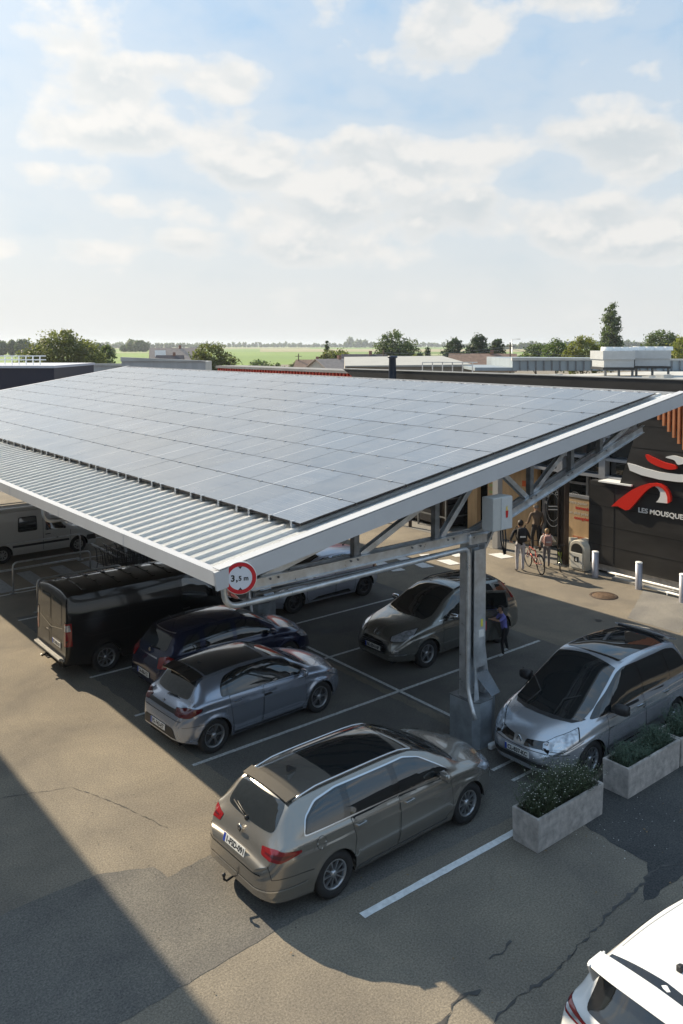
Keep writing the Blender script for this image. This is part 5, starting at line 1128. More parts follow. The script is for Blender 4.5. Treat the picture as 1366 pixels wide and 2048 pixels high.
# ---------------- black panel van
def panel_van():
    paint = paintm('black paint', (0.006, 0.006, 0.007), 0.0, 0.3)
    sp = dict(L=5.0, xr=1.0, xf=4.08, Ra=.37, R=.335, z0=.28, n=150, bow=.03, crown=3.0, zf=.8,
        prof=[(-.3, .95), (0, .96), (.2, .985), (.45, 1.0), (.7, 1.0), (1.0, .985)],
        top=[(0, .50), (.05, .56), (.06, .75), (.07, 1.2), (.09, 1.80), (.12, 1.90), (.25, 1.965), (1.5, 1.97), (3.0, 1.96), (3.45, 1.90), (3.8, 1.68), (4.25, 1.28), (4.42, 1.16), (4.7, 1.04), (4.90, .85), (4.97, .60), (5.0, .5)],
        drop=[(0, .01), (.1, .04), (.2, .08), (.4, .085), (3.4, .085), (4.2, .08), (4.6, .10), (5.0, .08)],
        wr=[(0, .86), (.06, .90), (.12, .84), (.3, .82), (3.0, .81), (3.5, .79), (4.2, .80), (4.5, .78), (4.8, .66), (5.0, .52)],
        belt=[(0, .48), (.08, .8), (.2, 1.2), (1, 1.22), (3.6, 1.20), (4.2, 1.12), (4.6, .98), (5.0, .48)],
        w=[(0, .88), (.05, .915), (.15, .945), (.5, .965), (3.8, .965), (4.4, .93), (4.75, .82), (4.92, .68), (5.0, .56)],
        low=[(0, .42), (.1, .38), (.5, .28), (4.5, .26), (5.0, .28)])
    c = Car('panel_van', 'black panel van with ribbed roof and rear doors, parked by the metal rails', 'van', sp, paint, (6.60 + 2.5, 18.95, 0), R(0))
    c.patch('rear_bumper', [(0, -.90, .40), (0, .90, .40), (0, .90, .50), (0, -.90, .50)], 0, mat('sunlit grey bumper', (.22, .215, .20), .55, 0, .2, 7), .012)  # pale grey puts the brightness of sunlit metal into the colour
    bm = newbm(); box(bm, -.07, .06, -.83, .83, .45, .51); bevel_all(bm, .015); c.part('rear_step', bm, mat('sunlit grey bumper', (.22, .215, .20)))
    c.patch('rear_door_seam', [(0, -.006, .56), (0, .006, .56), (0, .006, 1.88), (0, -.006, 1.88)], 0, dark_m, .004)
    for s_ in (-1, 1):
        c.patch('rear_window', [(0, s_ * .07, 1.18), (0, s_ * .66, 1.18), (0, s_ * .62, 1.74), (0, s_ * .07, 1.76)], 0, glass_m, .006, r=.06)
        c.patch('rear_door_crease', [(0, s_ * .02, 1.02), (0, s_ * .72, 1.14), (0, s_ * .72, 1.155), (0, s_ * .02, 1.035)], 0, chrome, .008)  # chrome strip paints the bright line of the V-shaped door crease
        c.patch('door_recess', [(0, s_ * .10, .62), (0, s_ * .66, .62), (0, s_ * .66, .86), (0, s_ * .10, .86)], 0, paintm('black door panel', (.02, .02, .022), 0, .4), .006, r=.04)
        for z in (.70, 1.15, 1.7):
            bm = newbm(); lathe(bm, [(.0001, -.04), (.016, -.04), (.016, .04), (.0001, .04)], 8, 'z', (.10, s_ * .86, z)); c.part('hinge', bm, black_pl)
    lamp_pair(c, 'tail_light', [(.08, .80, .78), (.08, .80, 1.30), (.17, .95, 1.30), (.19, .96, .78)], 38, red_lens, r=.02)
    lamp_pair(c, 'tail_light_glass', [(.08, .82, 1.12), (.08, .82, 1.26), (.15, .93, 1.26), (.16, .94, 1.12)], 38, lamp_m, off=.009, r=.01)
    c.plate(-.62, -.12, .74, False, 'ET-410-GV', 0)
    bm = newbm(); beam(bm, (.03, .06, .96), (.03, .20, .94), .02, .03); c.part('rear_handle', bm, chrome)
    bm = newbm(); tube(bm, [(.05, 0, .42), (-.16, 0, .38), (-.18, 0, .42)], .022, 8); box(bm, -.08, .05, -.16, .16, .34, .37); c.part('tow_bar', bm, black_pl)
    for k, x in enumerate(np.arange(.55, 3.2, .44)):
        bm = newbm()
        for a, b in ((-.62, -.30), (-.24, .24), (.30, .62)):
            vs = box(bm, x, x + .09, a, b, 1.90, c.top(x) + .022)
            for v in vs:
                if v.co.z > 1.95: v.co.z -= .085 * (abs(v.co.y) / .79) ** 3
        bevel_all(bm, .010); c.part('roof_rib', bm, paint)
    c.seam([(1.55, -1, .36), (1.55, -1, 1.80)], .010); c.seam([(2.85, -1, .34), (2.85, -1, 1.80)], .010); c.seam([(3.95, -1, .45), (4.0, -1, 1.1)], .010)
    c.seam([(.35, -1, 1.30), (2.85, -1, 1.30)], .012); c.seam([(.45, -1, 1.02), (.62, -1, .93), (1.7, -1, .93)], .012, m=paintm('black door panel', (.02, .02, .022), 0, .4))
    c.side('side_window', [(2.95, 1.26), (3.95, 1.24), (3.72, 1.52), (3.40, 1.78), (2.98, 1.80)], glass_m, .006, r=.06)
    c.patch('windshield', [(3.55, -.70, 3), (4.20, -.76, 3), (4.34, 0, 3), (4.20, .76, 3), (3.55, .70, 3), (3.50, 0, 3)], 'top', glass_m, .005, r=.03)
    c.handle(3.05, 1.08, black_pl); lamp_pair(c, 'headlight', [(4.93, .50, .80), (4.90, .50, .98), (4.70, .76, 1.08), (4.58, .86, 1.06), (4.80, .80, .82)], 40, lamp_m, front=True)
    c.mirrors(3.85, 1.22, black_pl, size=(.14, .24, .30)); c.wheels('cap', .215, width=.22); return c
# ---------------- old white van
def old_van():
    paint = paintm('chalky white paint', (0.50, 0.50, 0.48), 0.0, 0.45, coat=.4)
    sp = dict(L=4.0, xr=.62, xf=3.30, Ra=.34, R=.29, z0=.26, n=120, bow=.02, crown=3.2,
        prof=[(-.3, .96), (0, .97), (.25, 1.0), (.6, 1.0), (1.0, .985)],
        top=[(0, .45), (.03, .6), (.05, 1.5), (.12, 1.74), (.4, 1.80), (2.0, 1.80), (2.15, 1.74), (2.3, 1.55), (2.6, 1.42), (3.0, 1.07), (3.2, .98), (3.7, .90), (3.92, .78), (3.98, .55), (4.0, .45)],
        drop=[(0, .01), (.1, .06), (2.0, .07), (2.6, .05), (3.2, .04), (4.0, .05)],
        wr=[(0, .70), (.06, .72), (2.0, .70), (2.3, .62), (2.6, .60), (3.0, .66), (3.6, .66), (4.0, .58)],
        belt=[(0, .44), (.08, .9), (2.8, .92), (3.2, .86), (3.7, .78), (4.0, .44)],
        w=[(0, .74), (.1, .79), (.5, .80), (3.4, .80), (3.8, .76), (4.0, .68)], low=[(0, .30), (.5, .24), (4.0, .24)])
    c = Car('old_van', 'old white van with square black rimmed side window, parked behind the trolleys', 'van', sp, paint, (12.02 - 2.0, 30.0, 0), R(0))
    for nm, w in (('side_window', [(1.18, 1.06), (1.78, 1.06), (1.76, 1.50), (1.20, 1.50)]), ):
        c.side('window_seal', [(a + (.04 if a > 1.5 else -.04), b + (.04 if b > 1.3 else -.04)) for a, b in w], rubber, .004, r=.08); c.side(nm, w, glass_m, .008, r=.06)
    c.side('side_window', [(2.10, .98), (2.86, .96), (2.58, 1.32), (2.14, 1.36)], glass_m, .008, r=.04)
    c.patch('windshield', [(2.58, -.54, 3), (2.98, -.60, 3), (2.98, .60, 3), (2.58, .54, 3)], 'top', glass_m, .005, r=.03)
    c.side('side_stripe', [(.95, .50), (2.95, .50), (2.95, .58), (.95, .58)], black_pl, .006)
    c.seam([(2.02, -1, .30), (2.02, -1, 1.42)], .012); c.seam([(3.0, -1, .30), (3.0, -1, .92)], .012); c.handle(2.18, .84, black_pl)
    c.side('front_bumper', [(3.55, .42), (4.0, .42), (4.0, .58), (3.60, .60)], black_pl, .02, r=.03); c.patch('front_bumper', [(4, -.74, .40), (4, .74, .40), (4, .74, .56), (4, -.74, .56)], 180, black_pl, .02)
    bm = newbm()
    for y in (-.5, .5): beam(bm, (.5, y, 1.83), (1.9, y, 1.83), .04, .03)
    c.part('roof_bars', bm, white_p)
    lamp_pair(c, 'headlight', [(3.98, .46, .60), (3.97, .46, .72), (3.88, .72, .72), (3.88, .72, .60)], 25, lamp_m, front=True)
    c.mirrors(2.78, .96, black_pl, size=(.10, .16, .12)); c.wheels('steel', .175, m_rim=mat('painted steel wheel', (.35, .35, .34), .5, .2), width=.17); return c
# ---------------- white car at the corner of the view
def white_suv():
    paint = white_p
    sp = dict(L=4.3, xr=.80, xf=3.42, Ra=.37, R=.335, z0=.26, n=120, flare=.02, bow=.04,
        top=[(0, .64), (.03, .76), (.07, .90), (.12, 1.02), (.20, 1.12), (.42, 1.36), (.52, 1.46), (.70, 1.51), (1.3, 1.545), (2.0, 1.53), (2.4, 1.43), (3.0, 1.14), (3.2, 1.06), (3.8, .95), (4.15, .78), (4.28, .58), (4.3, .5)],
        drop=[(0, .02), (.1, .05), (.3, .10), (.5, .07), (.8, .06), (2.3, .06), (3.2, .06), (3.7, .09), (4.3, .1)],
        wr=[(0, .68), (.1, .72), (.25, .66), (.45, .61), (.65, .60), (1.5, .62), (2.3, .59), (3.0, .70), (3.7, .66), (4.3, .48)],
        belt=[(0, .60), (.1, .92), (.25, 1.04), (.6, 1.08), (2.0, 1.0), (3.2, .94), (3.8, .84), (4.3, .48)],
        w=[(0, .74), (.06, .80), (.2, .86), (.5, .89), (1.0, .90), (3.4, .90), (3.9, .84), (4.2, .72), (4.3, .6)],
        low=[(0, .36), (.3, .28), (1.2, .22), (3.2, .22), (4.3, .26)])
    c = Car('white_car', 'white car with a roof spoiler and shark fin aerial at the bottom right corner', 'car', sp, paint, (8.68, 3.86, 0), R(-3.0))
    c.patch('rear_window_surround', [(0, -.60, 1.06), (0, .60, 1.06), (0, .60, 1.44), (0, -.60, 1.44)], 0, blk_g, .004, r=.06)
    c.patch('rear_window', [(0, -.47, 1.10), (0, .47, 1.10), (0, .43, 1.36), (0, -.43, 1.36)], 0, glass_m, .007, r=.08)
    c.side('side_window', [(.72, 1.12), (1.6, 1.08), (1.6, 1.46), (1.0, 1.44)], glass_m, .006, r=.05); c.side('side_window', [(1.7, 1.08), (2.8, 1.02), (2.5, 1.25), (2.1, 1.44), (1.7, 1.46)], glass_m, .006, r=.05)
    c.patch('windshield', [(2.2, -.54, 3), (3.0, -.66, 3), (3.15, 0, 3), (3.0, .66, 3), (2.2, .54, 3)], 'top', glass_m, .004)
    lamp_pair(c, 'tail_light', [(.04, .52, .93), (.04, .54, .985), (.14, .74, 1.02), (.30, .81, 1.05), (.30, .83, 1.0), (.14, .78, .955)], 40, red_lens, r=.02)
    lamp_pair(c, 'tail_light_strip', [(.06, .58, .95), (.06, .58, .97), (.14, .76, .995), (.30, .82, 1.03), (.30, .82, 1.01), (.14, .76, .97)], 40, lamp_m, off=.009, r=.005)
    for y in (-.575, .575): c.seam([(.75, y, 3), (2.2, y * .97, 3)], .012, view='top', both=False, m=mat('roof ditch grey', (.35, .36, .37), .6), name='roof_seam')
    bm = newbm()                                         # spoiler over the rear window
    n = 15; rows = []
    for k in range(n):
        y = -.62 + 1.24 * k / (n - 1); q = abs(y) / .62; zc = 1.508 - .02 * q ** 2; xb = .20 + .05 * q ** 3
        rows.append([bm.verts.new(v) for v in ((xb, y, zc - .010), (xb + .03, y, zc + .012), (.46, y, zc + .035 - .01 * q), (.50, y, zc - .01), (.34, y, zc - .045), (xb + .02, y, zc - .03))])
    for A, B in zip(rows, rows[1:]):
        for k in range(6): bm.faces.new((A[k], A[(k + 1) % 6], B[(k + 1) % 6], B[k]))
    bm.faces.new(rows[0]); bm.faces.new(rows[-1][::-1])
    for s_ in (-1, 1): prism(bm, [(.22, 1.49), (.48, 1.52), (.44, 1.32), (.30, 1.30)], basis((0, s_ * .60, 0), (1, 0, 0), (0, 0, 1)), .02 * s_)
    c.part('roof_spoiler', bm, paint, smooth=True, auto=30)
    bm = newbm(); pr = None
    for k in range(n):
        y = -.58 + 1.16 * k / (n - 1); q = abs(y) / .6; v = (bm.verts.new((.505, y, c.top(.52) - .01 * q)), bm.verts.new((.64 - .05 * q, y, c.top(.62) + .006 - .055 * q ** 2.3)))
        if pr: bm.faces.new((pr[0], pr[1], v[1], v[0]))
        pr = v
    c.part('spoiler_gap', bm, blk_g)
    bm = newbm(); prism(bm, [(0, 0), (.17, 0), (.06, .075), (.0, .085)], basis((.82, .03, 1.50), (1, 0, 0), (0, 0, 1)), .06); bevel_all(bm, .012); c.part('roof_antenna', bm, black_pl)
    c.mirrors(2.74, 1.0, paint); c.wheels('five', .22); return c
hatch(); small_dark(); people_carrier(); crossover(); silver_hatch(); panel_van(); old_van(); white_suv()
# ================================================================ the shop
facade = mat('dark facade cladding', (0.028, 0.027, 0.027), 0.42, 0, 0.35, 1.2, spec=.4, stretch=(.3, .3, 1.0))
alu = mat('aluminium frame', (0.42, 0.44, 0.48), 0.4, 0.6, 0.1, 4)
membrane = mat('roof membrane', (0.46, 0.46, 0.44), 0.85, 0, 0.2, 0.5, detail=6)
wood_l = mat('light wood panel', (0.50, 0.34, 0.19), 0.55, 0, 0.18, 3.0, stretch=(1, 1, .2))
brown = mat('brown steel', (0.055, 0.042, 0.036), 0.5, 0.2, 0.2, 4)
shop = empty('supermarket', (30, 16, 0), 0, 'dark clad supermarket with red and white hat logo on its wall', 'supermarket')
def spart(name, bm, m, parent=None, **k):
    bmesh.ops.translate(bm, verts=bm.verts, vec=(-30, -16, 0)); return finish(name, bm, m, parent or shop, **k)
YZ = lambda X: Matrix(((0, 0, -1, X), (1, 0, 0, 0), (0, 1, 0, 0), (0, 0, 0, 1)))      # (y, z) outline, thickness towards the car park
bm = newbm(); prism(bm, [(-14, .32), (16.05, .32), (16.05, 3.05), (14.92, 3.05), (14.05, 5.75), (-14, 5.75)], YZ(24.0), .36); spart('wall', bm, facade)
bm = newbm(); box(bm, 23.72, 24.0, -14, 16.03, 0.10, .318); spart('plinth', bm, concrete)
bm = newbm()
for z in (.95, 1.6, 2.25, 2.9, 3.6, 4.3, 5.0): box(bm, 23.632, 23.645, -14, 16.0 if z < 3 else 14.9 - (z - 3.05) * .32, z, z + .012)
for y in (15.1, 11.9, 8.7, 5.5): box(bm, 23.632, 23.645, y, y + .012, .4, 3.0)
spart('panel_joint', bm, dark_m)
bm = newbm(); prism(bm, [(-14, 5.752), (27.75, 5.93), (28.85, 6.46), (-14, 6.56)], YZ(23.86), .40); spart('parapet', bm, facade)
bm = newbm(); beam(bm, (23.66, -14, 6.575), (23.66, 28.88, 6.475), .46, .03); spart('coping', bm, mat('coping sheet', (.33, .33, .32), .5, .2, .1, 2))
bm = newbm(); box(bm, 24.0, 70, -14, 30, 5.4, 5.78); spart('roof', bm, membrane)
bm = newbm(); box(bm, 26.2, 68, -14, 29.5, 0, 5.39); spart('inner_wall', bm, mat('interior dark', (.03, .03, .032), .7))
# upper windows beside the slanted cladding
bm = newbm(); box(bm, 24.45, 24.5, 13.9, 29, 3.1, 5.39); spart('upper_window', bm, glass_m)
bm = newbm()
for y in (14.3, 15.9, 17.6, 19.6, 22, 24.5, 27): box(bm, 24.12, 24.40, y - .12, y + .12, 3.06, 5.39)
for z in (3.12, 3.72, 4.5): box(bm, 24.14, 24.38, 13.9, 29, z - .045, z + .045)
spart('window_frame', bm, alu)
bm = newbm(); box(bm, 23.55, 24.1, 14.45, 15.65, 3.052, 3.10); spart('sill', bm, white_sheet)
# entrance: glazed doors, light wood panels, porch roof
bm = newbm(); box(bm, 25.3, 25.34, 16.05, 29.5, .02, 3.0); spart('entrance_glazing', bm, glass_m)
bm = newbm()
for y in (17.15, 18.15, 19.05, 21.7, 24.1, 26.5): box(bm, 25.14, 25.28, y - .05, y + .05, .02, 3.0)
box(bm, 25.15, 25.27, 17.2, 19.0, 2.55, 2.63); spart('door_frame', bm, alu)
for a, b, z1 in ((19.15, 20.85, 2.95), (21.0, 21.55, 2.6), (22.1, 22.6, 2.6)):
    bm = newbm(); box(bm, 24.9, 25.12, a, b, .02, z1); w_ = spart('wood_panel', bm, wood_l)
bm = newbm()
for k in range(5): box(bm, 24.893, 24.899, 21.08, 21.47, 1.2 + k * .26, 1.3 + k * .26)
spart('notice_strip', bm, mat('notice green', (.35, .42, .18), .6))
bm = newbm(); box(bm, 24.893, 24.899, 19.6, 19.85, 2.2, 2.42); spart('notice', bm, mat('notice orange', (.65, .12, .03), .5))
bm = newbm(); box(bm, 24.9, 25.3, 16.05, 29.5, 3.02, 3.22); spart('porch_beam', bm, brown)
bm = newbm(); box(bm, 24.86, 24.895, 18.2, 19.1, 2.95, 3.30); box(bm, 24.86, 24.895, 19.2, 20.1, 2.95, 3.30); spart('transom_panel', bm, mat('pale lilac board', (.50, .53, .62), .2))  # pale lilac boards above the doors
bm = newbm(); box(bm, 24.84, 24.90, 16.05, 29.5, 3.32, 3.40); spart('beam_edge', bm, alu)
# ring lettering on the doors
for yc, txt in ((18.6, 'BONJOUR'), (17.65, 'BIENVENUE')):
    bm = newbm(); M = basis((25.13, yc, 1.55), (0, -1, 0), (0, 0, 1)); disc_r = .62
    for r0, r1 in ((.70, .72), (.50, .515)):
        rings = []
        for r_ in (r0, r1): rings.append([bm.verts.new(M @ Vector((r_ * .55 * math.cos(2 * math.pi * k / 40), r_ * math.sin(2 * math.pi * k / 40), 0))) for k in range(40)])
        for k in range(40): bm.faces.new((rings[0][k], rings[0][(k + 1) % 40], rings[1][(k + 1) % 40], rings[1][k]))
    for dz in (-.06, .06): beam(bm, (25.125, yc + .2, 1.5 + dz), (25.125, yc - .2, 1.56 + dz), .004, .04)
    spart('door_ring', bm, plate_m)
    for s_, off in ((1, 0.0),):
        n = len(txt)
        for k, ch in enumerate(txt):
            a = math.pi * .92 - math.pi * .84 * k / (n - 1); T = M @ Matrix.Translation((.33 * math.cos(a), .60 * math.sin(a), .002)) @ Matrix.Rotation(a - math.pi / 2, 4, 'Z') @ Matrix.Translation((-.05, -.05, 0))
            o = lettering('door_letter', ch, .17, T, plate_m, shop, .003, .004); o.data.transform(Matrix.Translation((-30, -16, 0)))
# orange slats under the parapet at the right
bm = newbm(); k = 0; y = 13.66
while y > 8.5:
    zb = max(2.9, 5.42 - (13.66 - y) * 1.02); box(bm, 23.44, 23.56, y - .035, y + .035, zb, 5.75); y -= .165
spart('wooden_slats', bm, mat('orange slat', (.50, .20, .09), .5, 0, .12, 3))
bm = newbm(); prism(bm, [(13.75, 5.74), (13.6, 5.3), (8.6, .9 + 2.0), (8.6, 5.74)], YZ(23.638), .03); spart('slat_backing', bm, mat('dark red backing', (.16, .035, .02), .6))
# hat and arch logo
red = mat('logo red', (0.60, 0.022, 0.012), 0.35); wht = mat('logo white', (0.72, 0.72, 0.71), 0.4)
logo = empty('wall_logo', (23.62, 13.8, 3.2), 0, 'red and white hat and arch emblem with white lettering on the dark shop wall', 'logo sign')
def lpart(name, pts, m, d=.07, X=23.625):
    bm = newbm(); prism(bm, pts, YZ(X), d); bmesh.ops.translate(bm, verts=bm.verts, vec=(-23.62, -13.8, -3.2)); return finish(name, bm, m, logo)
def smooth_poly(pts, n=4):
    out = []; N_ = len(pts)
    for i in range(N_):
        p0, p1, p2, p3 = [Vector(pts[(i + k) % N_]) for k in (-1, 0, 1, 2)]
        for j in range(n):
            t = j / n; out.append(tuple(0.5 * ((2 * p1) + (-p0 + p2) * t + (2 * p0 - 5 * p1 + 4 * p2 - p3) * t * t + (-p0 + 3 * p1 - 3 * p2 + p3) * t ** 3)))
    return out
lpart('hat_brim', [(14.60, 3.79), (14.51, 3.56), (14.1, 3.46), (13.5, 3.40), (12.9, 3.40), (12.3, 3.46), (11.7, 3.62), (11.3, 3.86), (11.8, 3.78), (12.4, 3.68), (12.9, 3.63), (13.5, 3.63), (14.0, 3.69), (14.35, 3.76)], wht)
lpart('hat_band', smooth_poly([(13.95, 4.13), (13.88, 3.95), (13.6, 3.82), (13.2, 3.75), (12.94, 3.80), (13.0, 3.90), (13.35, 3.95), (13.7, 4.06)]), red, .09)
lpart('feather', smooth_poly([(13.30, 4.11), (13.05, 4.19), (12.7, 4.16), (12.3, 4.3), (12.35, 4.1), (12.7, 3.98), (12.90, 3.93), (13.02, 4.05)]), wht)
lpart('red_arch', [(15.13, 2.32), (14.89, 2.56), (14.65, 2.76), (14.4, 2.96), (14.1, 3.13), (13.85, 3.23), (13.6, 3.28), (13.42, 3.27), (13.26, 3.20), (13.16, 3.08), (13.10, 2.92), (13.10, 2.78), (13.19, 2.70), (13.20, 2.90), (13.26, 3.05), (13.36, 3.14), (13.50, 3.19), (13.68, 3.17), (13.86, 3.05), (14.02, 2.88), (14.18, 2.68), (14.36, 2.46), (14.49, 2.31), (14.62, 2.27), (14.9, 2.36)], red, .11)
lpart('white_arch', [(13.64, 3.165), (13.50, 3.185), (13.37, 3.13), (13.275, 3.04), (13.215, 2.90), (13.20, 2.70), (13.59, 2.68), (13.52, 2.76), (13.46, 2.88), (13.455, 3.0), (13.53, 3.11)], wht)
T = basis((23.60, 14.22, 2.27), (0, -1, 0), (0, 0, 1))
o = lettering('emblem_lettering', 'LES MOUSQUETAIRES', .215, T, wht, logo, .03, .003, 1.0, width=2.2); o.data.transform(Matrix.Translation((-23.62, -13.8, -3.2)))
# poster panel by the entrance
po = empty('poster_panel', (24.0, 16.7, 0), 0, 'tan poster panel with red lettering between the steel column and the dark wall', 'poster')
bm = newbm(); box(bm, -.04, .04, -.52, .44, 0.01, 2.32); finish('board', bm, wood_l, po)
bm = newbm(); box(bm, -.06, .06, -.52, .44, 2.322, 2.42); finish('top_rail', bm, alu, po)
PM = lambda z, x=-.40: basis((-.043, -x, z), (0, -1, 0), (0, 0, 1))
txt_w = mat('poster white print', (.62, .55, .45), .6); txt_r = mat('poster red print', (.48, .035, .02), .6)
lettering('poster_text', 'votre panier', .15, PM(2.10), txt_w, po, .003, .002, width=.78); lettering('poster_text', 'intermarché', .15, PM(1.93, -.10), txt_r, po, .003, .006, width=.58)
lettering('poster_text', 'est plus près', .14, PM(1.75), txt_w, po, .003, .002, width=.8); lettering('poster_text', 'complet', .15, PM(1.58, -.15), txt_r, po, .003, .006, width=.62)
lettering('poster_text', 'ouvert tous les jours', .07, PM(.95, -.2), txt_r, po, .003, .001, width=.5)
# steel columns
def post(name, x, y, w, h, m, label, cat='column'):
    bm = newbm(); box(bm, -w / 2, w / 2, -w / 2, w / 2, .02, h); bevel_all(bm, .01); e = finish(name, bm, m); e.location = (x, y, 0); tag(e, label, cat)
    return e
def hpost(x, y, h, label):
    e = empty('steel_column', (x, y, 0), 0, label, 'column'); bm = newbm(); box(bm, -.13, .13, -.14, -.12, .03, h); box(bm, -.13, .13, .12, .14, .03, h); box(bm, -.01, .01, -.12, .12, .03, h); finish('shaft', bm, brown, e)
    bm = newbm(); box(bm, -.22, .22, -.22, .22, 0, .03); finish('base_plate', bm, galv_d, e); return e
hpost(23.55, 17.0, 3.0, 'dark brown steel column beside the white litter bin')
post('steel_column', 23.6, 19.95, .26, 3.0, mat('pale grey paint', (.38, .38, .38), .5), 'pale grey square column standing by the crossing squares')
hpost(24.3, 23.4, 3.0, 'dark brown steel column beside the dark cage with the yellow panel')
# caged store with a yellow panel, seen under the canopy
cg = empty('trolley_cage', (25.2, 25.6, 0), R(-4), 'dark open cage with a yellow panel, beside the shop front', 'storage cage')
bm = newbm()
for x in (-.9, .9):
    for y in (-2.6, -.9, .9, 2.6): beam(bm, (x, y, 0), (x, y, 2.2), .06, .06)
for z in (.55, 1.3, 2.2):
    for x in (-.9, .9): beam(bm, (x, -2.6, z), (x, 2.6, z), .05, .05)
    for y in (-2.6, 2.6): beam(bm, (-.9, y, z), (.9, y, z), .05, .05)
finish('frame', bm, galv_d, cg)
bm = newbm(); box(bm, -.96, -.93, 1.0, 1.35, .8, 1.9); finish('yellow_panel', bm, mat('yellow sheet', (.55, .50, .06), .5), cg)
bm = newbm(); box(bm, -.7, .8, -2.4, 2.4, .12, .95); box(bm, -.5, .8, -2.2, .6, .96, 1.7); bevel_all(bm, .05); finish('stacked_crates', bm, mat('dark crates', (.02, .02, .024), .5, 0, .4, 3), cg)
bm = newbm(); box(bm, -.95, .95, -2.65, 2.65, 2.22, 2.28); finish('cage_roof', bm, brown, cg)
bm = newbm(); box(bm, -.2, .2, -.22, .22, 0, .42); bevel_all(bm, .03); o = finish('concrete_block', bm, concrete); o.location = (23.2, 27.9, 0); tag(o, 'small pale concrete block standing on the sunlit ground left of the cage', 'concrete block')
bm = newbm(); beam(bm, (22.9, 28.4, .52), (23.6, 24.4, .55), .12, .16); beam(bm, (22.9, 28.2, 0), (22.9, 28.2, .5), .1, .1); beam(bm, (23.6, 24.6, 0), (23.6, 24.6, .5), .1, .1); o = finish('guard_rail', bm, brown); tag(o, 'dark low guard rail in front of the cage with the yellow panel', 'guard rail')
# litter bin with a round hood
lb = empty('litter_bin', (23.62, 16.28, 0), 0, 'beige hooded litter bin with a black pictogram on its door', 'litter bin')
bin_m = mat('beige bin plastic', (.60, .56, .47), .45, 0, .06, 5)
bm = newbm(); pr = [(-.30, 0.02), (-.30, .72)] + [(-.30 * math.cos(math.pi * k / 12), .72 + .30 * math.sin(math.pi * k / 12)) for k in range(1, 12)] + [(.30, .72), (.30, .02)]
prism(bm, pr, Matrix(((0, 0, 1, -.30), (1, 0, 0, 0), (0, 1, 0, 0), (0, 0, 0, 1))), .60); bevel_all(bm, .012); finish('shell', bm, bin_m, lb, smooth=True, auto=40)
bm = newbm(); pr = [(-.22, .62)] + [(-.22 * math.cos(math.pi * k / 10), .70 + .22 * math.sin(math.pi * k / 10)) for k in range(11)] + [(.22, .62)]
prism(bm, pr, Matrix(((0, 0, 1, -.314), (1, 0, 0, 0), (0, 1, 0, 0), (0, 0, 0, 1))), .012); finish('opening', bm, dark_m, lb)
bm = newbm(); box(bm, -.325, -.302, -.23, .23, .10, .60); bevel_all(bm, .006); dr = finish('door', bm, mat('bin door', (.66, .64, .58), .4), lb)
bm = newbm(); box(bm, -.329, -.326, -.09, .09, .30, .48); finish('pictogram', bm, ink, dr)
bm = newbm(); prism(bm, [(-.03, .33), (.04, .33), (.045, .40), (.0, .46), (-.035, .40)], Matrix(((0, 0, -1, -.3295), (1, 0, 0, 0), (0, 1, 0, 0), (0, 0, 0, 1))), .001); finish('pictogram_hand', bm, plate_m, dr)
bm = newbm(); lathe(bm, [(.24, 0.02), (.26, .95), (.22, .95), (.21, .55), (.0001, .55)], 28); o = finish('round_bin', bm, bin_m); o.location = (24.0, 16.95, 0); tag(o, 'open round beige bin half hidden behind the steel column', 'litter bin')
# bollards
def bollard(x, y, label):
    b = empty('bollard', (x, y, 0), 0, label, 'bollard', 'grey bollards along the shop wall')
    bm = newbm(); lathe(bm, [(.105, 0), (.105, .81), (.0001, .81)], 28); finish('shaft', bm, mat('bollard grey', (.36, .37, .42), .4, .3, .06, 6), b)
    bm = newbm(); lathe(bm, [(.109, .812), (.109, .835), (.10, .845), (.0001, .85)], 28); finish('cap', bm, white_sheet, b)
bollard(23.15, 15.45, 'grey bollard standing right beside the beige litter bin'); bollard(23.05, 13.83, 'grey bollard below the emblem, nearest the manhole cover'); bollard(22.84, 12.28, 'grey bollard cut off by the right edge of the picture')
for z, x, lab in ((.16, 23.50, 'white tube rail lying nearest the dark wall'), (.10, 23.16, 'white tube rail running between the grey bollards')):
    bm = newbm(); tube(bm, [(x, 15.2 if x > 23.3 else 13.7, z), (x - .1, 12.0, z), (x - .2, 9.0, z)], .035, 10)
    for y in (14.9, 12.9, 10.9): 
        if not (x < 23.3 and y > 14): tube(bm, [(x - .01 - (15 - y) * .03, y, 0), (x - .01 - (15 - y) * .03, y, z)], .022, 8)
    o = finish('tube_rail', bm, white_sheet); tag(o, lab, 'rail')
mh = empty('manhole_cover', (21.58, 14.1, 0.004), 0, 'round rusty manhole cover in the sunlit ground', 'manhole cover')
bm = newbm(); lathe(bm, [(.0001, .012), (.33, .012), (.34, .004)], 32); finish('lid', bm, mat('rusty iron', (.13, .085, .055), .7, .3, .5, 14, bump=.6), mh)
bm = newbm(); lathe(bm, [(.35, .010), (.41, .010), (.42, .0)], 32); finish('rim_ring', bm, mat('iron ring', (.07, .05, .04), .7, .3, .3, 8), mh)
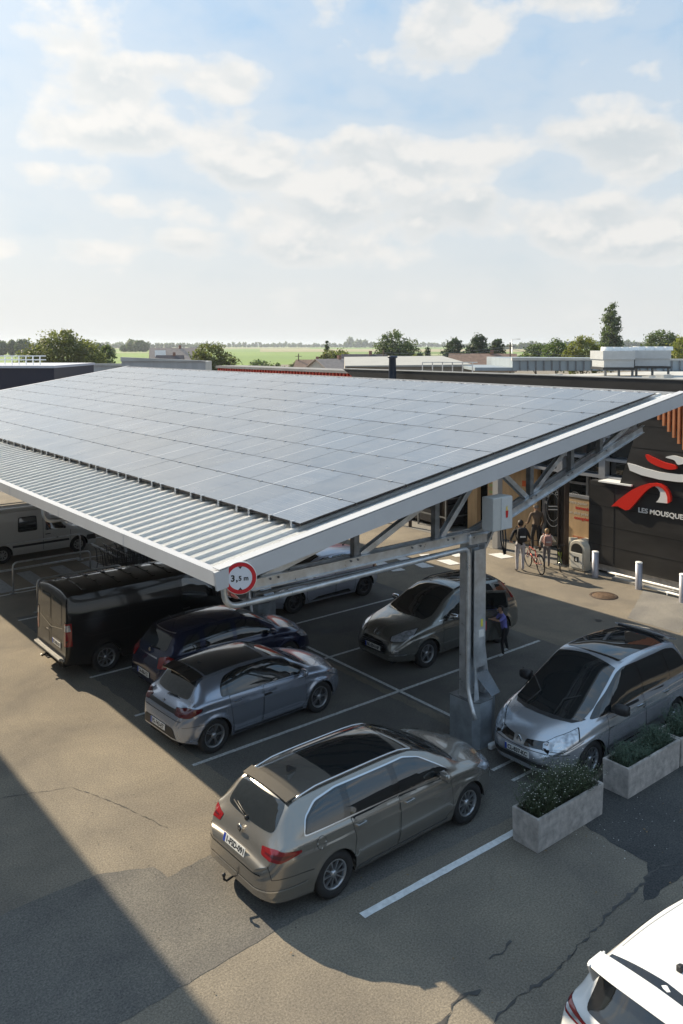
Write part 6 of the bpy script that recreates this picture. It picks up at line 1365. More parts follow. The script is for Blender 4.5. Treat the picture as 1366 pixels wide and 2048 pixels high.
# planters
soil = mat('dark soil', (.03, .022, .016), .95, 0, .4, 20, bump=.8)
def planter(x, y, L, label, rz_=0):
    p = empty('concrete_planter', (x, y, 0), rz_, label, 'planter', 'concrete planters at the end of the bays')
    bm = newbm(); W_, H, t = .50, .52, .05
    o = [(0, 0), (L, 0), (L, W_), (0, W_)]; i_ = [(t, t), (L - t, t), (L - t, W_ - t), (t, W_ - t)]
    vb = [bm.verts.new((a + (.012 if a == 0 else -.012), b + (.012 if b == 0 else -.012), 0)) for a, b in o]; vt = [bm.verts.new((a, b, H)) for a, b in o]; it = [bm.verts.new((a, b, H)) for a, b in i_]; ib = [bm.verts.new((a, b, H - .10)) for a, b in i_]
    for k in range(4):
        j = (k + 1) % 4; bm.faces.new((vb[k], vb[j], vt[j], vt[k])); bm.faces.new((vt[k], vt[j], it[j], it[k])); bm.faces.new((it[k], it[j], ib[j], ib[k]))
    bm.faces.new(vb[::-1]); bmesh.ops.bevel(bm, geom=[e for e in bm.edges if all(abs(v.co.z - H) < .01 or v.co.z < .01 for v in e.verts) or True], offset=.008, segments=2, affect='EDGES')
    finish('trough', bm, mat('planter concrete', (.46, .42, .39), .9, 0, .28, 7.0, bump=.5, bscale=70, detail=9), p)
    bm = newbm(); box(bm, t, L - t, t, W_ - t, H - .16, H - .085); finish('soil', bm, soil, p)
planter(9.76, 7.42, 1.68, 'concrete planter with a dark shrub dotted with tiny white flowers'); planter(12.12, 7.40, 1.66, 'concrete planter with blue green herbs beside the silver people carrier', 0); planter(13.80, 7.39, 1.66, 'concrete planter cut off by the right edge, behind the herb planter')
def blades(name, x0, x1, y0, y1, z, n, h, m, lean=.5, w=.006, seed=1, lobes=None, flowers=None):
    rnd = random.Random(seed); bm = newbm(); fl = newbm()
    for k in range(n):
        x, y = rnd.uniform(x0, x1), rnd.uniform(y0, y1)
        hh = h * rnd.uniform(.45, 1.0) * (lobes(x) if lobes else 1); a = rnd.uniform(0, 2 * math.pi); l = rnd.uniform(.1, lean) * hh
        p0 = Vector((x, y, z)); p1 = p0 + Vector((math.cos(a) * l * .45, math.sin(a) * l * .45, hh * .62)); p2 = p0 + Vector((math.cos(a) * l, math.sin(a) * l, hh))
        s = Vector((-math.sin(a), math.cos(a), 0)) * w
        v = [bm.verts.new(q) for q in (p0 - s * .5, p0 + s * .5, p1 + s * .5, p1 - s * .5, p2)]
        bm.faces.new((v[0], v[1], v[2], v[3])); bm.faces.new((v[3], v[2], v[4]))
        for j in range(9):                                     # small leaves up the stem
            t = rnd.uniform(.15, 1); q = (p0.lerp(p1, t / .62) if t < .62 else p1.lerp(p2, (t - .62) / .38)); b = rnd.uniform(0, 2 * math.pi); ll = rnd.uniform(.02, .045); d = Vector((math.cos(b), math.sin(b), rnd.uniform(-.2, .9))) * ll; ss = Vector((-math.sin(b), math.cos(b), .2)) * ll * .22
            bm.faces.new([bm.verts.new(c_) for c_ in (q, q + d * .5 + ss, q + d, q + d * .5 - ss)])
        if flowers and rnd.random() < flowers:
            r_ = rnd.uniform(.006, .012); q = p2
            lathe(fl, [(.0001, 0), (r_, .003), (.0001, .006)], 6, 'z', q)
    return bm, fl
shrub_m = mat('shrub green', (.060, .082, .032), .7, 0, 0, 5, col2=(.030, .042, .018)); herb_m = mat('herb green', (.075, .115, .070), .7, 0, 0, 5, col2=(.04, .07, .045))
def plantthing(name, bm, m, fl, label):
    e = empty(name, (0, 0, 0), 0, label, 'plant'); finish('foliage', bm, m, e)
    if len(fl.verts): tag(finish('flowers', fl, mat('tiny white flower', (.7, .7, .62), .7), e), kind='stuff')
    else: fl.free()
    return e
b, f = blades('s', 9.84, 11.36, 7.49, 7.86, .44, 900, .52, shrub_m, 1.1, .006, 3, lambda x: .55 + .5 * math.sin((x - 9.7) / 1.75 * math.pi), .35); plantthing('flowering_shrub', b, shrub_m, f, 'dark shrub with tiny white flowers growing in the nearest planter')
b, f = blades('h', 12.2, 13.70, 7.47, 7.84, .44, 1000, .42, herb_m, .9, .006, 5, lambda x: .7 + .3 * math.sin(x * 5) * math.sin(x * 2.3)); plantthing('herb_clump', b, herb_m, f, 'blue green herbs growing in the planter beside the silver people carrier')
b, f = blades('h', 13.94, 15.4, 7.43, 7.80, .44, 700, .42, herb_m, .9, .006, 6); plantthing('herb_clump', b, herb_m, f, 'blue green herbs in the planter cut off by the right edge')
# wheel stop by the post
bm = newbm(); box(bm, 11.62, 12.0, 9.92, 10.02, .012, .12); bevel_all(bm, .02); o = finish('kerb_stone', bm, line_m); tag(o, 'white kerb stone on the ground at the foot of the near canopy post', 'kerb stone')
# hoop rails of the trolley bay
def hoop(x0, x1, y, h, label):
    e = empty('hoop_rail', (x0, y, 0), 0, label, 'rail', 'steel hoop rails of the trolley bay'); L_ = x1 - x0
    bm = newbm(); pts = arc_pts((0, 0, 0), (0, 0, h), (L_ / 2, 0, h), .16)[:-1] + arc_pts((L_ / 2, 0, h), (L_, 0, h), (L_, 0, 0), .16)[1:]; tube(bm, pts, .028, 10); finish('hoop', bm, galv, e)
    bm = newbm(); tube(bm, [(0.02, 0, .10), (L_ - .02, 0, .10)], .02, 8); finish('lower_bar', bm, galv, e)
    for x in (0, L_): bm = newbm(); box(bm, x - .10, x + .10, -.05, .05, .012, .03); finish('foot_plate', bm, galv, e)
hoop(7.83, 10.25, 25.5, .95, 'steel hoop rail nearest the zebra stripes, left of the trolleys'); hoop(7.80, 10.3, 23.25, .95, 'steel hoop rail half hidden behind the black van'); hoop(7.4, 10.9, 28.0, .95, 'steel hoop rail between the zebra stripes and the old white van')
# shopping trolleys
wire = mat('trolley wire', (.10, .10, .105), .35, .7); 
def trolley():
    e = empty('shopping_trolley', (0, 0, 0)); bm = newbm()
    def bar(p, q, r=.006): tube(bm, [p, q], r, 5)
    for y in np.linspace(-.27, .27, 7): bar((.10, y, .42), (.82, y * .8, .46)); 
    for z, s in ((.50, .97), (.62, 1.0), (.74, 1.0), (.90, 1.0)):
        for y in (-1, 1): bar((.05, y * .28 * s, z), (.86, y * .23 * s, z + .01))
        bar((.86, -.23 * s, z + .01), (.86, .23 * s, z + .01))
    for x in np.linspace(.08, .86, 7):
        for y in (-1, 1): bar((x, y * (.275 - .05 * x), .42), (x, y * (.285 - .05 * x), .91))
    finish('basket', bm, wire, e)
    bm = newbm()
    for y in (-.24, .24): tube(bm, [(-.06, y, 1.0), (.05, y, .85), (.12, y, .35), (.85, y * .75, .14), (.85, y * .75, .08)], .012, 6); tube(bm, [(.1, y, .38), (.05, y, .08)], .012, 6)
    finish('chassis', bm, wire, e)
    bm = newbm(); tube(bm, [(-.07, -.27, 1.0), (-.07, .27, 1.0)], .017, 8); finish('handle', bm, mat('trolley handle', (.35, .35, .36), .4), e)
    for x, y in ((.85, .18), (.85, -.18), (.05, .24), (.05, -.24)): bm = newbm(); lathe(bm, [(.0001, -.012), (.06, -.012), (.06, .012), (.0001, .012)], 12, 'y', (x, y, .06)); finish('caster', bm, black_pl, e)
    return e
T0 = trolley(); k = 0
for row, y in enumerate((24.25, 24.95, 25.65)):
    for j in range(6):
        o = T0 if k == 0 else copy_tree(T0); k += 1; o.location = (10.55 + j * .36, y, 0.01); o.rotation_euler = (0, 0, R((j * 37 % 5 - 2) * .6))
        where = ('nearest the black van', 'in the middle row', 'nearest the old white van')[row]
        tag(o, 'nested wire shopping trolley of the row ' + where, 'shopping trolley', 'nested shopping trolleys of the row ' + where)
# ================================================================ other buildings, all further away
def dbox(name, u0, u1, d0, d1, z0, z1, m, parent=None):
    """box standing across the view between photo columns, at a real distance"""
    bm = newbm(); q = [at(u0, d0), at(u1, d0), at(u1, d0) + (at(683, d1) - at(683, d0)), at(u0, d0) + (at(683, d1) - at(683, d0))]
    a = [bm.verts.new((p.x, p.y, z0)) for p in q]; b = [bm.verts.new((p.x, p.y, z1[i] if isinstance(z1, tuple) else z1)) for i, p in enumerate(q)]
    bm.faces.new(a); bm.faces.new(b)
    for k in range(4): bm.faces.new((a[k], a[(k + 1) % 4], b[(k + 1) % 4], b[k]))
    return finish(name, bm, m, parent)
grey_pan = mat('grey metal panels', (.40, .41, .41), .6, 0.1, .10, .8, stretch=(4, 4, .15)); blue_pan = mat('blue grey panels', (.27, .32, .36), .5, .2, .10, .6, stretch=(3, 3, .4))
h1 = empty('warehouse', at(260, 68), 0, 'long pale grey metal warehouse beyond the far end of the canopy', 'warehouse')
iv = Matrix.Translation(-h1.location)
def adopt(o, e): o.data.transform(Matrix.Translation(-e.location)); o.parent = e; return o
adopt(dbox('wall', 108, 243, 64, 67, 0, 6.05, grey_pan), h1); adopt(dbox('raised_wall', 243, 411, 63, 66, 0, (6.55, 6.28, 6.28, 6.55), grey_pan), h1); adopt(dbox('roof_edge', 241, 412, 62.9, 63.2, 6.3, (6.63, 6.36, 6.36, 6.63), membrane), h1); adopt(dbox('roof_edge', 107, 243, 63.9, 64.1, 5.95, 6.12, membrane), h1)
h2 = empty('navy_building', at(0, 52), 0, 'flat roofed building with a navy wall and a white roof railing at the left edge', 'building')
adopt(dbox('wall', -260, 108, 50, 58, 0, 6.15, mat('navy cladding', (.012, .014, .035), .5)), h2); adopt(dbox('roof_edge', -260, 109, 49.9, 58.1, 6.152, 6.30, mat('pale roof edge', (.50, .52, .58), .6)), h2)
bm = newbm()
for uu in range(-60, 92, 14): p = at(uu, 52); beam(bm, (p.x, p.y, 6.3), (p.x, p.y, 6.86), .06, .06)
for z in (6.62, 6.86): a, b_ = at(-60, 52, z), at(92, 52, z); beam(bm, a, b_, .06, .06)
adopt(finish('roof_railing', bm, white_sheet), h2)
h3 = empty('louvred_wing', (28.2, 40, 0), 0, 'flat wing with bright red vertical louvres, behind the far side of the canopy', 'building')
bm = newbm(); box(bm, 27.9, 29.4, 31, 46.8, 0, 6.05); adopt(finish('wall', bm, mat('maroon wall', (.22, .02, .015), .6)), h3)
bm = newbm(); box(bm, 27.5, 29.6, 30.8, 47.0, 6.06, 6.20); adopt(finish('roof_edge', bm, mat('grey roof edge', (.22, .22, .22), .7, 0, .15, 1)), h3)
bm = newbm(); y = 31.1
while y < 46.8: box(bm, 27.56, 27.86, y, y + .13, 4.6, 6.058); y += .30
adopt(finish('red_louvres', bm, mat('louvre red', (.62, .065, .03), .5)), h3)
# roofscape over the shop
rb = empty('roof_block', at(1090, 56), 0, 'blue grey panelled block standing on the supermarket roof', 'roof block')
adopt(dbox('wall', 1025, 1420, 56, 66, 5.8, (6.62, 6.52, 6.52, 6.62), blue_pan), rb); adopt(dbox('low_wall', 950, 1024, 56, 64, 5.8, 6.02, blue_pan), rb); adopt(dbox('coping', 1024, 1421, 55.9, 56.2, 6.5, (6.70, 6.60, 6.6, 6.7), membrane), rb)
bm = newbm()
for uu in np.arange(1040, 1400, 16): p = at(uu, 55.88); box(bm, p.x - .03, p.x + .03, p.y - .03, p.y + .03, 5.8, 6.5)
adopt(finish('panel_joint', bm, galv_d), rb)
ac_m = mat('unit casing', (.38, .40, .42), .5, .1, .06, 3)
def rooftop_unit(u0, u1, d, z0, z1, nf, label):
    e = empty('cooling_unit', at((u0 + u1) / 2, d), 0, label, 'cooling unit', 'cooling units on the supermarket roof'); mid = (z0 + z1) / 2
    adopt(dbox('casing', u0, u1, d, d + 2.4, mid - .02, z1, ac_m), e); adopt(dbox('lower_casing', u0 + 2, u1 - 2, d + .1, d + 2.3, z0, mid - .025, ac_m), e); adopt(dbox('base_frame', u0, u1, d + .05, d + 2.3, z0 - .14, z0 - .02, black_pl), e)
    for k in range(nf):
        p = at(u0 + (u1 - u0) * (k + .5) / nf, d + 1.1, z1); bm = newbm(); lathe(bm, [(.36, 0), (.34, .22), (.27, .22), (.26, .05), (.0001, .05)], 20, 'z', p); adopt(finish('fan', bm, white_sheet), e)
    for uu in (u0 + 5, (u0 + u1) / 2, u1 - 5):
        p = at(uu, d + .3); bm = newbm(); box(bm, p.x - .05, p.x + .05, p.y - .05, p.y + .05, 5.78, z0 - .13); adopt(finish('leg', bm, galv_d), e)
rooftop_unit(1206, 1270, 46, 6.30, 7.22, 4, 'pale grey cooling unit with four fans, the left one on the shop roof'); rooftop_unit(1268, 1342, 46.5, 6.36, 7.24, 4, 'pale grey cooling unit with four fans, the right one on the shop roof')
bm = newbm(); p = at(785, 34); lathe(bm, [(.17, 5.7), (.145, 7.0), (.20, 7.02), (.20, 7.10), (.0001, 7.10)], 16, 'z', (p.x, p.y, 0)); o = finish('vent_pipe', bm, mat('dark blue pipe', (.03, .045, .075), .5)); tag(o, 'dark blue vent pipe with a flat cap rising above the parapet', 'vent pipe')
h4 = empty('sheet_roof_hall', at(820, 62), 0, 'low hall with a pale sheet roof behind the parapet', 'building')
adopt(dbox('wall', 690, 945, 62, 80, 0, 5.9, mat('hall wall', (.35, .34, .32), .7)), h4); adopt(dbox('roof', 690, 945, 61.5, 80, 5.92, (6.0, 6.1, 6.5, 6.4), mat('pale sheet roof', (.36, .355, .33), .6, 0, .08, 1)), h4)
bm = newbm()
for uu in range(845, 962, 20): a = at(uu, 50, 5.78); beam(bm, a, a + Vector((0, 0, .72)), .05, .05)
beam(bm, at(845, 50, 6.5), at(955, 50, 6.5), .05, .05); o = finish('roof_railing', bm, galv); tag(o, 'thin metal railing on the roof behind the dark parapet', 'railing')
bm = newbm(); rnd = random.Random(4)
for k in range(14):
    p = at(rnd.uniform(1000, 1360), rnd.uniform(36, 46), 5.78); s = rnd.uniform(.12, .4); box(bm, p.x - s, p.x + s, p.y - s * .6, p.y + s * .6, 5.78, 5.8 + rnd.uniform(.05, .3))
o = finish('roof_gravel_boxes', bm, membrane, shop); o.data.transform(Matrix.Translation((-30, -16, 0))); o.name = 'roof_hatch'
# building on the left, outside the frame: its shadow falls across the foreground
nb = empty('side_building', (-6, 34, 0), 0, 'plain pale building outside the left edge whose shadow crosses the ground', 'building')
bm = newbm(); box(bm, -9, 8.02, -19, 14, 0, 9.0); finish('wall', bm, mat('pale render', (.45, .43, .40), .8, 0, .1, 1), nb)
bm = newbm(); box(bm, -9.1, 8.05, -19.1, 14.1, 9.0, 9.08); finish('roof_edge', bm, fascia_m, nb)
nb2 = empty('camera_building', (-8, -6, 0), 0, 'plain pale building from which the car park is seen, left of and behind the view', 'building')  # unseen; added to keep low sky off the shaded car rears
bm = newbm(); box(bm, -8, 7.2, -14, 15, 0, 6.2); finish('wall', bm, mat('pale render', (.45, .43, .40)), nb2)
# houses
def house(u, d, w, dep, zw, zr, wall, roof, rot, label, extra=True):
    c0 = at(u, d); e = empty('house', (c0.x, c0.y, 0), R(rot), label, 'house'); bm = newbm(); box(bm, -w / 2, w / 2, -dep / 2, dep / 2, 0, zw)
    for s in (-1, 1): bm.faces.new([bm.verts.new(v) for v in ((s * w / 2, -dep / 2, zw), (s * w / 2, dep / 2, zw), (s * w / 2, 0, zr - .1))])
    finish('wall', bm, wall, e)
    bm = newbm(); o_ = .35
    for s in (-1, 1):
        vs = [(-w / 2 - o_, s * (dep / 2 + o_), zw - o_ * (zr - zw) / (dep / 2)), (w / 2 + o_, s * (dep / 2 + o_), zw - o_ * (zr - zw) / (dep / 2)), (w / 2 + o_, 0, zr), (-w / 2 - o_, 0, zr)]; bm.faces.new([bm.verts.new(v) for v in vs])
    bmesh.ops.remove_doubles(bm, verts=bm.verts[:], dist=.001); bmesh.ops.solidify(bm, geom=bm.faces[:], thickness=.14); rf = finish('roof', bm, roof, e)
    bm = newbm(); box(bm, w * .12, w * .12 + .5, -.25, .25, zr - .4, zr + .55); finish('chimney', bm, mat('brick chimney', (.22, .12, .09), .8), rf)
    for sx in (-.28, .02, .3):
        bm = newbm(); box(bm, w * sx - .45, w * sx + .45, -dep / 2 - .02, -dep / 2 + .02, zw - 1.7, zw - .5); finish('window', bm, glass_m, e)
    if extra: bm = newbm(); M = Matrix.Translation((0, 0, 0)); vs = [(-w * .42, -dep * .36, zw + .28 * (zr - zw) + .16), (-w * .18, -dep * .36, zw + .28 * (zr - zw) + .16), (-w * .18, -dep * .12, zw + .76 * (zr - zw) + .16), (-w * .42, -dep * .12, zw + .76 * (zr - zw) + .16)]; bm.faces.new([bm.verts.new(v) for v in vs]); bmesh.ops.solidify(bm, geom=bm.faces[:], thickness=.05); finish('roof_window', bm, white_sheet, rf)
    return e
tile_br = mat('brown roof tiles', (.20, .135, .105), .85, 0, .18, 2, bump=.4, bscale=8); tile_pk = mat('faded roof tiles', (.36, .29, .25), .85, 0, .12, 2, bump=.4, bscale=8); ren = mat('house render', (.48, .45, .40), .85, 0, .05, 2); slate = mat('dark slate roof', (.085, .07, .075), .7, 0, .2, 2)
house(347, 170, 9.0, 8.5, 4.3, 6.95, ren, tile_pk, FWD - 90 + 14, 'house with a faded roof and a white roof window, left of the bushy tree')
house(340, 158, 4.6, 5, 3.8, 5.6, ren, slate, FWD - 90 + 8, 'small annexe with a dark slate roof in front of the faded roofed house', False)
house(965, 125, 9.5, 8, 4.0, 6.25, ren, tile_br, FWD - 90 - 12, 'house with a broad brown tiled roof behind the sheet roofed hall', False)
house(728, 140, 7.0, 7, 3.6, 6.0, ren, slate, FWD - 90 + 3, 'low house with a dark roof left of the big round tree', False)
house(625, 150, 5.5, 6, 3.2, 4.9, ren, tile_br, FWD - 90 - 8, 'small brown roofed house beside the wooden pole at the field edge', False)
house(668, 135, 7.0, 7, 3.4, 5.3, ren, tile_pk, FWD - 90 + 40, 'grey gabled house low behind the red louvres', False)

# scattered petals, leaves and grit
rnd = random.Random(31)
for nm, m_, n, cen, rad_, sz in (('fallen_petals', plate_m, 60, (11.4, 7.0), (1.3, .6), .007), ('fallen_leaves', mat('dry leaf', (.20, .13, .06), .8), 80, (10.5, 7.6), (4.2, 2.6), .018), ('grit', ink, 160, (6.0, 10.5), (4.5, 5.0), .012)):
    bm = newbm()
    for _ in range(n):
        x = cen[0] + rnd.gauss(0, .5) * rad_[0]; y = cen[1] + rnd.gauss(0, .5) * rad_[1]; a = rnd.uniform(0, 6.28); s = sz * rnd.uniform(.5, 1.6)
        bm.faces.new([bm.verts.new((x + s * math.cos(a + t) * (1 if k % 2 else .55), y + s * math.sin(a + t) * (1 if k % 2 else .55), .018 + rnd.uniform(0, .006))) for k, t in enumerate((0, 1.57, 3.14, 4.71))])
    tag(finish(nm, bm, m_), kind='stuff')
# ================================================================ trees
bark = mat('bark', (.10, .075, .05), .9, 0, .3, 4)
def leafm(name, a, b):
    m = mat(name, a, .6, 0, 0, .35, col2=b, detail=5); nt = m.node_tree; pb = nt.nodes['Principled BSDF']; o = nt.nodes['Material Output']
    t = nt.nodes.new('ShaderNodeBsdfTranslucent'); mx = nt.nodes.new('ShaderNodeMixShader'); mx.inputs[0].default_value = .42
    src = pb.inputs['Base Color'].links[0].from_socket; br = nt.nodes.new('ShaderNodeMixRGB'); br.blend_type = 'MULTIPLY'; br.inputs[0].default_value = 1; nt.links.new(src, br.inputs[1]); br.inputs[2].default_value = (1.5, 1.7, .9, 1)
    nt.links.new(br.outputs[0], t.inputs[0]); nt.links.new(pb.outputs[0], mx.inputs[1]); nt.links.new(t.outputs[0], mx.inputs[2]); nt.links.new(mx.outputs[0], o.inputs[0]); return m
G_olive = leafm('olive leaves', (.15, .155, .052), (.085, .10, .035)); G_dark = leafm('dark leaves', (.098, .130, .052), (.058, .082, .036))
G_pine = leafm('pine needles', (.055, .080, .045), (.032, .050, .032)); G_yel = leafm('yellow green leaves', (.21, .205, .04), (.11, .13, .035)); G_mid = leafm('mid green leaves', (.11, .15, .04), (.06, .09, .03))
def tree(name, u, d, lobes, n, leaf, m, label, h0=None, group=None, seed=1, trunk=.22, cone=False):
    """lobes: (offset across view, height, radius across, radius up)"""
    rnd = random.Random(seed); c = at(u, d); e = empty(name, (c.x, c.y, 0), R(FWD - 90), label, 'tree', group)
    bm = newbm(); top = max(l[1] for l in lobes)
    tube(bm, [(0, 0, 0), (.05, 0, top * .35), (-.05, .1, top * .6), (0, 0, top * .95)], [trunk, trunk * .8, trunk * .5, .04], 8)
    for l in lobes: tube(bm, [(0, 0, max(.8, l[1] - l[3] * .9) * .7), (l[0] * .5, 0, l[1] * .8), (l[0], .1, l[1])], [trunk * .45, trunk * .3, .04], 6)
    finish('trunk', bm, bark, e); bm = newbm(); tot = sum(l[2] ** 2 * l[3] for l in lobes)
    for l in lobes:
        k = int(n * 1.7 * l[2] ** 2 * l[3] / tot); nc = max(10, k // 26)
        for _ in range(nc):                                 # clumps near the rim, leaves in each clump
            while True:
                v = Vector((rnd.uniform(-1, 1), rnd.uniform(-1, 1), rnd.uniform(-1, 1)))
                if .35 < v.length < 1: break
            v = v.normalized() * (rnd.uniform(.45, 1.0) ** .6)
            if cone: s = max(.12, (1 - (v.z + 1) / 2) ** .8 * 1.25)
            else: s = 1
            cc = Vector((l[0] + v.x * l[2] * s, v.y * l[2] * s, l[1] + v.z * l[3])); cr = l[2] * rnd.uniform(.10, .24) + leaf * .8
            for _ in range(26):
                p = cc + Vector((rnd.gauss(0, .6), rnd.gauss(0, .6), rnd.gauss(0, .42))) * cr
                nrm = (Vector((rnd.gauss(0, 1), rnd.gauss(0, 1), rnd.gauss(0, 1) + .6)) + v * .8).normalized(); a = nrm.orthogonal().normalized(); b = nrm.cross(a); s_ = leaf * 1.35 * rnd.uniform(.5, 1.2); th = rnd.uniform(0, 6.28)
                a2 = (a * math.cos(th) + b * math.sin(th)) * s_; b2 = (b * math.cos(th) - a * math.sin(th)) * s_ * .55
                bm.faces.new([bm.verts.new(q) for q in (p - a2, p + b2, p + a2, p - b2)])
    finish('crown', bm, m, e); return e
tree('broadleaf_tree', 125, 118, [(-.3, 6.2, 3.6, 3.5), (2.6, 5.4, 3.2, 3.1), (-2.9, 5.3, 2.9, 2.8), (-4.6, 4.6, 1.9, 3.0), (4.4, 4.0, 1.8, 2.2), (.4, 8.3, 2.0, 1.4)], 8000, .17, G_olive, 'big olive green tree with a see-through crown at the left, behind the grey warehouse', seed=1)
tree('broadleaf_tree', 215, 135, [(0, 5.3, 1.5, 2.2), (-2.2, 4.8, 1.4, 1.8)], 1400, .18, G_dark, 'small dark tree just right of the big olive green one', seed=2)
tree('broadleaf_tree', 425, 128, [(-.2, 5.5, 2.5, 2.5), (2.2, 4.5, 1.8, 2.0), (-2.0, 4.9, 1.6, 2.3), (0, 3, 3.0, 2.6)], 4500, .17, G_olive, 'bushy tree between the faded roofed house and the green field', seed=3)
tree('broadleaf_tree', 795, 170, [(-.5, 6.6, 3.4, 3.9), (2.3, 5.4, 2.7, 3.6), (-2.4, 5.4, 2.8, 3.6), (.2, 4, 4.2, 3.5)], 6000, .22, G_dark, 'big round dark green tree behind the vent pipe', seed=4)
tree('broadleaf_tree', 672, 150, [(0, 4.6, 2.4, 2.2), (2.2, 4.0, 1.8, 1.8), (-1.7, 4.6, 1.2, 1.8)], 2600, .18, G_olive, 'low bushy tree left of the big round dark tree', seed=5)
tree('conifer', 654, 165, [(0, 5.4, .8, 3.2)], 700, .16, G_pine, 'thin dark conifer poking above the low bushy tree', seed=6, cone=True)
tree('pine_tree', 908, 165, [(0, 5.4, 1.9, 4.0), (.3, 7.2, 1.1, 1.6), (-1.2, 5.4, 1.6, 1.4)], 2200, .2, G_pine, 'dark pine, leftmost of the three pines over the brown roof', group='pines over the brown roof', seed=7)
tree('pine_tree', 957, 165, [(0, 6.2, 2.2, 3.4), (.2, 8.0, 1.3, 1.4), (1.5, 6.0, 1.3, 1.2), (-1.5, 6.3, 1.3, 1.0)], 2400, .2, G_pine, 'dark pine, middle one of the three pines over the brown roof', group='pines over the brown roof', seed=8)
tree('pine_tree', 995, 170, [(0, 5.8, 1.5, 3.2), (-.3, 7.2, 1.0, 1.2)], 1300, .2, G_pine, 'dark pine, rightmost and slimmest of the three pines over the brown roof', group='pines over the brown roof', seed=9)
tree('conifer', 855, 150, [(0, 4.4, 1.1, 2.8)], 900, .16, G_pine, 'small pointed conifer right of the big round dark tree', seed=10, cone=True)
tree('broadleaf_tree', 828, 142, [(0, 3.9, 1.6, 1.7)], 900, .17, G_yel, 'small pale green bush under the big round dark tree', seed=11)
tree('poplar_tree', 1222, 190, [(0, 10.0, 2.1, 7.2), (-.3, 13.2, 1.3, 4.0), (.2, 6, 2.6, 4.4)], 6500, .22, G_dark, 'tall slim poplar, the highest tree at the right', seed=12)
tree('broadleaf_tree', 1072, 150, [(0, 5.6, 2.2, 2.4), (-1.9, 4.6, 1.6, 1.6)], 2200, .18, G_dark, 'dark green tree right of the street lamp', seed=13)
tree('broadleaf_tree', 1112, 142, [(0, 5.8, 2.2, 2.7), (1.7, 5.2, 1.6, 2.2)], 2600, .18, G_mid, 'mid green tree between the dark tree and the yellowish one', seed=14)
tree('broadleaf_tree', 1166, 136, [(0, 6.1, 2.4, 2.9), (-1.9, 5.2, 1.7, 2.4), (2.2, 5.0, 1.6, 2.6)], 3600, .17, G_yel, 'yellowish green tree left of the tall poplar', seed=15)
tree('broadleaf_tree', 1325, 180, [(0, 7.2, 3.6, 3.6), (-2.8, 5.8, 2.2, 3.0), (3.0, 6.2, 2.6, 3.2)], 4200, .22, G_dark, 'grey green tree behind the cooling units', seed=16)
tree('broadleaf_tree', 1364, 130, [(0, 6.0, 2.3, 3.2), (1.8, 5.4, 2.2, 2.6)], 2200, .17, G_yel, 'yellow green tree cut off by the right edge', seed=17)
tree('broadleaf_tree', 520, 175, [(0, 2.6, 3.2, 1.5), (3.5, 2.4, 2.2, 1.3), (-2.6, 2.3, 1.6, 1.1)], 1500, .2, G_dark, 'low dark hedge-like bushes at the edge of the green field', seed=18)
tree('broadleaf_tree', 590, 160, [(0, 2.4, 1.6, 1.8)], 700, .18, G_olive, 'small bush beside the wooden pole', seed=19)
def wood(u0, u1, d, h, n, seed, leaf=1.3, rag=.35):
    """a far belt of trees: many ragged crowns of leaf-sized faces on a common floor"""
    rnd = random.Random(seed); bm = newbm(); Wd = abs(u1 - u0) * d / 1650
    k = max(6, int(Wd / (h * .42)))
    for i in range(k):
        t = (i + rnd.uniform(0, 1)) / k; u = u0 + (u1 - u0) * t; edge = min(1, 5 * t + .35, 5 * (1 - t) + .35)
        c = at(u, d + rnd.uniform(-h, h)); hh = h * rnd.uniform(1 - rag, 1) * edge; r_ = h * rnd.uniform(.22, .45)
        for _ in range(max(20, n // k)):
            v = Vector((rnd.gauss(0, 1), rnd.gauss(0, 1), rnd.gauss(0, 1))).normalized() * rnd.uniform(.5, 1.08); p = Vector((c.x + v.x * r_, c.y + v.y * r_, max(.3, hh * .52 + v.z * hh * .48))); a = Vector((rnd.gauss(0, 1), rnd.gauss(0, 1), rnd.gauss(0, 1))).normalized() * leaf; b = v.cross(a).normalized() * leaf * .8
            bm.faces.new([bm.verts.new(q) for q in (p - a, p + b * .8, p + a, p - b * .8)])
    tag(finish('distant_wood', bm, G_dark), 'distant wooded strip beyond the fields', 'wood', None, 'stuff')
wood(-60, 75, 560, 12, 6000, 1, 1.1, .35); wood(140, 228, 620, 10, 4000, 2, 1.1, .5); wood(247, 295, 900, 14, 3500, 3, 1.4, .12)
wood(-100, 420, 1900, 16, 5000, 4, 3.0, .4); wood(300, 1060, 2600, 18, 6000, 5, 4.0, .55); wood(1000, 1500, 1500, 17, 5000, 6, 3.0, .4); wood(690, 745, 2300, 30, 800, 7, 5, .5)
def pole(u, d, h, label, lamp=False):
    c = at(u, d); e = empty('street_lamp' if lamp else 'utility_pole', (c.x, c.y, 0), R(FWD - 90), label, 'street lamp' if lamp else 'pole'); bm = newbm(); tube(bm, [(0, 0, 0), (0, 0, h)], [.14, .09] if not lamp else [.08, .05], 8); finish('shaft', bm, galv if lamp else bark, e)
    bm = newbm()
    if lamp: beam(bm, (0, 0, h), (.9, 0, h + .06), .05, .05); finish('arm', bm, galv, e); bm = newbm(); box(bm, .7, 1.25, -.1, .1, h + .02, h + .10); finish('lantern', bm, galv_d, e)
    else: beam(bm, (-.6, 0, h - .5), (.6, 0, h - .5), .09, .09); finish('crossarm', bm, bark, e)
    return c
pole(597, 150, 6.0, 'wooden pole standing against the green field'); p1 = pole(1020, 112, 7.9, 'wooden pole in front of the brown tiled house'); pole(1024, 128, 8.4, 'thin street lamp above the roofs, right of the pines', True); p2 = pole(767, 112, 6.9, 'wooden pole left of the vent pipe')
bm = newbm(); q0, q1, q2 = Vector((p2.x, p2.y, 6.5)), Vector((p1.x, p1.y, 7.4)), at(1200, 118, 6.0)
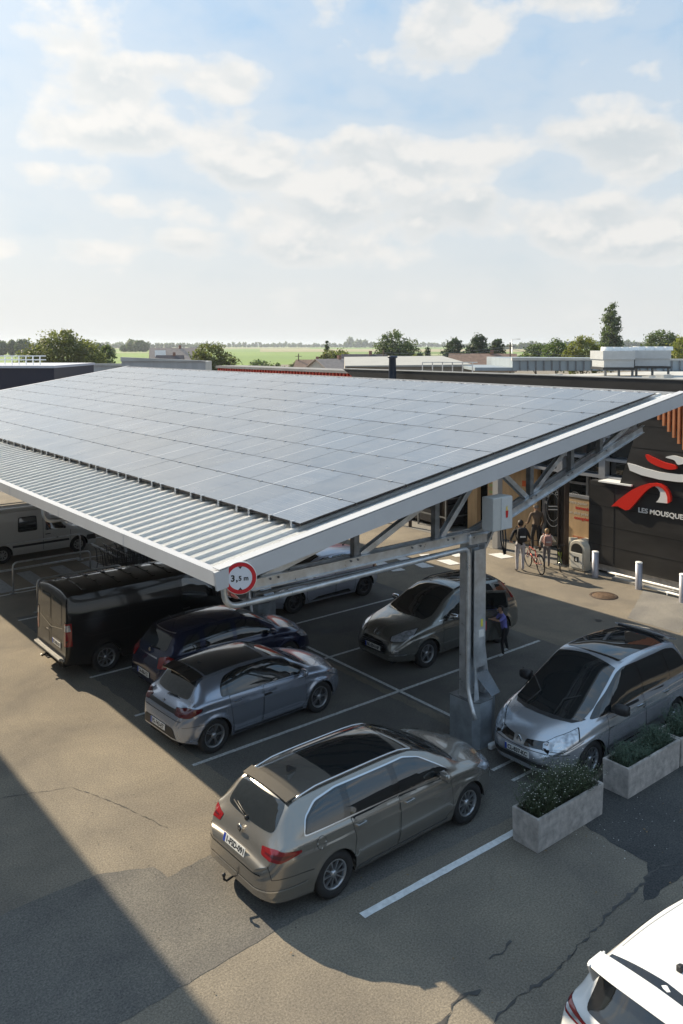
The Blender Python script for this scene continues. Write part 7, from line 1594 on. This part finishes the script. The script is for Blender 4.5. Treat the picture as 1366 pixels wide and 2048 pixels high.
for dz in (0, -.35):
    for a, b in ((q0, q1), (q1, q2)): tube(bm, [a.lerp(b, t) + Vector((0, 0, dz - 1.1 * 4 * t * (1 - t) * .4)) for t in [k / 10 for k in range(11)]], .022, 5, False)
o = finish('overhead_wires', bm, galv_d); tag(o, 'overhead wires slung between the wooden poles', 'wires')

# ================================================================ people and bicycles
skin_m = mat('skin', (.42, .24, .16), .55); hair_d = mat('dark hair', (.025, .017, .013), .6, 0, .4, 30); hair_b = mat('fair hair', (.30, .20, .10), .6, 0, .3, 30)
def cloth(n, c): return mat(n, c, .85, 0, .15, 9, bump=.3, bscale=14)
def person(label, loc, heading, H, J, cols, hair, bald=False, sleeves=True, group=None):
    """J: joints in units of body height; x ahead, y left, z up. cols: torso, arm, leg, shoe materials"""
    names = ['pelvis', 'waist', 'chest', 'neck', 'head', 'crown', 'lsh', 'lel', 'lwr', 'lha', 'rsh', 'rel', 'rwr', 'rha', 'lhip', 'lkn', 'lan', 'ltoe', 'rhip', 'rkn', 'ran', 'rtoe']
    rad = dict(pelvis=(.080, .066), waist=(.070, .056), chest=(.092, .066), neck=(.030, .030), head=(.050, .056), crown=(.036, .040), lsh=(.036, .036), lel=(.027, .027), lwr=(.018, .018), lha=(.021, .013), lhip=(.056, .056), lkn=(.038, .038), lan=(.026, .026), ltoe=(.022, .017))
    edges = [('pelvis', 'waist'), ('waist', 'chest'), ('chest', 'neck'), ('neck', 'head'), ('head', 'crown'), ('chest', 'lsh'), ('lsh', 'lel'), ('lel', 'lwr'), ('lwr', 'lha'), ('chest', 'rsh'), ('rsh', 'rel'), ('rel', 'rwr'), ('rwr', 'rha'), ('pelvis', 'lhip'), ('lhip', 'lkn'), ('lkn', 'lan'), ('lan', 'ltoe'), ('pelvis', 'rhip'), ('rhip', 'rkn'), ('rkn', 'ran'), ('ran', 'rtoe')]
    e = empty('person', loc, heading, label, 'person', group)
    me = bpy.data.meshes.new('body'); me.from_pydata([tuple(Vector(J[n]) * H) for n in names], [(names.index(a), names.index(b)) for a, b in edges], [])
    o = bpy.data.objects.new('tmp', me); COL.objects.link(o); md = o.modifiers.new('s', 'SKIN'); sv = me.skin_vertices[0].data if me.skin_vertices else None
    if sv is None:
        bpy.context.view_layer.objects.active = o; sv = me.skin_vertices.new().data if hasattr(me.skin_vertices, 'new') else None
    for i, n in enumerate(names):
        r_ = rad.get(n) or rad['l' + n[1:]]; sv[i].radius = (r_[0] * H, r_[1] * H); sv[i].use_root = (i == 0)
    o.modifiers.new('u', 'SUBSURF').levels = 2; o.modifiers['u'].render_levels = 2
    dg = bpy.context.evaluated_depsgraph_get(); bmesh_me = bpy.data.meshes.new_from_object(o.evaluated_get(dg)); bpy.data.objects.remove(o)
    bm = newbm(); bm.from_mesh(bmesh_me)
    def seg(p, a, b): a, b = Vector(J[a]) * H, Vector(J[b]) * H; t = max(0, min(1, (p - a).dot(b - a) / max(1e-9, (b - a).length_squared))); return (p - a.lerp(b, t)).length
    cls = {('pelvis', 'waist'): 0, ('waist', 'chest'): 0, ('chest', 'neck'): 0, ('neck', 'head'): 4, ('head', 'crown'): 4, ('chest', 'lsh'): 0, ('chest', 'rsh'): 0, ('lsh', 'lel'): 1, ('rsh', 'rel'): 1, ('lel', 'lwr'): 1 if sleeves else 4, ('rel', 'rwr'): 1 if sleeves else 4, ('lwr', 'lha'): 4, ('rwr', 'rha'): 4, ('pelvis', 'lhip'): 2, ('pelvis', 'rhip'): 2, ('lhip', 'lkn'): 2, ('rhip', 'rkn'): 2, ('lkn', 'lan'): 2, ('rkn', 'ran'): 2, ('lan', 'ltoe'): 3, ('ran', 'rtoe'): 3}
    for f in bm.faces:
        p = f.calc_center_median(); k = min(cls, key=lambda q: seg(p, *q)); f.material_index = cls[k]; f.smooth = True
        if k in (('pelvis', 'waist'),) and p.z < J['pelvis'][2] * H - .01: f.material_index = 2
        if f.material_index == 3 and p.z > .085 * H * .7 + J['lan'][2] * H * 0 and p.z > .06 * H: f.material_index = 2
    for s in 'lr':                                           # fingers and thumb
        w, h = Vector(J[s + 'wr']) * H, Vector(J[s + 'ha']) * H; d = (h - w).normalized(); side = d.cross(Vector((0, 0, 1)) if abs(d.z) < .9 else Vector((1, 0, 0))).normalized(); pal = d.cross(side)
        for k, ln in enumerate((.040, .046, .043, .034)):
            b = h + side * (k - 1.5) * .0105 * H; tube(bm, [b, b + d * ln * H * .55, b + d * ln * H * .85 + pal * .012 * H], [.0055 * H, .005 * H, .0038 * H], 6, mi=4)
        b = h - d * .012 * H + side * -.018 * H; tube(bm, [b, b - side * .014 * H + d * .012 * H, b - side * .016 * H + d * .028 * H], [.0065 * H, .006 * H, .0045 * H], 6, mi=4)
    hd = Vector(J['head']) * H; cr = Vector(J['crown']) * H; up = (cr - hd).normalized(); fw = Vector(J.get('face', (1, 0, 0))); fw = (fw - up * fw.dot(up)).normalized(); sd = up.cross(fw)
    for s in (-1, 1):                                        # ears, eye sockets, nose, mouth
        lathe(bm, [(.0001, -.004 * H), (.016 * H, 0), (.0001, .004 * H)], 8, 'y', hd + sd * s * .052 * H + up * .01 * H, 4)
        lathe(bm, [(.0001, -.004 * H), (.006 * H, 0), (.0001, .004 * H)], 6, 'x', hd + fw * .055 * H + sd * s * .020 * H + up * .014 * H, 3)
    tube(bm, [hd + fw * .054 * H + up * .016 * H, hd + fw * .068 * H - up * .006 * H], [.005 * H, .009 * H], 6, mi=4); tube(bm, [hd + fw * .054 * H - up * .024 * H - sd * .014 * H, hd + fw * .054 * H - up * .024 * H + sd * .014 * H], .004 * H, 5, mi=3)
    bo = finish('body', bm, list(cols) + [skin_m], e)
    for p in bo.data.polygons: p.use_smooth = True
    if hair:
        bm = newbm(); bmesh.ops.create_uvsphere(bm, u_segments=16, v_segments=10, radius=1)
        c_ = hd.lerp(cr, .45) - fw * .010 * H
        for v in list(bm.verts):
            if v.co.x > .35 and v.co.z < .35: bm.verts.remove(v)
            elif v.co.z < -.65: bm.verts.remove(v)
        for v in bm.verts: q = v.co * (1 + .05 * math.sin(v.co.x * 17) * math.sin(v.co.y * 13)); v.co = c_ + fw * q.x * .062 * H + sd * q.y * .058 * H + up * q.z * .066 * H
        if bald: 
            for v in list(bm.verts):
                if (v.co - c_).dot(up) > .03 * H: bm.verts.remove(v)
        finish('hair', bm, hair, e, smooth=True)
    return e
STAND = dict(pelvis=(0, 0, .53), waist=(0, 0, .62), chest=(0, 0, .745), neck=(0, 0, .85), head=(.01, 0, .915), crown=(.005, 0, .965), lsh=(0, .115, .80), lel=(-.03, .165, .63), lwr=(.07, .16, .50), lha=(.10, .15, .46), rsh=(0, -.115, .80), rel=(.03, -.17, .64), rwr=(.16, -.19, .58), rha=(.20, -.19, .57),
    lhip=(0, .052, .50), lkn=(.015, .058, .275), lan=(-.01, .06, .045), ltoe=(.09, .065, .018), rhip=(0, -.052, .50), rkn=(.02, -.058, .275), ran=(.02, -.06, .045), rtoe=(.12, -.068, .018))
def pose(**k): d = dict(STAND); d.update(k); return d
def bicycle(loc, heading, S, frame_c, label, lean=0.0):
    e = empty('bicycle', loc, heading, label, 'bicycle'); e.rotation_euler = (lean, 0, heading); fm = mat('bicycle paint ' + label[:8], frame_c, .3, .3, coat=1); Rw = .33 * S; X = .52 * S
    for x in (-X, X):
        w = empty('wheel', (x, 0, Rw)); w.parent = e
        bm = newbm(); n = 28; prev = None
        pts = [Vector((Rw * .96 * math.cos(2 * math.pi * k / n), 0, Rw * .96 * math.sin(2 * math.pi * k / n))) for k in range(n + 1)]; tube(bm, pts, .021 * S, 8, False); finish('tyre', bm, rubber, w)
        bm = newbm()
        for k in range(14): a = 2 * math.pi * k / 14; tube(bm, [(0, .02 * (1 if k % 2 else -1), 0), (Rw * .93 * math.cos(a), 0, Rw * .93 * math.sin(a))], .0022, 4, False)
        tube(bm, [(0, -.04, 0), (0, .04, 0)], .022, 8); finish('spokes', bm, chrome, w)
    bm = newbm(); bb = (-.05 * S, 0, .29 * S); st = (-.17 * S, 0, .68 * S); hd = (.33 * S, 0, .72 * S); hl = (.37 * S, 0, .58 * S)
    for a, b, r_ in ((bb, st, .016), (st, hd, .016), (bb, hl, .019), (hd, hl, .018)): tube(bm, [a, b], r_ * S, 8)
    for s in (-.045, .045):
        tube(bm, [(-.05 * S, s, .29 * S), (-X, s, Rw)], .010, 6); tube(bm, [(-.17 * S, s * .5, .66 * S), (-X, s, Rw)], .009, 6); tube(bm, [(.37 * S, s, .58 * S), (X, s, Rw)], .013, 6)
    finish('frame', bm, fm, e)
    bm = newbm(); tube(bm, [hd, (.31 * S, 0, .88 * S)], .014, 8); tube(bm, [(.25 * S, .29 * S, .90 * S), (.33 * S, .10 * S, .90 * S), (.33 * S, -.10 * S, .90 * S), (.25 * S, -.29 * S, .90 * S)], .012, 8); finish('handlebar', bm, black_pl, e)
    bm = newbm(); tube(bm, [st, (-.20 * S, 0, .80 * S)], .012, 8); prism(bm, [(-.16, -.07), (-.02, -.06), (.13, -.018), (.13, .018), (-.02, .06), (-.16, .07)], Matrix.Translation((-.19 * S, 0, .80 * S)), .045); finish('saddle', bm, black_pl, e)
    bm = newbm(); lathe(bm, [(.0001, -.045), (.09 * S, -.045), (.09 * S, -.04), (.0001, -.04)], 20, 'y', bb); tube(bm, [(bb[0], -.07, bb[2]), (bb[0] + .05, -.07, bb[2] - .16 * S), (bb[0] + .05, -.15, bb[2] - .16 * S)], .010, 6); tube(bm, [(bb[0], .07, bb[2]), (bb[0] - .05, .07, bb[2] + .16 * S), (bb[0] - .05, .15, bb[2] + .16 * S)], .010, 6); finish('crank', bm, galv_d, e)
    return e
def backpack(loc, heading, W_, H_, m, label, stripe=None):
    e = empty('backpack', loc, heading, label, 'backpack'); bm = newbm(); box(bm, -.17, -.01, -W_ / 2, W_ / 2, 0, H_)
    bmesh.ops.subdivide_edges(bm, edges=bm.edges[:], cuts=2, use_grid_fill=True)
    for _ in range(2): bmesh.ops.smooth_vert(bm, verts=bm.verts[:], factor=.45, use_axis_x=True, use_axis_y=True, use_axis_z=True)
    finish('bag', bm, m, e, smooth=True)
    bm = newbm()
    for s in (-1, 1): tube(bm, [(-.05, s * W_ * .30, H_ * .92), (.05, s * W_ * .42, H_ * 1.06), (.17, s * W_ * .42, H_ * .86), (.13, s * W_ * .48, H_ * .35), (-.04, s * W_ * .42, H_ * .12)], .016, 6)
    finish('strap', bm, m, e)
    if stripe: bm = newbm(); box(bm, -.176, -.168, -W_ * .28, W_ * .28, H_ * .36, H_ * .46); finish('patch', bm, stripe, e)
    return e
blackc = cloth('black jacket', (.016, .015, .018)); greyt = cloth('pale grey trousers', (.42, .41, .44)); shoe = cloth('black shoes', (.015, .014, .014)); brownc = cloth('brown jacket', (.13, .095, .07)); dkt = cloth('dark trousers', (.03, .028, .03))
kidshirt = cloth('white shirt', (.50, .47, .44)); kidt = cloth('grey trousers', (.14, .13, .14)); pinkb = cloth('pink white bag', (.34, .19, .17)); blue = cloth('violet blue top', (.20, .20, .55)); blk_t = cloth('black trousers', (.010, .010, .012)); wsh = cloth('white shoes', (.55, .55, .56))
hd1 = R(FWD + 4)
person('person in a black jacket and pale grey trousers pushing the red bicycle', (21.76, 17.40, .004), hd1, 1.74, pose(lel=(-.06, .20, .66), lwr=(.05, .17, .58), lha=(.08, .15, .56), rel=(.05, -.19, .66), rwr=(.17, -.245, .585), rha=(.215, -.25, .57)), (blackc, blackc, greyt, shoe), hair_d)
backpack((21.76 - .12 * math.cos(hd1), 17.40 - .12 * math.sin(hd1), 1.03), hd1, .34, .50, blackc, 'black backpack with a white patch worn by the person in the black jacket', plate_m)
rt = Vector((math.sin(hd1), -math.cos(hd1), 0)); fwv = Vector((math.cos(hd1), math.sin(hd1), 0))
b1 = Vector((21.76, 17.40, .004)) + rt * .52 + fwv * .10; bicycle(b1, hd1 + R(6), 1.02, (.42, .06, .035), 'red bicycle pushed by the person in the black jacket', R(-3))
hd2 = R(FWD - 2); k0 = Vector((22.85, 17.15, .004)); rt2 = Vector((math.sin(hd2), -math.cos(hd2), 0)); fw2 = Vector((math.cos(hd2), math.sin(hd2), 0))
person('child in a white shirt and grey trousers with a pink bag, holding the green bicycle', k0, hd2, 1.34, pose(rel=(.06, -.19, .68), rwr=(.18, -.26, .62), rha=(.225, -.265, .61), lel=(-.04, .17, .65), lwr=(.06, .16, .55), lha=(.09, .15, .52)), (kidshirt, kidshirt, kidt, shoe), hair_b)
backpack(k0 - fw2 * .09 + Vector((0, 0, .78)), hd2, .28, .36, pinkb, 'pink and white school bag worn by the child in the white shirt', kidshirt)
bicycle(k0 + rt2 * .46 - fw2 * .05, hd2 + R(-14), .80, (.28, .36, .05), 'green bicycle held by the child in the white shirt', R(-4))
person('bald person in a brown jacket walking into the shop entrance', (24.35, 18.75, .012), R(62), 1.76, pose(head=(.03, 0, .91), crown=(.04, 0, .958), lkn=(.07, .058, .28), lan=(.03, .06, .05), ltoe=(.12, .065, .018), rkn=(.0, -.058, .275), ran=(-.09, -.06, .06), rtoe=(.0, -.068, .018), rel=(.0, -.16, .63), rwr=(.09, -.15, .50), rha=(.12, -.15, .465), lel=(.02, .16, .63), lwr=(.15, .13, .56), lha=(.19, .12, .56)), (brownc, brownc, dkt, shoe), mat('grey hair', (.25, .23, .21), .6), bald=True)
person('small child in a violet blue top and black trousers reaching for the open car door', (15.62, 12.92, .004), R(150), 1.24, pose(pelvis=(.02, 0, .50), waist=(.03, 0, .59), chest=(.06, 0, .72), neck=(.09, 0, .82), head=(.11, 0, .885), crown=(.115, 0, .94), lsh=(.06, .10, .775), rsh=(.06, -.10, .775), lel=(.16, .12, .70), lwr=(.27, .08, .72), lha=(.31, .07, .73), rel=(.15, -.12, .68), rwr=(.26, -.08, .68), rha=(.30, -.07, .69), lhip=(.02, .055, .47), rhip=(.02, -.055, .47), lkn=(.10, .09, .26), lan=(.09, .13, .045), ltoe=(.18, .135, .018), rkn=(-.03, -.09, .26), ran=(-.10, -.13, .05), rtoe=(-.01, -.135, .018)), (blue, blue, blk_t, wsh), hair_d, sleeves=False)

# ================================================================ haze
hz = bpy.data.materials.new('air'); hz.use_nodes = True; nt = hz.node_tree; nt.nodes.clear(); out = nt.nodes.new('ShaderNodeOutputMaterial'); pv = nt.nodes.new('ShaderNodeVolumePrincipled')
pv.inputs['Color'].default_value = (.82, .90, 1.0, 1); pv.inputs['Density'].default_value = HAZE; pv.inputs['Anisotropy'].default_value = 0.2; nt.links.new(pv.outputs[0], out.inputs['Volume'])
bm = newbm(); box(bm, -9200, 9200, -9200, 9200, -1.0, 40.0); tag(finish('haze', bm, hz), kind='stuff')
